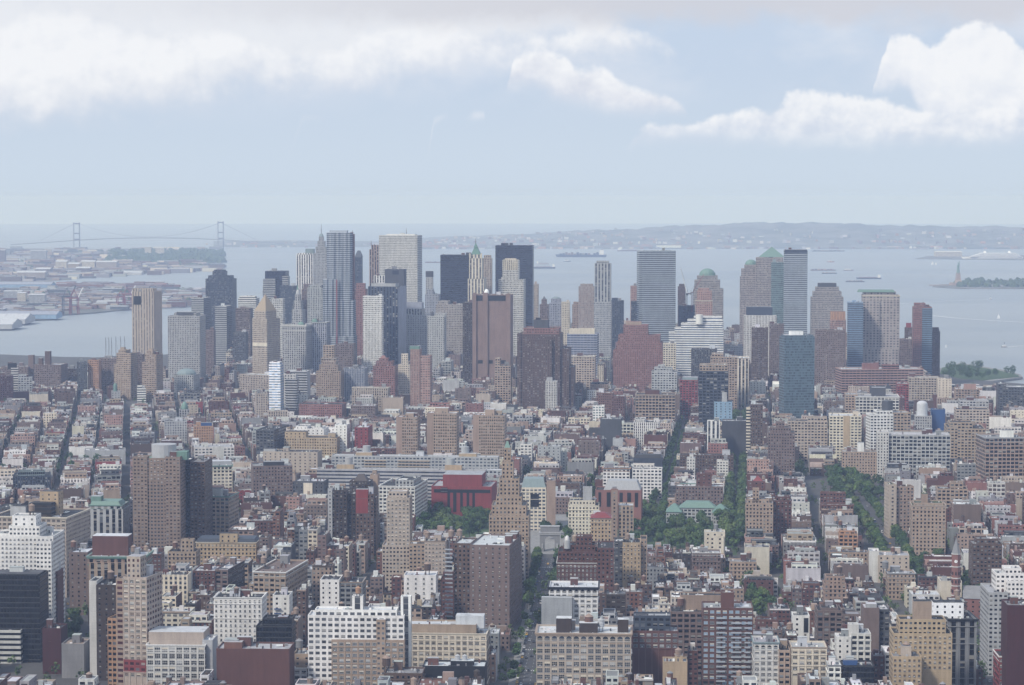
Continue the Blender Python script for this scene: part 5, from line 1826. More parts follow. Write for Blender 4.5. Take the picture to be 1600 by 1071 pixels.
school|low school with pale green copper roofs on three pavilions|copper-roofed school|1062 1118 794 803 2440|lgrey|w|dep=16 pyr=1061,1119,794,785,copper,-1,18,.62 t=1041,1064,801,-12,24,lgrey,p;1114,1138,801,-12,24,lgrey,p pyr=1040,1066,801,790,copper,-13,28,.12 pyr=1112,1139,801,790,copper,-13,28,.12 b=0
loft_block|big beige loft with broad window grid near the middle distance|beige grid loft|993 1055 617 660 3380|sand|l|dep=40 box=1008,1030,617,610,brick,8,14 c=beige,1,.5
loft_block|white-grey blocky loft behind the beige grid loft|white-grey loft|1018 1058 581 616 3600|lgrey|w|dep=40 t=1022,1050,575,6;1028,1038,571,9
loft_block|bright red loft with green roof right of the white-grey loft||1062 1090 594 630 3600|red|w|dep=44 lw=n sc=red box=1066,1090,594,590,greeng,5,20
construction_frame|unfinished concrete frame tower with open gridded floors|open concrete frame tower|1092 1138 580 664 3270|slate|l|dep=34 glass=darkglass t=1093,1137,570,2,28,sand,w b=0
apartment_block|pale blue block with flat parapet right of the open concrete frame tower|pale blue block|1116 1144 628 656 3260|lblue|s|box=1128,1136,628,613,lgrey,4,5
apartment_tower|tall brown slab with a pale left edge right of the pale blue block|brown edge slab|1172 1192 632 704 2960|brown|p|t=1166,1173,638,0,14,cream,r dep=30
loft_block|brick red L-shaped loft left of the beige grid loft||932 958 614 650 3500|rust|p|t=956,976,619,-3,30,brick,p
loft_block|white stepped loft with green glass left of the brick red loft||926 944 634 658 3300|white|w|glass=greenglass
loft_block|white low loft with tall windows under the beige grid loft||990 1030 660 672 3100|white|v|t=992,1008,655,3
loft_block|white arched loft with vertical piers left of the tall brown edge slab||1105 1125 658 682 2960|white|V|
loft_block|dark netted block right of the white arched loft||1128 1166 658 682 2990|dgrey|n|
loft_block|grey blank party wall of a brown loft by the avenue of trees||938 970 655 684 3060|dgrey|n|
loft_block|white pair of stepped houses in front of the brown courtyard flats||1073 1086 716 742 2750|offwhite|p|
loft_block|speckled white house with balconies right of the courtyard flats||1120 1138 720 744 2740|offwhite|q|
apartment_block|brown courtyard flats in a long row behind the speckled white house||1062 1146 711 730 2800|brown|p|dep=18
loft_block|tan-yellow loft with paired window bays and blank yellow strip|yellow-strip loft|1296 1346 650 696 3000|cream|w|dep=40 box=1318,1328,697,650,yellow,-0.5,6 sw=w rw=n
loft_block|white slanted loft under a dark roof tank|white slanted loft|1360 1396 648 690 2950|white|w|t=1370,1395,642,3;1396.5,1423,645,1,30,sand,w g=-4 cyl=1380,1397,642,627,dgrey,10
loft_block|wide pale loft with white-framed windows and clutter behind the yellow-strip loft|pale framed loft|1337 1405 620 648 3320|offwhite|l|dep=50 t=1321,1340,617,4,40,sand,w box=1362,1384,620,606,dgrey,14,16 c=white,1,.5
loft_block|very large grey-cream loft with broad window grid|large grey-cream loft|1388 1485 680 728 2790|lgrey|l|dep=40 t=1371,1389,676,-3,26,offwhite,p roof=lgrey b=3
loft_block|tan loft block with long receding left side right of the grey-cream loft|tan loft block|1496 1540 670 722 2880|sand|w|dep=60 t=1480,1497,668,2,50;1484,1520,660,14,30
loft_block|massive grey-beige loft at the right edge with clustered roof huts|right-edge massive loft|1540 1612 684 745 2660|tan|l|dep=46 g=-2 box=1566,1584,684,673,white,8,12 b=3 c=lgrey,1.4,.7
loft_block|beige apartment loft with a white roof tower before the grey-cream loft||1316 1373 706 736 2800|sand|p|dep=24 box=1340,1350,706,692,white,4,8
loft_block|low grey loft wings left of the yellow-strip loft||1231 1293 658 698 3020|beige|w|dep=30 t=1262,1292,652,6
apartment_block|red brick stepped flats left of the low grey loft wings||1200 1242 676 722 2800|mauve|p|t=1203,1236,668,4;1212,1226,660,7
apartment_block|bright blue painted blank wall block behind the grey-cream loft|bright blue wall block|1456 1477 640 672 3080|blue|n|dep=20
apartment_block|pale block with a silver domed drum beside the bright blue wall block||1430 1456 650 672 3060|lgrey|p|cyl=1433,1450,650,632,silver,4 dome=1433,1450,632,627,silver,4,14
loft_block|wedge-shaped loft with a sunlit narrow prow and grey flank|wedge loft|1400 1428 760 832 50|tan|p|dep=14 t=1389,1401,757,-4,22,beige,s g=-3 roof=green
apartment_tower|tan brick tower with tidy rows of small windows|tan windowed tower|1425 1478 790 866 52|sand|p|dep=28 t=1428,1474,786,3 sw=p c=beige,.9,.5 roof=green box=1440,1450,790,772,tan,6,6
apartment_block|tan L-shaped loft with dark windows behind the tan windowed tower||1465 1512 764 784 2380|sand|w|dep=26 t=1485,1505,754,6
apartment_block|tan tower flat with arcaded head right of the street of trees||1165 1208 786 838 45|sand|p|t=1176,1186,764,4,10;1168,1202,780,4
apartment_block|brick red apartment house with white lintels beside the tan tower flat||1208 1237 782 838 45|brick|p|t=1212,1234,776,3
monumental_house|brown hip-roofed corner house with a red tile turret||1168 1196 752 772 2560|brick|s|pyr=1176,1192,752,744,red,3,10
apartment_tower|tall brown apartment tower with three ribs of windows and pale crown|big brown apartment tower|207 282 716 862 2150|taupe|q|dep=24 real=sand,darkglass t=208,230,714,-1.2,10,taupe,q;258,281,714,-1.2,10,taupe,q cyl=233,272,716,696,lgrey,6 roof=copper box=272,292,716,706,copper,8,12 glass=dbrown
apartment_tower|right-hand brown wing of the big brown apartment tower||297 320 722 866 2170|brown|q|dep=40 t=283,298,718,8,20,slate,c
loft_block|cream loft with green cornice right of the big brown tower, upper of two||321 363 728 766 2560|cream|w|c=copper,1.4,.8 box=328,362,728,721,palegrey,6,14
loft_block|grey-beige loft with green cornice right of the big brown tower, lower of two||323 358 776 846 2210|sand|w|c=copper,1.2,.7 box=324,345,776,764,lgrey,6,10 dep=36 g=8
loft_block|cream block with slit windows below an orange block|slit-windowed cream block|304 366 699 718 2960|offwhite|w|box=332,350,716,698,offwhite,-0.4,8
apartment_block|orange-tan block with a blue tarpaulin on its roof|orange block with blue tarp|303 333 666 692 3100|orange|p|dep=26 box=314,331,667,661,blue,4,8
apartment_block|grey gridded block left of the orange block with blue tarp||257 292 658 686 3240|lgrey|p|dep=24
garage_block|long plain grey-white wall block among the east side trees||132 196 704 718 2980|lgrey|n|dep=30 b=2
glass_block|low dark glass block with planted terrace on the east side|dark glass terrace block|20 78 744 764 2640|slate|v|glass=darkglass t=28,70,736,5,14,greeng,c
department_block|large cream arcaded building with two tiers of tall windows|large cream arcaded building|-12 103 808 905 1990|beige|w|dep=60 g=9 sw=p c=cream,1.6,1 roof=tar box=46,80,808,786,black,12,12,r box=16,40,808,792,lgrey,10,10 box=62,91,806,768,yellow,22,12,s real=beige,darkglass glass=dbrown
department_block|rounded stone office with a bright green copper roof house|green-roofed stone office|140 190 790 850 2180|lgrey|V|dep=30 t=134,192,796,-2,30 box=142,158,790,776,copper,4,10 pyr=140,188,790,784,copper,2,24,.85 c=copper,1,.6
apartment_block|white stepped apartment block with terraces at the left edge|white stepped apartments|-12 83 838 905 1760|white|q|dep=36 real=white,slate glass=slate t=19,56,806,6,16,white,s;14,62,822,4,22;-12,22,834,8,20;56,80,846,-3,20 tk=50,tan,1
office_block|black-brown glass tower with a greenish glass lower corner at the left edge|black corner tower|-14 62 900 1071 62|black|c|dep=26 glass=black roof=dgrey t=-14,32,985,-5,12,offwhite,r glass=greenglass box=-10,60,925,897,darkglass,-.3,20,c
apartment_block|maroon brick apartment block beside the black corner tower||64 90 893 1071 56|brick|p|dep=18 sw=n roof=rust
theatre_block|maroon wall with a golden disc at the left edge|golden-disc wall|66 95 982 1071 32|maroon|n|dep=20 dome=72,84,1003,1003,gold,-.4
cinema_block|plain grey windowless box beside the golden-disc wall|plain grey box|96 131 1006 1071 24|grey|n|dep=24 roof=sand
office_block|ornate grey-green office with deep cornice and columned loggia|columned loggia office|137 225 870 940 1850|tan|V|dep=34 c=copper,2,1.2 box=144,200,868,838,brick,12,16 t=139,224,880,-1,2,sand,V tk=208,tan,.9
apartment_block|brown brick block with plain flank left of the columned loggia office||108 137 863 920 1900|mauve|s|dep=30 sw=n
loft_block|brown blank-sided block with a white edge pilaster behind the slender red-windowed tower||150 182 914 990 1640|dbrown|s|dep=30 sw=n t=139,151,908,1,20,offwhite,n
office_tower|slender cream tower with paired red windows and a little crown|slender red-windowed tower|192 229 902 1062 84|beige|w|dep=26 g=14 sw=w real=cream,maroon box=198,219,902,870,beige,5,10,p roof=lgrey t=181,193,905,0.5,20,tan,w glass=maroon box=193,228,1048,1031,red,-.35,1,w
department_block|long orange-brown loft flank running behind the slender red-windowed tower||168 182 966 1060 48|orange|w|dep=60 g=12 sw=w
loft_block|off-white loft with broad dark window bays at the street corner|broad-bayed white loft|229 320 1008 1071 42|offwhite|l|dep=36 real=white,darkglass box=232,318,1006,988,beige,7,22 c=white,1.2,.6 roof=silver b=3 t=316,332,1000,3,20,lgrey,n
hotel|white painted hotel with rows of small dark windows|white painted hotel|334 409 934 1020 52|white|p|dep=24 real=white,darkglass c=white,.9,.5 roof=tar b=2
loft_block|brown brick blank-walled block below the white painted hotel||338 452 1014 1071 1505|brick|n|dep=24 roof=lgrey box=350,378,1014,1004,rust,6,8 b=3
glass_block|black glass cube with a lit greenish strip beside the white painted hotel|black glass cube|400 456 978 1008 40|black|c|dep=20 glass=darkglass t=410,456,966,3,14,black,c roof=tar
hotel|yellow mansard hotel with dormers and striped awnings|yellow mansard hotel|306 400 848 876 36|yellow|p|dep=24 pyr=306,400,848,842,slate,0,22,.93 box=343,371,846,834,yellow,-.5,9,s c=cream,.8,.5
loft_block|tan stepped loft with a square tower left of the yellow mansard hotel||262 306 862 895 36|sand|p|t=283,302,843,4,8
loft_block|dark red-brown loft with white lintels before the yellow mansard hotel||301 336 892 924 36|brick|p|dep=30 sc=dbrown tk=322,tan,1
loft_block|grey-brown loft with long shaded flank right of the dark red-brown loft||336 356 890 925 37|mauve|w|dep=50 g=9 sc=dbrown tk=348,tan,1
loft_block|brown loft with white cornice and shaded right flank before the park towers|white-corniced brown loft|396 446 894 960 50|sand|w|dep=64 g=10 sw=w c=white,1,.7 roof=mauve tk=412,tan,1
loft_block|narrow white building with slit windows|narrow white building|500 530 906 956 46|white|s|dep=24 sc=offwhite b=0
loft_block|grey loft with arched top windows right of the narrow white building||531 566 910 956 44|grey|w|dep=26 c=sand,.8,.5
loft_block|white building with three columns of paired dark windows|paired-window white building|631 681 899 944 46|white|s|dep=20 real=white,darkglass b=0
glass_block|white fin building with a blue glass stair slot||426 452 930 968 42|white|s|dep=18 balc=430,441,965,945,blue
apartment_tower|cream setback apartment tower before the park|cream setback tower|604 640 778 900 1960|beige|q|dep=26 real=cream,dbrown t=607,636,768,4,16;597,640.6,852,-2,26 sc=sand b=0
apartment_block|cream lower wing right of the cream setback tower||663 696 846 898 1935|beige|q|dep=22 real=cream,dbrown t=639,664,850,3,16,sand,q c=sand,.7,.4 tk=668,tan,.9
apartment_tower|big purple-brown apartment slab with an iron stair at its left edge|big purple-brown slab|734 796 852 990 66|mauve|s|dep=60 real=brown,darkglass g=9 sw=p t=709,735,850,2,30,brown,p roof=silver b=3 balc=697,709,990,856,steel tk=718,tan,1 tk=705,tan,1
apartment_block|white terraced apartment block with two roof towers and tan lower storeys|white terraced apartments|518 632 1000 1071 50|sand|w|dep=22 t=481,632.4,962,1,18,white,w;492,620,953,4,12,white,w;550,567,932,7,7,white,V;626,642,932,7,7,white,V roof=silver glass=dgrey real=offwhite,slate box=588,602,1068,968,sand,-.5,3,q tk=560,orange,.8
loft_block|yellow-cream loft with paired windows and pale blank attic|yellow-cream loft|634 760 990 1050 44|cream|w|dep=26 real=cream,dbrown t=634.4,744,976,4,18,sand,n g=4 c=cream,1,.5 box=712,756,978,962,silver,8,10 roof=silver sc=tan
loft_block|long black-painted blank block at the bottom of the photo|long black block|660 758 1041 1071 34|black|n|dep=20 roof=silver box=704,740,1041,1033,black,6,8 tk=715,silver,.8 tk=726,silver,.8
loft_block|brown party-wall block with water tank at the bottom of the photo||600 660 1052 1071 34|brown|p|dep=20 tk=604,brown,1.2
loft_block|beige penthouse block beside the blank brick wall at the bottom||458 500 1022 1071 38|sand|s|dep=20 t=490,512,1012,3,12,lgrey,n
loft_block|small white classical house with arched bay at the bottom||459 480 1044 1071 30|offwhite|w|dep=20 c=white,1,.6 sc=brown
loft_block|white marble arcade building under a heavy black cornice|black-corniced arcade|858 934 918 962 46|white|w|dep=30 c=black,2,1.4 real=white,darkglass,0,0 box=846,894,990,934,palegrey,-6,5,n roof=silver
loft_block|ornate cream loft with a row of tall arched windows|ornate arched loft|838 986 990 1071 50|beige|l|dep=32 real=cream,slate,0,0 c=sand,2,1 roof=silver box=869,893,989,967,dbrown,8,10 box=905,934,988,974,dbrown,8,8 box=965,982,988,968,dbrown,10,8 tk=920,rust,1.3 tk=939,silver,1 b=1
loft_block|red brick stepped flats with green terraces right of the ornate arched loft|terraced red flats|988 1060 986 1018 46|brick|w|dep=22 t=990,1048,962,6,14,slate,w real=lgrey,midglass roof=palegrey
apartment_block|grey-brown stepped block left of the balconied red tower||1048 1098 956 1010 48|mauve|w|dep=26 t=1063,1131,930,12,14,tan,n
apartment_tower|red brick tower with glazed balconies and a projecting lift head|balconied red tower|1098 1177 950 1071 62|brick|w|dep=26 balc=1119,1133,1071,960,steel balc=1142,1158,1071,960,steel balc=1163,1172,1071,960,steel t=1127,1147,926,5,10,brick,n real=lgrey,lblue roof=palegrey b=0
loft_block|cream-green corner loft with arched upper windows right of the balconied red tower||1178 1217 1004 1071 44|offwhite|w|dep=24 c=greeng,1.4,.7 real=white,darkglass,0,0
loft_block|plain yellow blank-walled house with roof tank at the bottom of the photo||1036 1074 1034 1071 34|yellow|n|dep=16 tk=1060,tan,1
apartment_block|red brick stepped apartment house with a white cupola|white-cupola apartments|870 933 880 920 1900|brick|p|dep=34 real=offwhite,darkglass t=872,958,862,6,26;880,930,852,9,20;900,925,838,12,12;933,959,856,-3,40 cyl=881,891,856,845,lgrey,6 dome=882,890,845,838,offwhite,7,8 c=offwhite,.8,.5 roof=tar tk=898,sand,1
apartment_tower|golden tan apartment block with neat windows right of the white-cupola apartments|golden tan block|973 1001 848 906 50|yellow|p|dep=26 t=960,974,846,3,22,dgrey,q;1001,1011,842,5,22,sand,p real=yellow,darkglass
apartment_block|slim cream house on the edge of the park trees||1107 1131 838 870 30|cream|s|dep=14 t=1101,1133,831,2,14
apartment_block|red-brown flats with white window heads beyond the brownstone roofs||1082 1126 864 896 24|mauve|p|dep=20 c=white,.7,.4
apartment_block|cream low flats right of the street of trees||1140 1182 878 902 20|sand|p|dep=20
clock_house|cream blank-walled hall in front of the clock tower||1470 1503 908 935 26|cream|n|dep=22 box=1473,1480,908,902,lgrey,4,6
apartment_block|brown apartment house with speckled windows right of the clock tower|speckled brown house|1520 1566 850 902 44|brown|q|dep=24 t=1526,1560,842,4
apartment_block|long cream and grey loft with dark roof by the avenue||1372 1421 868 905 24|beige|s|dep=26 t=1358,1374,862,2,20,offwhite,n sc=beige
apartment_block|dull beige corner building with bracketed cornice below the cream and grey loft||1388 1430 896 915 22|sand|p|dep=20 c=lgrey,1,.8 tk=1383,grey,1.2
apartment_block|orange brown house with terraces left of the tree lined avenue||1311 1340 834 862 28|orange|w|dep=18 t=1312,1336,829,3
apartment_block|grey-brown house with terrace windows in the village||1288 1322 912 950 28|tan|p|dep=18 t=1290,1320,900,3 b=2
apartment_block|grey warehouse with long dark window rows in the lower right|grey row-windowed warehouse|1277 1316 954 1012 46|mauve|w|dep=24 t=1283,1310,950,4
apartment_block|purple-brown slab pair in the lower right|purple-brown slab pair|1350 1374 950 1010 52|mauve|n|dep=22 t=1374,1390,952,3,22,dgrey,w box=1354,1370,950,944,palegrey,4,8
apartment_block|broad yellow apartment block with terraces in the lower right|broad yellow apartments|1396 1488 990 1045 54|yellow|q|dep=24 t=1405,1478,968,5,16 real=yellow,dbrown roof=tar box=1428,1456,968,940,sand,6,8 b=0
apartment_block|smaller yellow apartment block in front of the broad yellow apartments||1395 1440 1026 1071 42|yellow|q|dep=18 real=yellow,dbrown box=1409,1424,1026,1010,beige,4,7
apartment_block|narrow brown house with white bay windows before the broad yellow apartments||1448 1474 1018 1071 42|brown|w|dep=18 c=lgrey,.8,.5 sc=lgrey
bank_block|grey office with black cornice and tall arched glass bays|black-rimmed grey office|1483 1526 968 1045 54|grey|V|dep=34 c=black,1.6,1.2 glass=darkglass box=1459,1506,968,942,white2,10,12,s roof=tar g=0
apartment_tower|big white apartment tower with a grey windowed flank on the right edge|big white apartment tower|1574 1612 908 1010 1660|white|q|dep=30 t=1556,1600,896,6,20;1545,1575,926,-4,40,lgrey,q;1570,1596,888,9,14
apartment_block|dark maroon block at the right edge below the big white tower||1574 1612 946 1012 1500|maroon|n|dep=24
apartment_block|bright red brick house with white bands at the lower right corner||1561 1612 1026 1071 40|red|w|dep=24 c=white,1,.5 real=lgrey,darkglass
glass_block|dark glass roof house with blue tarpaulin and plants in the lower right||1317 1366 1040 1071 36|black|c|dep=18 glass=darkglass box=1318,1340,1040,1032,blue,4,6
apartment_block|white house with two dark windows above the dark glass roof house||1307 1330 995 1022 44|white|s|dep=14
apartment_block|cream house with paired windows in the lower right||1330 1361 990 1030 46|offwhite|w|dep=18 t=1326,1342,976,3,8,offwhite,n
loft_block|yellowish loft with dark ladder windows in the lower right|ladder-windowed loft|1237 1292 1012 1058 42|cream|w|dep=24 real=cream,darkglass c=sand,.8,.4 roof=lgrey
loft_block|stone loft with pale green cornice left of the ladder-windowed loft||1217 1235 1016 1062 40|sand|w|dep=22
apartment_block|white house with dark arched opening in the lower right||1239 1265 962 990 38|white|s|dep=16 box=1256,1263,985,966,darkglass,-.3,1
townhouse|white arched-window town house at the bottom right||1294 1314 1040 1071 36|white|w|dep=16 c=grey,.8,.5
apartment_block|tan gridded loft left of the tan loft block's roof huts||1500 1545 626 648 3250|lgrey|w|dep=30
apartment_block|beige village block with wide roof beyond the bright blue wall block||1494 1546 640 660 3150|beige|w|dep=36
'''
for ln in SPEC.strip().split('\n'):
    if ln.strip() and not ln.startswith('#'):
        bld(ln)

# ------------------------------------------------------------------ the thousands of ordinary houses, on their street grids
EX = np.array([[(p.x, p.y) for p in q] for q in LOTS_EX])
EXC = EX.mean(axis=1)
EXR = np.linalg.norm(EX - EXC[:, None], axis=2).max(axis=1)
SHORE = np.array([(p.x, p.y) for p in city])


GREEN = [[tuple(p.xy) for p in GP([(a, d), (b, d), (b, c_), (a, c_)])] for a, b, c_, d in
         ((1292, 1332, 745, 812), (1326, 1378, 752, 786), (1168, 1216, 936, 976), (1210, 1246, 958, 986), (1504, 1562, 915, 948), (1437, 1470, 876, 902), (1212, 1262, 730, 752), (92, 122, 974, 1006), (1150, 1180, 900, 918))]


def inpoly(x, y, P):
    c, n = False, len(P)
    j = n - 1
    for i in range(n):
        if (P[i][1] > y) != (P[j][1] > y) and x < (P[j][0] - P[i][0]) * (y - P[i][1]) / (P[j][1] - P[i][1]) + P[i][0]:
            c = not c
        j = i
    return c


def blocked(x, y, w, d, ex, ey):
    rr = math.hypot(w, d) / 2
    near = np.nonzero(np.hypot(EXC[:, 0] - x, EXC[:, 1] - y) < EXR + rr)[0]
    pts = [(x + ex.x * a + ey.x * b, y + ex.y * a + ey.y * b) for a in (-w / 2, 0, w / 2) for b in (-d / 2, 0, d / 2)]
    for k in near:
        if any(inpoly(px, py, EX[k]) for px, py in pts):
            return True
        for q in list(EX[k]) + [EXC[k]]:
            v = Vector((q[0] - x, q[1] - y))
            if abs(v.dot(ex)) < w / 2 and abs(v.dot(ey)) < d / 2:
                return True
    for P, wd in STREETS:
        for a, b in zip(P, P[1:]):
            ab = b - a
            L = ab.length
            u = ab / L
            for px, py in pts:
                v = Vector((px, py)) - a
                t = v.dot(u)
                if -3 < t < L + 3 and abs(v.x * u.y - v.y * u.x) < wd / 2 + .8:
                    return True
    if any(inpoly(px, py, g_) for g_ in GREEN for px, py in pts):
        return True
    if any(inpoly(px, py, PARK) for px, py in pts):
        return True
    return not all(inpoly(px, py, SHORE) for px, py in (pts[0], pts[2], pts[6], pts[8]))


CAPS += [(640, 770, 842, 2250), (980, 1160, 862, 2230), (1130, 1168, 800, 2560), (1292, 1378, 800, 2330), (1040, 1075, 730, 2850), (925, 965, 780, 2560), (840, 900, 742, 2800),
         (1215, 1262, 745, 2850), (95, 130, 730, 2900), (10, 45, 732, 2900), (195, 210, 714, 3050), (250, 305, 614, 4000), (1505, 1562, 938, 1800), (1205, 1245, 965, 1730),
         (1525, 1552, 1000, 1760), (806, 846, 1071, 1400), (110, 165, 1071, 1450), (1458, 1640, 606, 5200), (836, 862, 905, 2000), (1470, 1600, 640, 3300), (-140, 205, 606, 3850), (-140, 262, 578, 5200), (262, 330, 590, 5200)]
CP = np.array(CAPS)
rf = random.Random(99)
WALLS = {'A': ['brick'] * 3 + ['mauve'] * 3 + ['tan', 'sand', 'beige', 'cream', 'grey', 'grey', 'brown', 'brown', 'offwhite', 'rust', 'dbrown', 'dbrown', 'lgrey', 'dgrey'],
         'B': ['brick'] * 3 + ['mauve'] * 3 + ['beige', 'lgrey', 'offwhite', 'pink', 'tan', 'beige', 'lgrey', 'lgrey', 'grey', 'grey', 'offwhite', 'brown', 'brown', 'salmon', 'cream', 'lgrey', 'white', 'dbrown', 'dgrey'],
         'C': ['brick'] * 3 + ['mauve'] * 3 + ['beige', 'cream', 'lgrey', 'offwhite', 'sand', 'pink', 'tan', 'beige', 'lgrey', 'grey', 'grey', 'offwhite', 'salmon', 'white', 'brown', 'brown', 'grey', 'red', 'dbrown'],
         'D': ['mauve'] * 3 + ['beige', 'lgrey', 'sand', 'pinkbeige', 'brick', 'brown', 'grey', 'offwhite', 'cream', 'lgrey']}
ROOFS = ['silver'] * 5 + ['white'] * 2 + ['palegrey'] * 4 + ['grey'] * 3 + ['tar'] * 3 + ['dgrey', 'dgrey', 'rust', 'mauve', 'lgrey', 'sand']
LOTS = []


def addlot(x, y, w, d, h, g, reg, yl):
    """x, y = centre; w along the front, d along the view"""
    py_t = None
    Y = y - d / 2
    px, py = proj(x, Y, GZ + h)
    if not (-380 < px < 1980) or py > 1130:
        return
    ex, ey = Vector((cos(g), -sin(g))), Vector((sin(g), cos(g)))
    if blocked(x, y, w, d, ex, ey):
        return
    hw = w / 2 * F / Y
    sel = CP[(CP[:, 0] < px + hw * .8) & (CP[:, 1] > px - hw * .8) & (CP[:, 3] > Y + 4)]
    if len(sel):
        pm = sel[:, 2].max()
        zm = at(px, pm, Y).z - GZ
        if zm < h:
            h = zm * rf.uniform(.86, 1.0)
            if h < 5:
                return
        elif zm < 42 and (sel[sel[:, 2] == pm][:, 3] - Y).min() < 75 and rf.random() < .8:
            h = zm * rf.uniform(.78, 1.0)
    col = rf.choice(WALLS[reg])
    st = 'p'
    q = rf.random()
    if col in ('brick', 'rust', 'salmon', 'mauve', 'brown', 'pink'):
        st = 'p' if q < .7 else 'q'
    else:
        st = 'p' if q < .4 else 'w' if q < .75 else 'l' if q < .9 and h > 20 else 'k'
    LOTS.append(dict(x=x, y=y, w=w, d=d, h=h, g=g, reg=reg, col=col, st=st, roof=rf.choice(ROOFS), seed=rf.randrange(1 << 30), yl=yl))


def hfun(reg, x, y):
    px = CX + F * x / y
    u = rf.random()
    if reg == 'A':
        if y < 1720:
            return rf.choice([14, 17, 20, 24, 28, 34, 40]) * rf.uniform(.9, 1.1) if px < 830 else rf.choice([12, 14, 15, 17, 20, 25, 30]) * rf.uniform(.9, 1.1)
        if px < 830:
            return rf.choice([16, 20, 24, 30, 36]) * rf.uniform(.9, 1.1) if u < .8 else rf.uniform(36, 50)
        return rf.uniform(11, 17) if u < .8 else rf.uniform(17, 26)
    if reg == 'B':
        return rf.uniform(12, 20) if u < .62 else rf.uniform(18, 27) if u < .94 else rf.uniform(27, 40)
    if reg == 'C':
        return rf.uniform(13, 20) if u < .8 else rf.uniform(18, 26) if u < .96 else rf.uniform(26, 36)
    return rf.uniform(18, 34) if u < .7 else rf.uniform(30, 55)


def grid(reg, g, O, sx, rw, sy, rh, rows_x, A, B):
    """blocks between streets: sx, sy spacings, rw, rh street widths; rows_x: houses face the cross streets"""
    ex, ey = Vector((cos(g), -sin(g))), Vector((sin(g), cos(g)))

    def put(a, b, wa, db, lot_h=None):
        c_ = Vector((O.x, O.y)) + ex * a + ey * b
        if region(c_.x, c_.y) != reg or c_.y < 1240:
            return
        addlot(c_.x, c_.y, wa, db, lot_h or hfun(reg, c_.x, c_.y), g, reg, rows_x)

    for i in range(*A):
        a0, a1 = (sx[i], sx[i + 1]) if isinstance(sx, dict) else (i * sx, (i + 1) * sx)
        a0, a1 = a0 + rw / 2, a1 - rw / 2
        if reg == 'B':                       # front gardens along the two greenest streets
            a0 += {0: 6.5, -1: 3.5}.get(i, 0)
            a1 -= {-1: 6.5, -2: 3.5}.get(i, 0)
        for j in range(*B):
            b0, b1 = j * sy + rh / 2, (j + 1) * sy - rh / 2
            c_ = Vector((O.x, O.y)) + ex * ((a0 + a1) / 2) + ey * ((b0 + b1) / 2)
            if c_.y < 1150 or c_.y > 5700 or abs(c_.x) > .34 * c_.y + 180:
                continue
            if rows_x:
                dd = (b1 - b0) / 2
                for row in (0, 1):
                    a = a0
                    while a < a1 - 5:
                        wd = min(a1 - a, rf.choice([6.5, 7.5, 7.5, 7.5, 8, 10, 12, 15, 22] if reg == 'A' else [7.5, 8, 12, 15, 20, 28]))
                        if a1 - a - wd < 5:
                            wd = a1 - a
                        dp = dd * rf.uniform(.62, .93)
                        cb = b0 + dp / 2 if row == 0 else b1 - dp / 2
                        put(a + wd / 2, cb, wd - .1, dp)
                        a += wd
            else:
                ww = (a1 - a0) / 2
                for row in (0, 1):
                    b = b0
                    while b < b1 - 5:
                        wd = min(b1 - b, rf.choice([7.5, 7.5, 7.5, 8, 11, 15, 15, 22]))
                        if b1 - b - wd < 5:
                            wd = b1 - b
                        dp = ww * rf.uniform(.68, .97)
                        ca = a0 + dp / 2 if row == 0 else a1 - dp / 2
                        put(ca, b + wd / 2, dp, wd - .1)
                        b += wd


O5 = AV[0] + avd * 500
avs = {-6: -1110, -5: -920, -4: -730, -3: -560, -2: -300, -1: -150, 0: 0, 1: 282, 2: 564, 3: 850}
grid('A', G_A, O5, avs, 22, 79, 17, True, (-6, 3), (-6, 14))
grid('B', G_B, O_B, S_B, 11, 128, 13, False, (-14, 14), (-8, 18))
grid('C', G_C, O_C, S_C, 10.5, 132, 13, False, (-6, 20), (-10, 14))
grid('D', G_B, ground(900, 590), 84, 16, 104, 15, True, (-16, 16), (-5, 12))

# ------------------------------------------------------------------ which houses show largest: a coarse depth buffer
SW, SH_ = 800, 536
depth = np.full((SH_, SW), 1e9)
ident = np.full((SH_, SW), -1, np.int32)
foots = []


def zfill(x0, x1, pt, pb, Y, k):
    a, b, t, q = max(0, int(x0 / 2)), min(SW, int(x1 / 2) + 1), max(0, int(pt / 2)), min(SH_, int(pb / 2) + 1)
    if a >= b or t >= q:
        return
    s = depth[t:q, a:b]
    mk = s > Y
    s[mk] = Y
    ident[t:q, a:b][mk] = k


for (ax, ay, bx, by, zt, _) in ZB:
    p, q = proj(ax, ay, zt), proj(bx, by, zt)
    zfill(min(p[0], q[0]), max(p[0], q[0]), min(p[1], q[1]), 1100, min(ay, by), -2)
for k, L in enumerate(LOTS):
    ex, ey = Vector((cos(L['g']), -sin(L['g']))), Vector((sin(L['g']), cos(L['g'])))
    cs = [Vector((L['x'], L['y'])) + ex * (sa * L['w'] / 2) + ey * (sb * L['d'] / 2) for sa in (-1, 1) for sb in (-1, 1)]
    P = [proj(c_.x, c_.y, GZ + L['h']) for c_ in cs]
    L['px'] = (min(p[0] for p in P), max(p[0] for p in P))
    L['py'] = P[0][1]
    Yn = min(c_.y for c_ in cs)
    zfill(*L['px'], P[1][1], proj(L['x'], Yn, GZ)[1], Yn, k)
    zfill(*L['px'], P[1][1], P[0][1], Yn + L['d'] * .5, k)
cnt = np.bincount(ident[ident >= 0], minlength=len(LOTS))
order = np.argsort(-cnt)
N_AUTO = 125
auto = [int(k) for k in order[:N_AUTO * 2] if cnt[k] > 30][:N_AUTO]


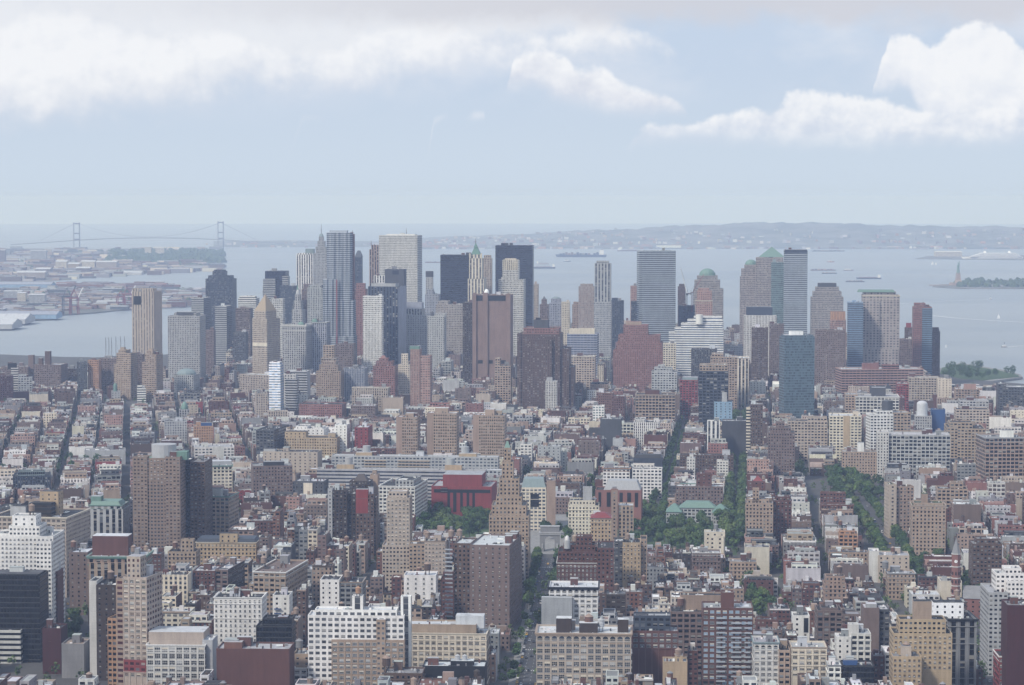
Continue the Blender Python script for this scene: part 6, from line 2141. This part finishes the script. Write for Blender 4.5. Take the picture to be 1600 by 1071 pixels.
def emit(L, W, Rf, local, r):
    """walls and roof of one ordinary house; returns extra part builders when it is a thing of its own"""
    w_, d_, h = L['w'], L['d'], L['h']
    col, rc = cl(L['col'], .16, r), cl(L['roof'], .14, r)
    gl = cl(r.choice(['darkglass', 'darkglass', 'midglass', 'dbrown']), .3, r)
    st = L['st']
    party = 'n' if r.random() < .65 else 's'
    wins = [st, party, st, party] if L['yl'] else [party if r.random() < .55 else st, st, party, st]
    side = cl(r.choice([L['col'], L['col'], 'mauve', 'tan', 'lgrey', 'brick']), .15, r) if r.random() < .5 else None
    par = r.choice([.6, .9, 1.1])
    x0, x1, y0, y1 = -w_ / 2, w_ / 2, -d_ / 2, d_ / 2
    if d_ > 11 and r.random() < .45:         # a lower rear wing behind the main house
        if L['yl']:
            ym = y0 + d_ * r.uniform(.5, .75)
            xa = x0 if r.random() < .5 else x0 + w_ * r.uniform(.2, .5)
            block(W, Rf, xa + .05, min(x1, xa + w_ * r.uniform(.5, .95)) - .05, ym + .01, y1, 0, h * r.uniform(.4, .85), cl(L['col'], .2, r), [party, 's', st, 's'], gl, cl(r.choice(ROOFS), .14, r), par)
            y1 = ym
        elif w_ > 11:
            s_ = 1 if r.random() < .5 else -1
            xm_ = r.uniform(-.1, .2) * w_ * s_
            hb = h * r.uniform(.4, .85)
            if s_ > 0:
                block(W, Rf, xm_ + .01, x1, y0 + d_ * r.uniform(0, .3), y1 - .05, 0, hb, cl(L['col'], .2, r), [party, st, 's', party], gl, cl(r.choice(ROOFS), .14, r), par)
                x1 = xm_
            else:
                block(W, Rf, x0, xm_ - .01, y0 + d_ * r.uniform(0, .3), y1 - .05, 0, hb, cl(L['col'], .2, r), [party, party, 's', st], gl, cl(r.choice(ROOFS), .14, r), par)
                x0 = xm_
    block(W, Rf, x0, x1, y0, y1, 0, h, col, wins, gl, rc, par, side)
    if r.random() < .22 and (x1 - x0) > 6:   # a set-back top storey
        q = r.uniform(.08, .25)
        block(W, Rf, x0 + (x1 - x0) * q, x1 - (x1 - x0) * q * r.uniform(.3, 1), y0 + (y1 - y0) * r.uniform(.15, .4), y1 - .6, h - par - .1, h + r.uniform(2.4, 5.5), cl(r.choice([L['col'], 'lgrey', 'sand', 'offwhite', 'dgrey']), .2, r), ['w', 's', st, 's'], gl, cl(r.choice(ROOFS), .14, r), .5)
    clutter(Rf, x0, x1, y0, y1, h - par, int(min(16, r.uniform(2, 5) + w_ * d_ / 55)), r)
    if r.random() < .45:                    # front cornice
        cc = cl(r.choice(['tan', 'dgrey', 'offwhite', 'brown', L['col']]), .15, r)
        if L['yl']:
            W.box(x0, x1, y0 - .6, y0 - .01, h - .9, h + .15, cc, PLAIN, bottom=True)
        else:
            W.box(x1 + .01, x1 + .6, y0, y1, h - .9, h + .15, cc, PLAIN, bottom=True)
            W.box(x0 - .6, x0 - .01, y0, y1, h - .9, h + .15, cc, PLAIN, bottom=True)
    nbk = 1 if r.random() < .7 else 2 if w_ * d_ > 350 else 0
    L['bulk'] = []
    for _ in range(nbk):
        w_, d_ = x1 - x0, y1 - y0
        bw, bd, bh = r.uniform(1.8, max(1.9, min(5, w_ * .5))), r.uniform(1.8, max(1.9, min(6, d_ * .5))), r.uniform(2.2, 3.6)
        if w_ * d_ > 500:
            bw, bd, bh = bw * 1.7, bd * 1.4, bh * 1.4
        bx, by = r.uniform(x0 + .6, max(x0 + .61, x1 - bw - .6)), r.uniform(y0 + d_ * .3, max(y0 + d_ * .31, y1 - bd - .5))
        L['bulk'].append((bx, bx + bw, by, by + bd, h - par + .01, h + bh, cl(r.choice([L['col'], 'grey', 'silver', 'tan', 'brick', 'offwhite']), .2, r)))
    L['tank'] = r.random() < (.35 if h > 22 else .03)
    if L['tank']:
        L['tk'] = (r.uniform(.3, .7) * (x1 - x0) + x0, r.uniform(.4, .8) * (y1 - y0) + y0, h - par)
    L['chim'] = [(r.uniform(x0 + .5, x1 - .5), r.uniform(y0 + .5, y1 - .5)) for _ in range(r.randrange(0, 3))] if h < 24 else []
    for cx_, cy_ in L['chim']:
        Rf.box(cx_ - .4, cx_ + .4, cy_ - .5, cy_ + .5, h - par, h + r.uniform(.8, 2.2), cl(r.choice(['brick', 'brown', 'rust']), .1, r), PLAIN)


def small_tank(m, x, y, z, r):
    cc = cl(r.choice(['brown', 'tan', 'dbrown', 'rust']), .15, r)
    for a in range(4):
        dx, dy = 1.3 * cos(a * pi / 2 + .8), 1.3 * sin(a * pi / 2 + .8)
        m.box(x + dx - .15, x + dx + .15, y + dy - .15, y + dy + .15, z, z + 3, cl('dgrey'), PLAIN, top=False)
    m.cyl(x, y, z + 3, z + 6.6, 1.9, cc, n=9, cap=False)
    m.cyl(x, y, z + 6.6, z + 8, 2.1, cl(r.choice(['dbrown', 'tan', 'grey']), .15, r), 0, 9)


class Moved(MB):
    """collects shapes given in a house's own frame and stores them in place"""
    def frame(s, L):
        s.c, s.s_ = cos(-L['g']), sin(-L['g'])
        s.o = (L['x'], L['y'])

    def face(s, pts, *a, **k):
        q = [(s.o[0] + p[0] * s.c - p[1] * s.s_, s.o[1] + p[0] * s.s_ + p[1] * s.c, p[2] + GZ) for p in pts]
        MB.face(s, q, *a, **k)


mass = Moved()
aset = set(auto)
for k, L in enumerate(LOTS):
    if k in aset:
        continue
    r = random.Random(L['seed'])
    mass.frame(L)
    emit(L, mass, mass, True, r)
    for b in L['bulk']:
        mass.box(*b, PLAIN)
    if L['tank']:
        small_tank(mass, *L['tk'], r)
o = mass.obj('small_houses')
tag(o, 'countless ordinary brick houses and lofts packed along the city blocks', 'houses', kind='stuff')

# ------------------------------------------------------------------ the ordinary houses that show largest are things of their own
CW = dict(brick='red-brown brick', mauve='dull mauve', tan='tan', sand='sandy', beige='beige', cream='cream', grey='grey', brown='brown', offwhite='off-white', rust='rust-coloured', dbrown='dark brown',
          lgrey='light grey', dgrey='dark grey', pinkbeige='pinkish beige', pink='pinkish', salmon='salmon', lav='lavender grey', white='white', red='red')
RW = dict(silver='pale', palegrey='light grey', grey='grey', tar='black', dgrey='dark grey', white='white', rust='rusty', mauve='dull', lgrey='light', sand='sandy')
NW = 'zero one two three four five six seven eight nine ten eleven twelve thirteen fourteen fifteen sixteen'.split()
used = set()
for k in auto:
    L = LOTS[k]
    r = random.Random(L['seed'])
    W, Rf = MB(), MB()
    emit(L, W, Rf, True, r)
    h = L['h']
    nm, ct = ('townhouse', 'house') if h < 15 else ('walkup_building', 'building') if h < 25 else ('loft_building', 'building')
    root = empty(nm, (L['x'], L['y'], GZ), -L['g'], cat=ct)
    W.obj('wall', root)
    Rf.obj('roof', root)
    for b in L['bulk']:
        m = MB()
        m.box(*b, PLAIN)
        m.obj('bulkhead', root)
    if L['tank']:
        x, y, z = L['tk']
        ex, ey = Vector((cos(L['g']), -sin(L['g']))), Vector((sin(L['g']), cos(L['g'])))
        p = Vector((L['x'], L['y'])) + ex * x + ey * y
        TANKS.append((p.x, p.y, GZ + z, r.choice(['brown', 'tan', 'rust']), .9, None, -L['g'], root))
    pxm = sum(L['px']) / 2
    fl = NW[max(1, min(16, round(h / 3.4)))]
    best = None
    cand = sorted(ANCH, key=lambda a: abs(a[0] - pxm) + .8 * abs(a[3] - L['py'] - 10))
    for a in cand[:14]:
        dx = pxm - a[0]
        if abs(dx) < a[1] * .9:
            rel = 'in front of' if L['y'] < a[4] else 'behind'
        else:
            rel = ('front-left of' if dx < 0 else 'front-right of') if L['y'] < a[4] - 90 else ('left of' if dx < 0 else 'right of') if L['y'] < a[4] + 120 else ('behind and left of' if dx < 0 else 'behind and right of')
        lab = f"{CW[L['col']]} {fl}-storey {'house' if ct == 'house' else 'building'} with {RW[L['roof']]} roof, {rel} the {a[5]}"
        key = (L['col'], rel, a[5])
        if len(lab.split()) <= 16 and key not in used:
            best = lab
            used.add(key)
            break
    root['label'] = best or f"{CW[L['col']]} {fl}-storey building with {RW[L['roof']]} roof and {len(L['bulk'])} roof hut, near the {cand[0][5]}"
    root['group'] = 'ordinary city houses'
print('LOTS', len(LOTS), 'auto', len(auto), 'min px', cnt[auto[-1]], 'hand', len(LOTS_EX), 'anch', len(ANCH))
# ------------------------------------------------------------------ water tanks on roofs
_tk = {}


def tank_proto(col):
    if col in _tk:
        return _tk[col]
    m, c_, l_ = MB(), MB(), MB()
    m.cyl(0, 0, 3.2, 7.4, 2.2, cl(col), n=14)
    for z in (3.5, 4.6, 5.7, 6.8):
        m.cyl(0, 0, z, z + .12, 2.25, cl('dgrey'), n=14, cap=False)
    c_.cyl(0, 0, 7.4, 9.0, 2.45, cl('tan' if col in ('tan', 'brown', 'rust') else 'lgrey' if col == 'silver' else col), 0, 14)
    for a in range(4):
        dx, dy = 1.6 * cos(a * pi / 2 + .78), 1.6 * sin(a * pi / 2 + .78)
        l_.box(dx - .18, dx + .18, dy - .18, dy + .18, -.2, 3.2, cl('dgrey'), PLAIN)
    l_.box(-1.9, 1.9, -.12, .12, 2.9, 3.19, cl('dgrey'), PLAIN, bottom=True)
    l_.box(-.12, .12, -1.9, 1.9, 2.9, 3.18, cl('dgrey'), PLAIN, bottom=True)
    _tk[col] = [q.mesh(n) for q, n in ((m, 'barrel'), (c_, 'conical_cap'), (l_, 'trestle'))]
    return _tk[col]


byhost = {}
for t in TANKS:
    byhost.setdefault(t[5] if t[5] else t[7].name, []).append(t)
for host, ts in byhost.items():
    ts.sort(key=lambda t: t[0])
    for i, (x, y, z, col, sc, short, rz, ref) in enumerate(ts):
        root = empty('water_tank', (x, y, z), rz)
        root.scale = (sc,) * 3
        for me in tank_proto(col):
            o = bpy.data.objects.new(me.name, me)
            COL.objects.link(o)
            o.parent = root
        cw = dict(silver='silvery', rust='rust-coloured', orange='orange-capped', sand='sandy').get(col, col)
        if short:
            pos = '' if len(ts) == 1 else (', left of two', ', right of two')[min(i, 1)]
            lab = f"{cw} water tank with conical cap on the {short}{pos}"
            if len(lab.split()) > 16:
                lab = f"{cw} water tank on the {short}{pos}"
            if len(lab.split()) > 16:
                lab = f"{cw} water tank on the {short.split(' with ')[0].split(' by the ')[0]}{pos}"
        else:
            hl = ref['label'].replace(' with ', ', ').split(', ')
            lab = f"{cw} water tank on the {hl[0]} {hl[-1]}"
            if len(lab.split()) > 16:
                lab = f"{cw} tank on the {hl[0].replace(' building', '')} {hl[-1]}"
        tag(root, ' '.join(lab.split()[:16]), 'water tank', 'rooftop water tanks')

# ------------------------------------------------------------------ trees
def tree_proto(seed, h, wd):
    r = random.Random(seed)
    tr, cr = MB(), MB()
    bark = cl((92, 78, 66))
    th = h * .3
    tr.cyl(0, 0, -.3, th, .34, bark, .24, 7)
    cls = []
    for i in range(7):
        a = 2 * pi * i / 7 + r.uniform(-.4, .4)
        q = (cos(a) * wd * r.uniform(.3, .62), sin(a) * wd * r.uniform(.3, .62), h * r.uniform(.45, .78))
        tr.bar((0, 0, th * r.uniform(.8, 1)), q, .11, bark, n=4)
        cls.append((q, wd * r.uniform(.34, .52)))
    cls += [((r.uniform(-.25, .25) * wd, r.uniform(-.25, .25) * wd, h * r.uniform(.72, .86)), wd * r.uniform(.38, .5)) for _ in range(3)]
    cls += [((r.uniform(-.7, .7) * wd, r.uniform(-.7, .7) * wd, h * r.uniform(.36, .6)), wd * r.uniform(.22, .34)) for _ in range(4)]
    for (cx_, cy_, cz_), rad in cls:
        tone = r.uniform(.7, 1.35)
        col = (0.050 * tone, 0.088 * tone * r.uniform(.9, 1.1), 0.030 * tone)
        for _ in range(int(90 * (rad / wd / .4) ** 2)):
            d = Vector((r.gauss(0, 1), r.gauss(0, 1), r.gauss(0, 1) * .8)).normalized() * rad * r.uniform(.55, 1.05)
            p = Vector((cx_, cy_, cz_)) + d
            n = (d.normalized() + Vector((r.uniform(-.7, .7), r.uniform(-.7, .7), r.uniform(-.2, .9)))).normalized()
            a = n.orthogonal().normalized()
            b = n.cross(a)
            an = r.uniform(0, 6.28)
            a, b = a * cos(an) + b * sin(an), b * cos(an) - a * sin(an)
            s = r.uniform(.4, .95)
            k = r.uniform(.75, 1.3)
            cr.face([p + a * s, p + b * s * .8, p - a * s * .9, p - b * s], tuple(v * k for v in col), LEAF)
    return tr.mesh('trunk'), cr.mesh('crown')


TP = [tree_proto(3, 14, 5.4), tree_proto(5, 15.5, 5.0), tree_proto(8, 12.5, 5.6), tree_proto(13, 16, 4.6), tree_proto(17, 13.5, 6.0)]
rt = random.Random(5)


WOOD = []


def tree(x, y, label, group, s=1.0, z=GZ, name='broadleaf_tree'):
    """keeps the tree when some of it can be seen past the houses"""
    k = s * rt.uniform(.82, 1.18)
    px, pt = proj(x, y, z + 14 * k)
    hw = 4 * k * F / y
    seen = 0
    for fx in (-.6, 0, .6):
        for fz in (.35, .6, .85):
            q = proj(x, y, z + 14 * k * fz)
            i, j = int(q[1] / 2), int((px + fx * hw) / 2)
            if 0 <= i < SH_ and 0 <= j < SW and depth[i, j] > y - 4:
                seen += 1
    if seen:
        WOOD.append((seen ** .5 * k / y, x, y, z, label, group, k, rt.uniform(0, 6.28), rt.randrange(len(TP)), rt.uniform(.9, 1.1)))


def plant():
    WOOD.sort(key=lambda t: -t[0])
    for _, x, y, z, label, group, k, rz, v, sx in WOOD[:295]:
        root = empty('broadleaf_tree', (x, y, z), rz)
        root.scale = (k * sx, k * sx, k)
        for me in TP[v]:
            o = bpy.data.objects.new(me.name, me)
            COL.objects.link(o)
            o.parent = root
        tag(root, label, 'tree', group)
    if WOOD[295:]:
        m = MB()
        for _, x, y, z, label, group, k, rz, v, sx in WOOD[295:]:
            tone = rt.uniform(.7, 1.3)
            for _ in range(150):
                d = Vector((rt.gauss(0, 1), rt.gauss(0, 1), rt.gauss(0, 1))).normalized() * rt.uniform(.5, 1)
                q = Vector((x + d.x * 5 * k, y + d.y * 5 * k, z + (9 + d.z * 5.2) * k))
                a = Vector((rt.gauss(0, 1), rt.gauss(0, 1), rt.gauss(0, 1))).normalized()
                b = a.orthogonal().normalized() * rt.uniform(.7, 1.3)
                a = a * rt.uniform(.7, 1.3)
                m.face([q + a, q + b, q - a, q - b], (.048 * tone, .082 * tone, .03 * tone), LEAF)
        tag(m.obj('street_greenery'), 'far rows of small street trees between the house blocks', 'greenery', kind='stuff')


def clear(x, y, e=1.5):
    for k in np.nonzero(np.hypot(EXC[:, 0] - x, EXC[:, 1] - y) < EXR + e)[0]:
        if inpoly(x, y, EX[k]):
            return False
    return True


def grove(n, px, py, label, group, s=1.0, mind=7.0, z=GZ):
    got, tries = [], 0
    while len(got) < n and tries < n * 60:
        tries += 1
        p = ground(rt.uniform(*px), rt.uniform(*py), z)
        if not clear(p.x, p.y) or any((p.x - a) ** 2 + (p.y - b) ** 2 < mind ** 2 for a, b in got):
            continue
        got.append((p.x, p.y))
        tree(p.x, p.y, label, group, s, z)


def rows(line, d0, d1, off, step, label, group, s=1.0, skip=.1):
    acc = 0
    for a, b in zip(line, line[1:]):
        u = (b - a)
        L = u.length
        u = u / L
        n_ = Vector((u.y, -u.x))
        t = (-acc) % step
        while t < L:
            if d0 <= acc + t <= d1:
                for o_ in off:
                    if rt.random() > skip:
                        q = a.xy + u.xy * (t + rt.uniform(-2, 2)) + n_.xy * (o_ + rt.uniform(-.6, .6))
                        if clear(q.x, q.y, .5):
                            tree(q.x, q.y, label, group, s)
            t += step
        acc += L


grove(48, (648, 766), (806, 842), 'leafy green park tree in the grove before the red stone library', 'trees before the red library', 1.12, 7.5)
grove(74, (985, 1150), (806, 866), 'leafy green park tree in the big grove below the copper-roofed school', 'trees of the big park grove', 1.1, 8)
grove(12, (830, 980), (806, 850), 'green park tree behind the white marble arch', 'trees behind the arch', 1.0, 10)
rows(AV, avL - 330, avL - 5, (-9.8, 9.8), 13, 'street tree lining the avenue just before the white arch', 'street trees near the arch', .85, .2)
rows(AV, 380, avL - 330, (-9.8,), 17, 'street tree on the shaded kerb of the avenue to the arch', 'street trees along the avenue', .55, .6)
rows(SB[3], 0, 1300, (-7.5, 7.5), 11, 'dense street tree on the straight dark green street right of the copper-roofed school', 'trees of the green street', 1.2, .05)
rows(SB[2], 20, 1100, (-6.5, 6.5), 15, 'street tree on the slanting street left of the courtyard flats', 'trees of the slanting street', .95, .1)
rows(SB[1], 60, 800, (-6, 6), 52, 'street tree on the side street right of the long pale slabs', 'trees of the side street', .85, .2)
rows(SB[0], 0, 500, (-6, 6), 45, 'street tree on the street left of the glass-topped corner building', 'trees left of the glass-topped building', .9, .1)
grove(30, (1292, 1332), (746, 813), 'big green tree in the cluster left of the wedge loft', 'trees by the wedge loft', 1.25, 7.5)
grove(16, (1326, 1378), (752, 786), 'big green tree beside the wide avenue, behind the cluster left of the wedge loft', 'trees behind the wedge cluster', 1.2, 8)
grove(5, (1150, 1180), (900, 918), 'green tree behind the cream low flats', 'trees behind the cream low flats', .9, 6)
grove(10, (1212, 1262), (732, 752), 'green tree between the brick flats and the low grey loft wings', 'trees by the brick flats', 1.1, 9)
grove(12, (1500, 1562), (915, 948), 'green garden tree behind the big white apartment tower at the right edge', 'trees by the white apartment tower', 1.0, 7)
grove(13, (1168, 1216), (938, 976), 'green back garden tree right of the balconied red tower', 'trees by the balconied tower', .95, 6)
grove(5, (1210, 1245), (958, 985), 'green back garden tree near the white house with the arched opening', 'trees near the white arched house', .9, 5)
grove(5, (1437, 1470), (876, 900), 'green tree left of the brick clock tower', 'trees by the clock tower', .95, 6)
grove(7, (94, 122), (975, 1005), 'green tree on the street beside the plain grey box', 'trees by the grey box', .9, 5)
rows(SIX, 0, 1500, (-11.5, 11.5), 12, 'street tree lining the wide avenue left of the wedge loft', 'street trees of the wide avenue', 1.05, .15)
rows(SC_[0], 0, 700, (-6.5, 6.5), 46, 'street tree on the leftmost slanting east side street', 'trees of the leftmost street', .95, .15)
rows(SC_[1], 0, 600, (-6.5, 6.5), 36, 'street tree on the east side street beside the long grey wall', 'trees of the east side street', 1.0, .15)
grove(9, (108, 165), (718, 738), 'green tree in front of the long plain grey-white wall', 'trees before the grey wall', 1.1, 7)
grove(9, (252, 308), (606, 616), 'green tree in the row below the barrel-roofed courthouse', 'trees below the courthouse', 1.1, 9)
grove(24, (1474, 1535), (577, 596), 'dark green tree on the lawn of the river pier', 'trees on the pier', 1.35, 8, 3.6)
grove(7, (1535, 1584), (585, 591), 'small green tree near the tip of the river pier', 'trees at the pier tip', 1.1, 12, 3.6)
grove(4, (640, 668), (885, 905), 'green tree at the foot of the cream setback tower', 'trees by the cream setback tower', .8, 5)
plant()
print('TREES', len(WOOD))
# small backyard greenery, too small to count
m = MB()
n = 0
while n < 2800:
    px, py = rt.uniform(-30, 1630), 1075 - 470 * rt.random() ** .8
    p = ground(px, py)
    if not clear(p.x, p.y) or inpoly(p.x, p.y, PARK) or not inpoly(p.x, p.y, SHORE):
        continue
    n += 1
    h, w_ = rt.uniform(6, 13), rt.uniform(2, 4)
    tone = rt.uniform(.7, 1.3)
    for _ in range(26):
        d = Vector((rt.gauss(0, 1), rt.gauss(0, 1), rt.gauss(0, 1))).normalized() * rt.uniform(.4, 1)
        q = p + Vector((d.x * w_, d.y * w_, h * .6 + d.z * h * .4))
        a = Vector((rt.gauss(0, 1), rt.gauss(0, 1), rt.gauss(0, 1))).normalized()
        b = a.orthogonal().normalized() * rt.uniform(.7, 1.3)
        a = a * rt.uniform(.7, 1.3)
        m.face([q + a, q + b, q - a, q - b], (.048 * tone, .082 * tone, .03 * tone), LEAF)
tag(m.obj('backyard_greenery'), 'scattered shrubs and small trees in the backyards between the houses', 'greenery', kind='stuff')


# ------------------------------------------------------------------ cars
def car_meshes(col, van=False):
    b, gl, wh = MB(), MB(), MB()
    c_ = cl(col)
    L, Wd = (5.6, 2.0) if van else (4.6, 1.8)
    prof = [(-.5, .35), (-.5, .85), (-.34, .95), (.22, .98), (.3, .9), (.5, .72), (.5, .35)] if not van else [(-.5, .35), (-.5, 1.0), (.34, 1.05), (.38, .95), (.5, .8), (.5, .35)]
    n = len(prof)
    for s in (-1, 1):
        f_ = [(x * L, s * Wd / 2, z) for x, z in prof]
        b.face(f_ if s < 0 else f_[::-1], c_, SHINY)
    for (x0, z0), (x1, z1) in zip(prof, prof[1:]):
        b.face([(x0 * L, -Wd / 2, z0), (x0 * L, Wd / 2, z0), (x1 * L, Wd / 2, z1), (x1 * L, -Wd / 2, z1)], c_, SHINY)
    h0, h1 = (1.02, 2.15) if van else (.96, 1.45)
    xa, xb = (-.47, .36) if van else (-.4, .2)
    xc, xd = (-.46, .28) if van else (-.28, .08)
    cab = [(xa * L, h0), (xc * L, h1), (xd * L, h1), (xb * L, h0)]
    for s in (-1, 1):
        q = [(x, s * (Wd / 2 - (.06 if z == h0 else .2)), z) for x, z in cab]
        gl.face(q if s > 0 else q[::-1], c_ if van else cl('darkglass'), SHINY)
    for i, (p, q) in enumerate(zip(cab, cab[1:])):
        w0, w1 = Wd / 2 - (.06 if p[1] == h0 else .2), Wd / 2 - (.06 if q[1] == h0 else .2)
        gl.face([(p[0], -w0, p[1]), (p[0], w0, p[1]), (q[0], w1, q[1]), (q[0], -w1, q[1])], c_ if i == 1 else cl('darkglass'), SHINY)
    for x in (-.31, .31):
        for s in (-1, 1):
            for k in range(8):
                a0, a1 = 2 * pi * k / 8, 2 * pi * (k + 1) / 8
                wh.face([(x * L, s * Wd / 2 * 1.01, .34), (x * L + .34 * cos(a0), s * Wd / 2 * 1.01, .34 + .34 * sin(a0)), (x * L + .34 * cos(a1), s * Wd / 2 * 1.01, .34 + .34 * sin(a1))], cl('black'), PLAIN)
    return [q.mesh(nm) for q, nm in ((b, 'body'), (gl, 'cabin'), (wh, 'wheel'))]


CARS = {c_: car_meshes(k, v) for c_, k, v in (('yellow', (220, 170, 30), False), ('white', 'white', False), ('black', 'black', False), ('silver', 'silver', False), ('red', 'red', False), ('blue', 'blue', False), ('van', 'white', True))}


def car(p, rz, col, where, group):
    q = proj(p.x, p.y, GZ + 1)
    i, j = int(q[1] / 2), int(q[0] / 2)
    if not (0 <= i < SH_ and 0 <= j < SW) or depth[i, j] < p.y - 6:
        return
    nm, ct = ('taxi', 'taxi') if col == 'yellow' else ('van', 'van') if col == 'van' else ('car', 'car')
    root = empty(nm, (p.x, p.y, GZ + .07), rz, cat=ct, group=group)
    root['label'] = {'yellow': 'yellow taxi', 'van': 'white van'}.get(col, col + ' car') + ' ' + where
    for me in CARS[col]:
        o = bpy.data.objects.new(me.name, me)
        COL.objects.link(o)
        o.parent = root


rc_ = random.Random(31)
cc = ['yellow', 'yellow', 'white', 'black', 'black', 'silver', 'silver', 'red', 'blue', 'van']
ang = atan2(avd.y, avd.x)
for off, where, group, k0, k1, st in ((-6.4, 'parked along the shaded kerb of the avenue to the arch', 'cars parked on the avenue', 470, avL - 20, 12.5), (6.4, 'parked along the sunny kerb of the avenue to the arch', 'cars parked on the avenue', 470, avL - 20, 14),
                                      (0, 'driving in the middle of the avenue to the arch', 'cars driving on the avenue', 480, avL - 30, 46), (-3.4, 'driving in the shaded lane of the avenue to the arch', 'cars driving on the avenue', 500, avL - 30, 70)):
    k = k0
    while k < k1:
        car(AV[0] + avd * k + avn * off, ang + pi, rc_.choice(cc), where, group)
        k += st * rc_.uniform(.8, 1.6)
for line, where, group in ((LEFT_ST, 'on the street beside the slender red-windowed tower', 'cars on the left street'), (RIGHT_ST, 'on the street beside the big white apartment tower', 'cars on the right street')):
    d = (line[1] - line[0])
    L = d.length
    d = d / L
    n_ = Vector((d.y, -d.x, 0))
    n_on = 0
    for off in (-5.2, -1.8, 1.8, 5.2):
        k = 150
        while k < L - 40 and n_on < 34:
            n_on += 1
            car(line[0] + d * k + n_ * off, atan2(d.y, d.x), rc_.choice(cc), where, group)
            k += rc_.uniform(14, 44) * (1 if abs(off) > 4 else 2.2)
for a, b in zip(SIX, SIX[1:]):
    d = b - a
    L = d.length
    d = d / L
    for k in range(0, int(L), 40):
        car(a + d * k + Vector((d.y, -d.x, 0)) * rc_.choice([-7.5, 7.5, 3]), atan2(d.y, d.x), rc_.choice(cc), 'on the wide avenue left of the tan windowed tower', 'cars on the wide avenue')

# ------------------------------------------------------------------ haze
hm = bpy.data.materials.new('haze')
hm.use_nodes = True
t = hm.node_tree
t.nodes.clear()
ho = t.nodes.new('ShaderNodeOutputMaterial')
pv = t.nodes.new('ShaderNodeVolumePrincipled')
pv.inputs['Color'].default_value = (0.56, 0.69, 1.0, 1)
pv.inputs['Absorption Color'].default_value = (0.8, 0.93, 1, 1)
pv.inputs['Density'].default_value = 0.000066
pv.inputs['Anisotropy'].default_value = 0.1
t.links.new(pv.outputs[0], ho.inputs['Volume'])
hb = MB()
hb.box(-46000, 46000, -1800, 43000, -150, 352, (1, 1, 1), PLAIN, bottom=True)
o = hb.obj('haze')
o.data.materials.clear()
o.data.materials.append(hm)
tag(o, 'thin blue summer haze over the whole city and bay', 'haze', kind='stuff')
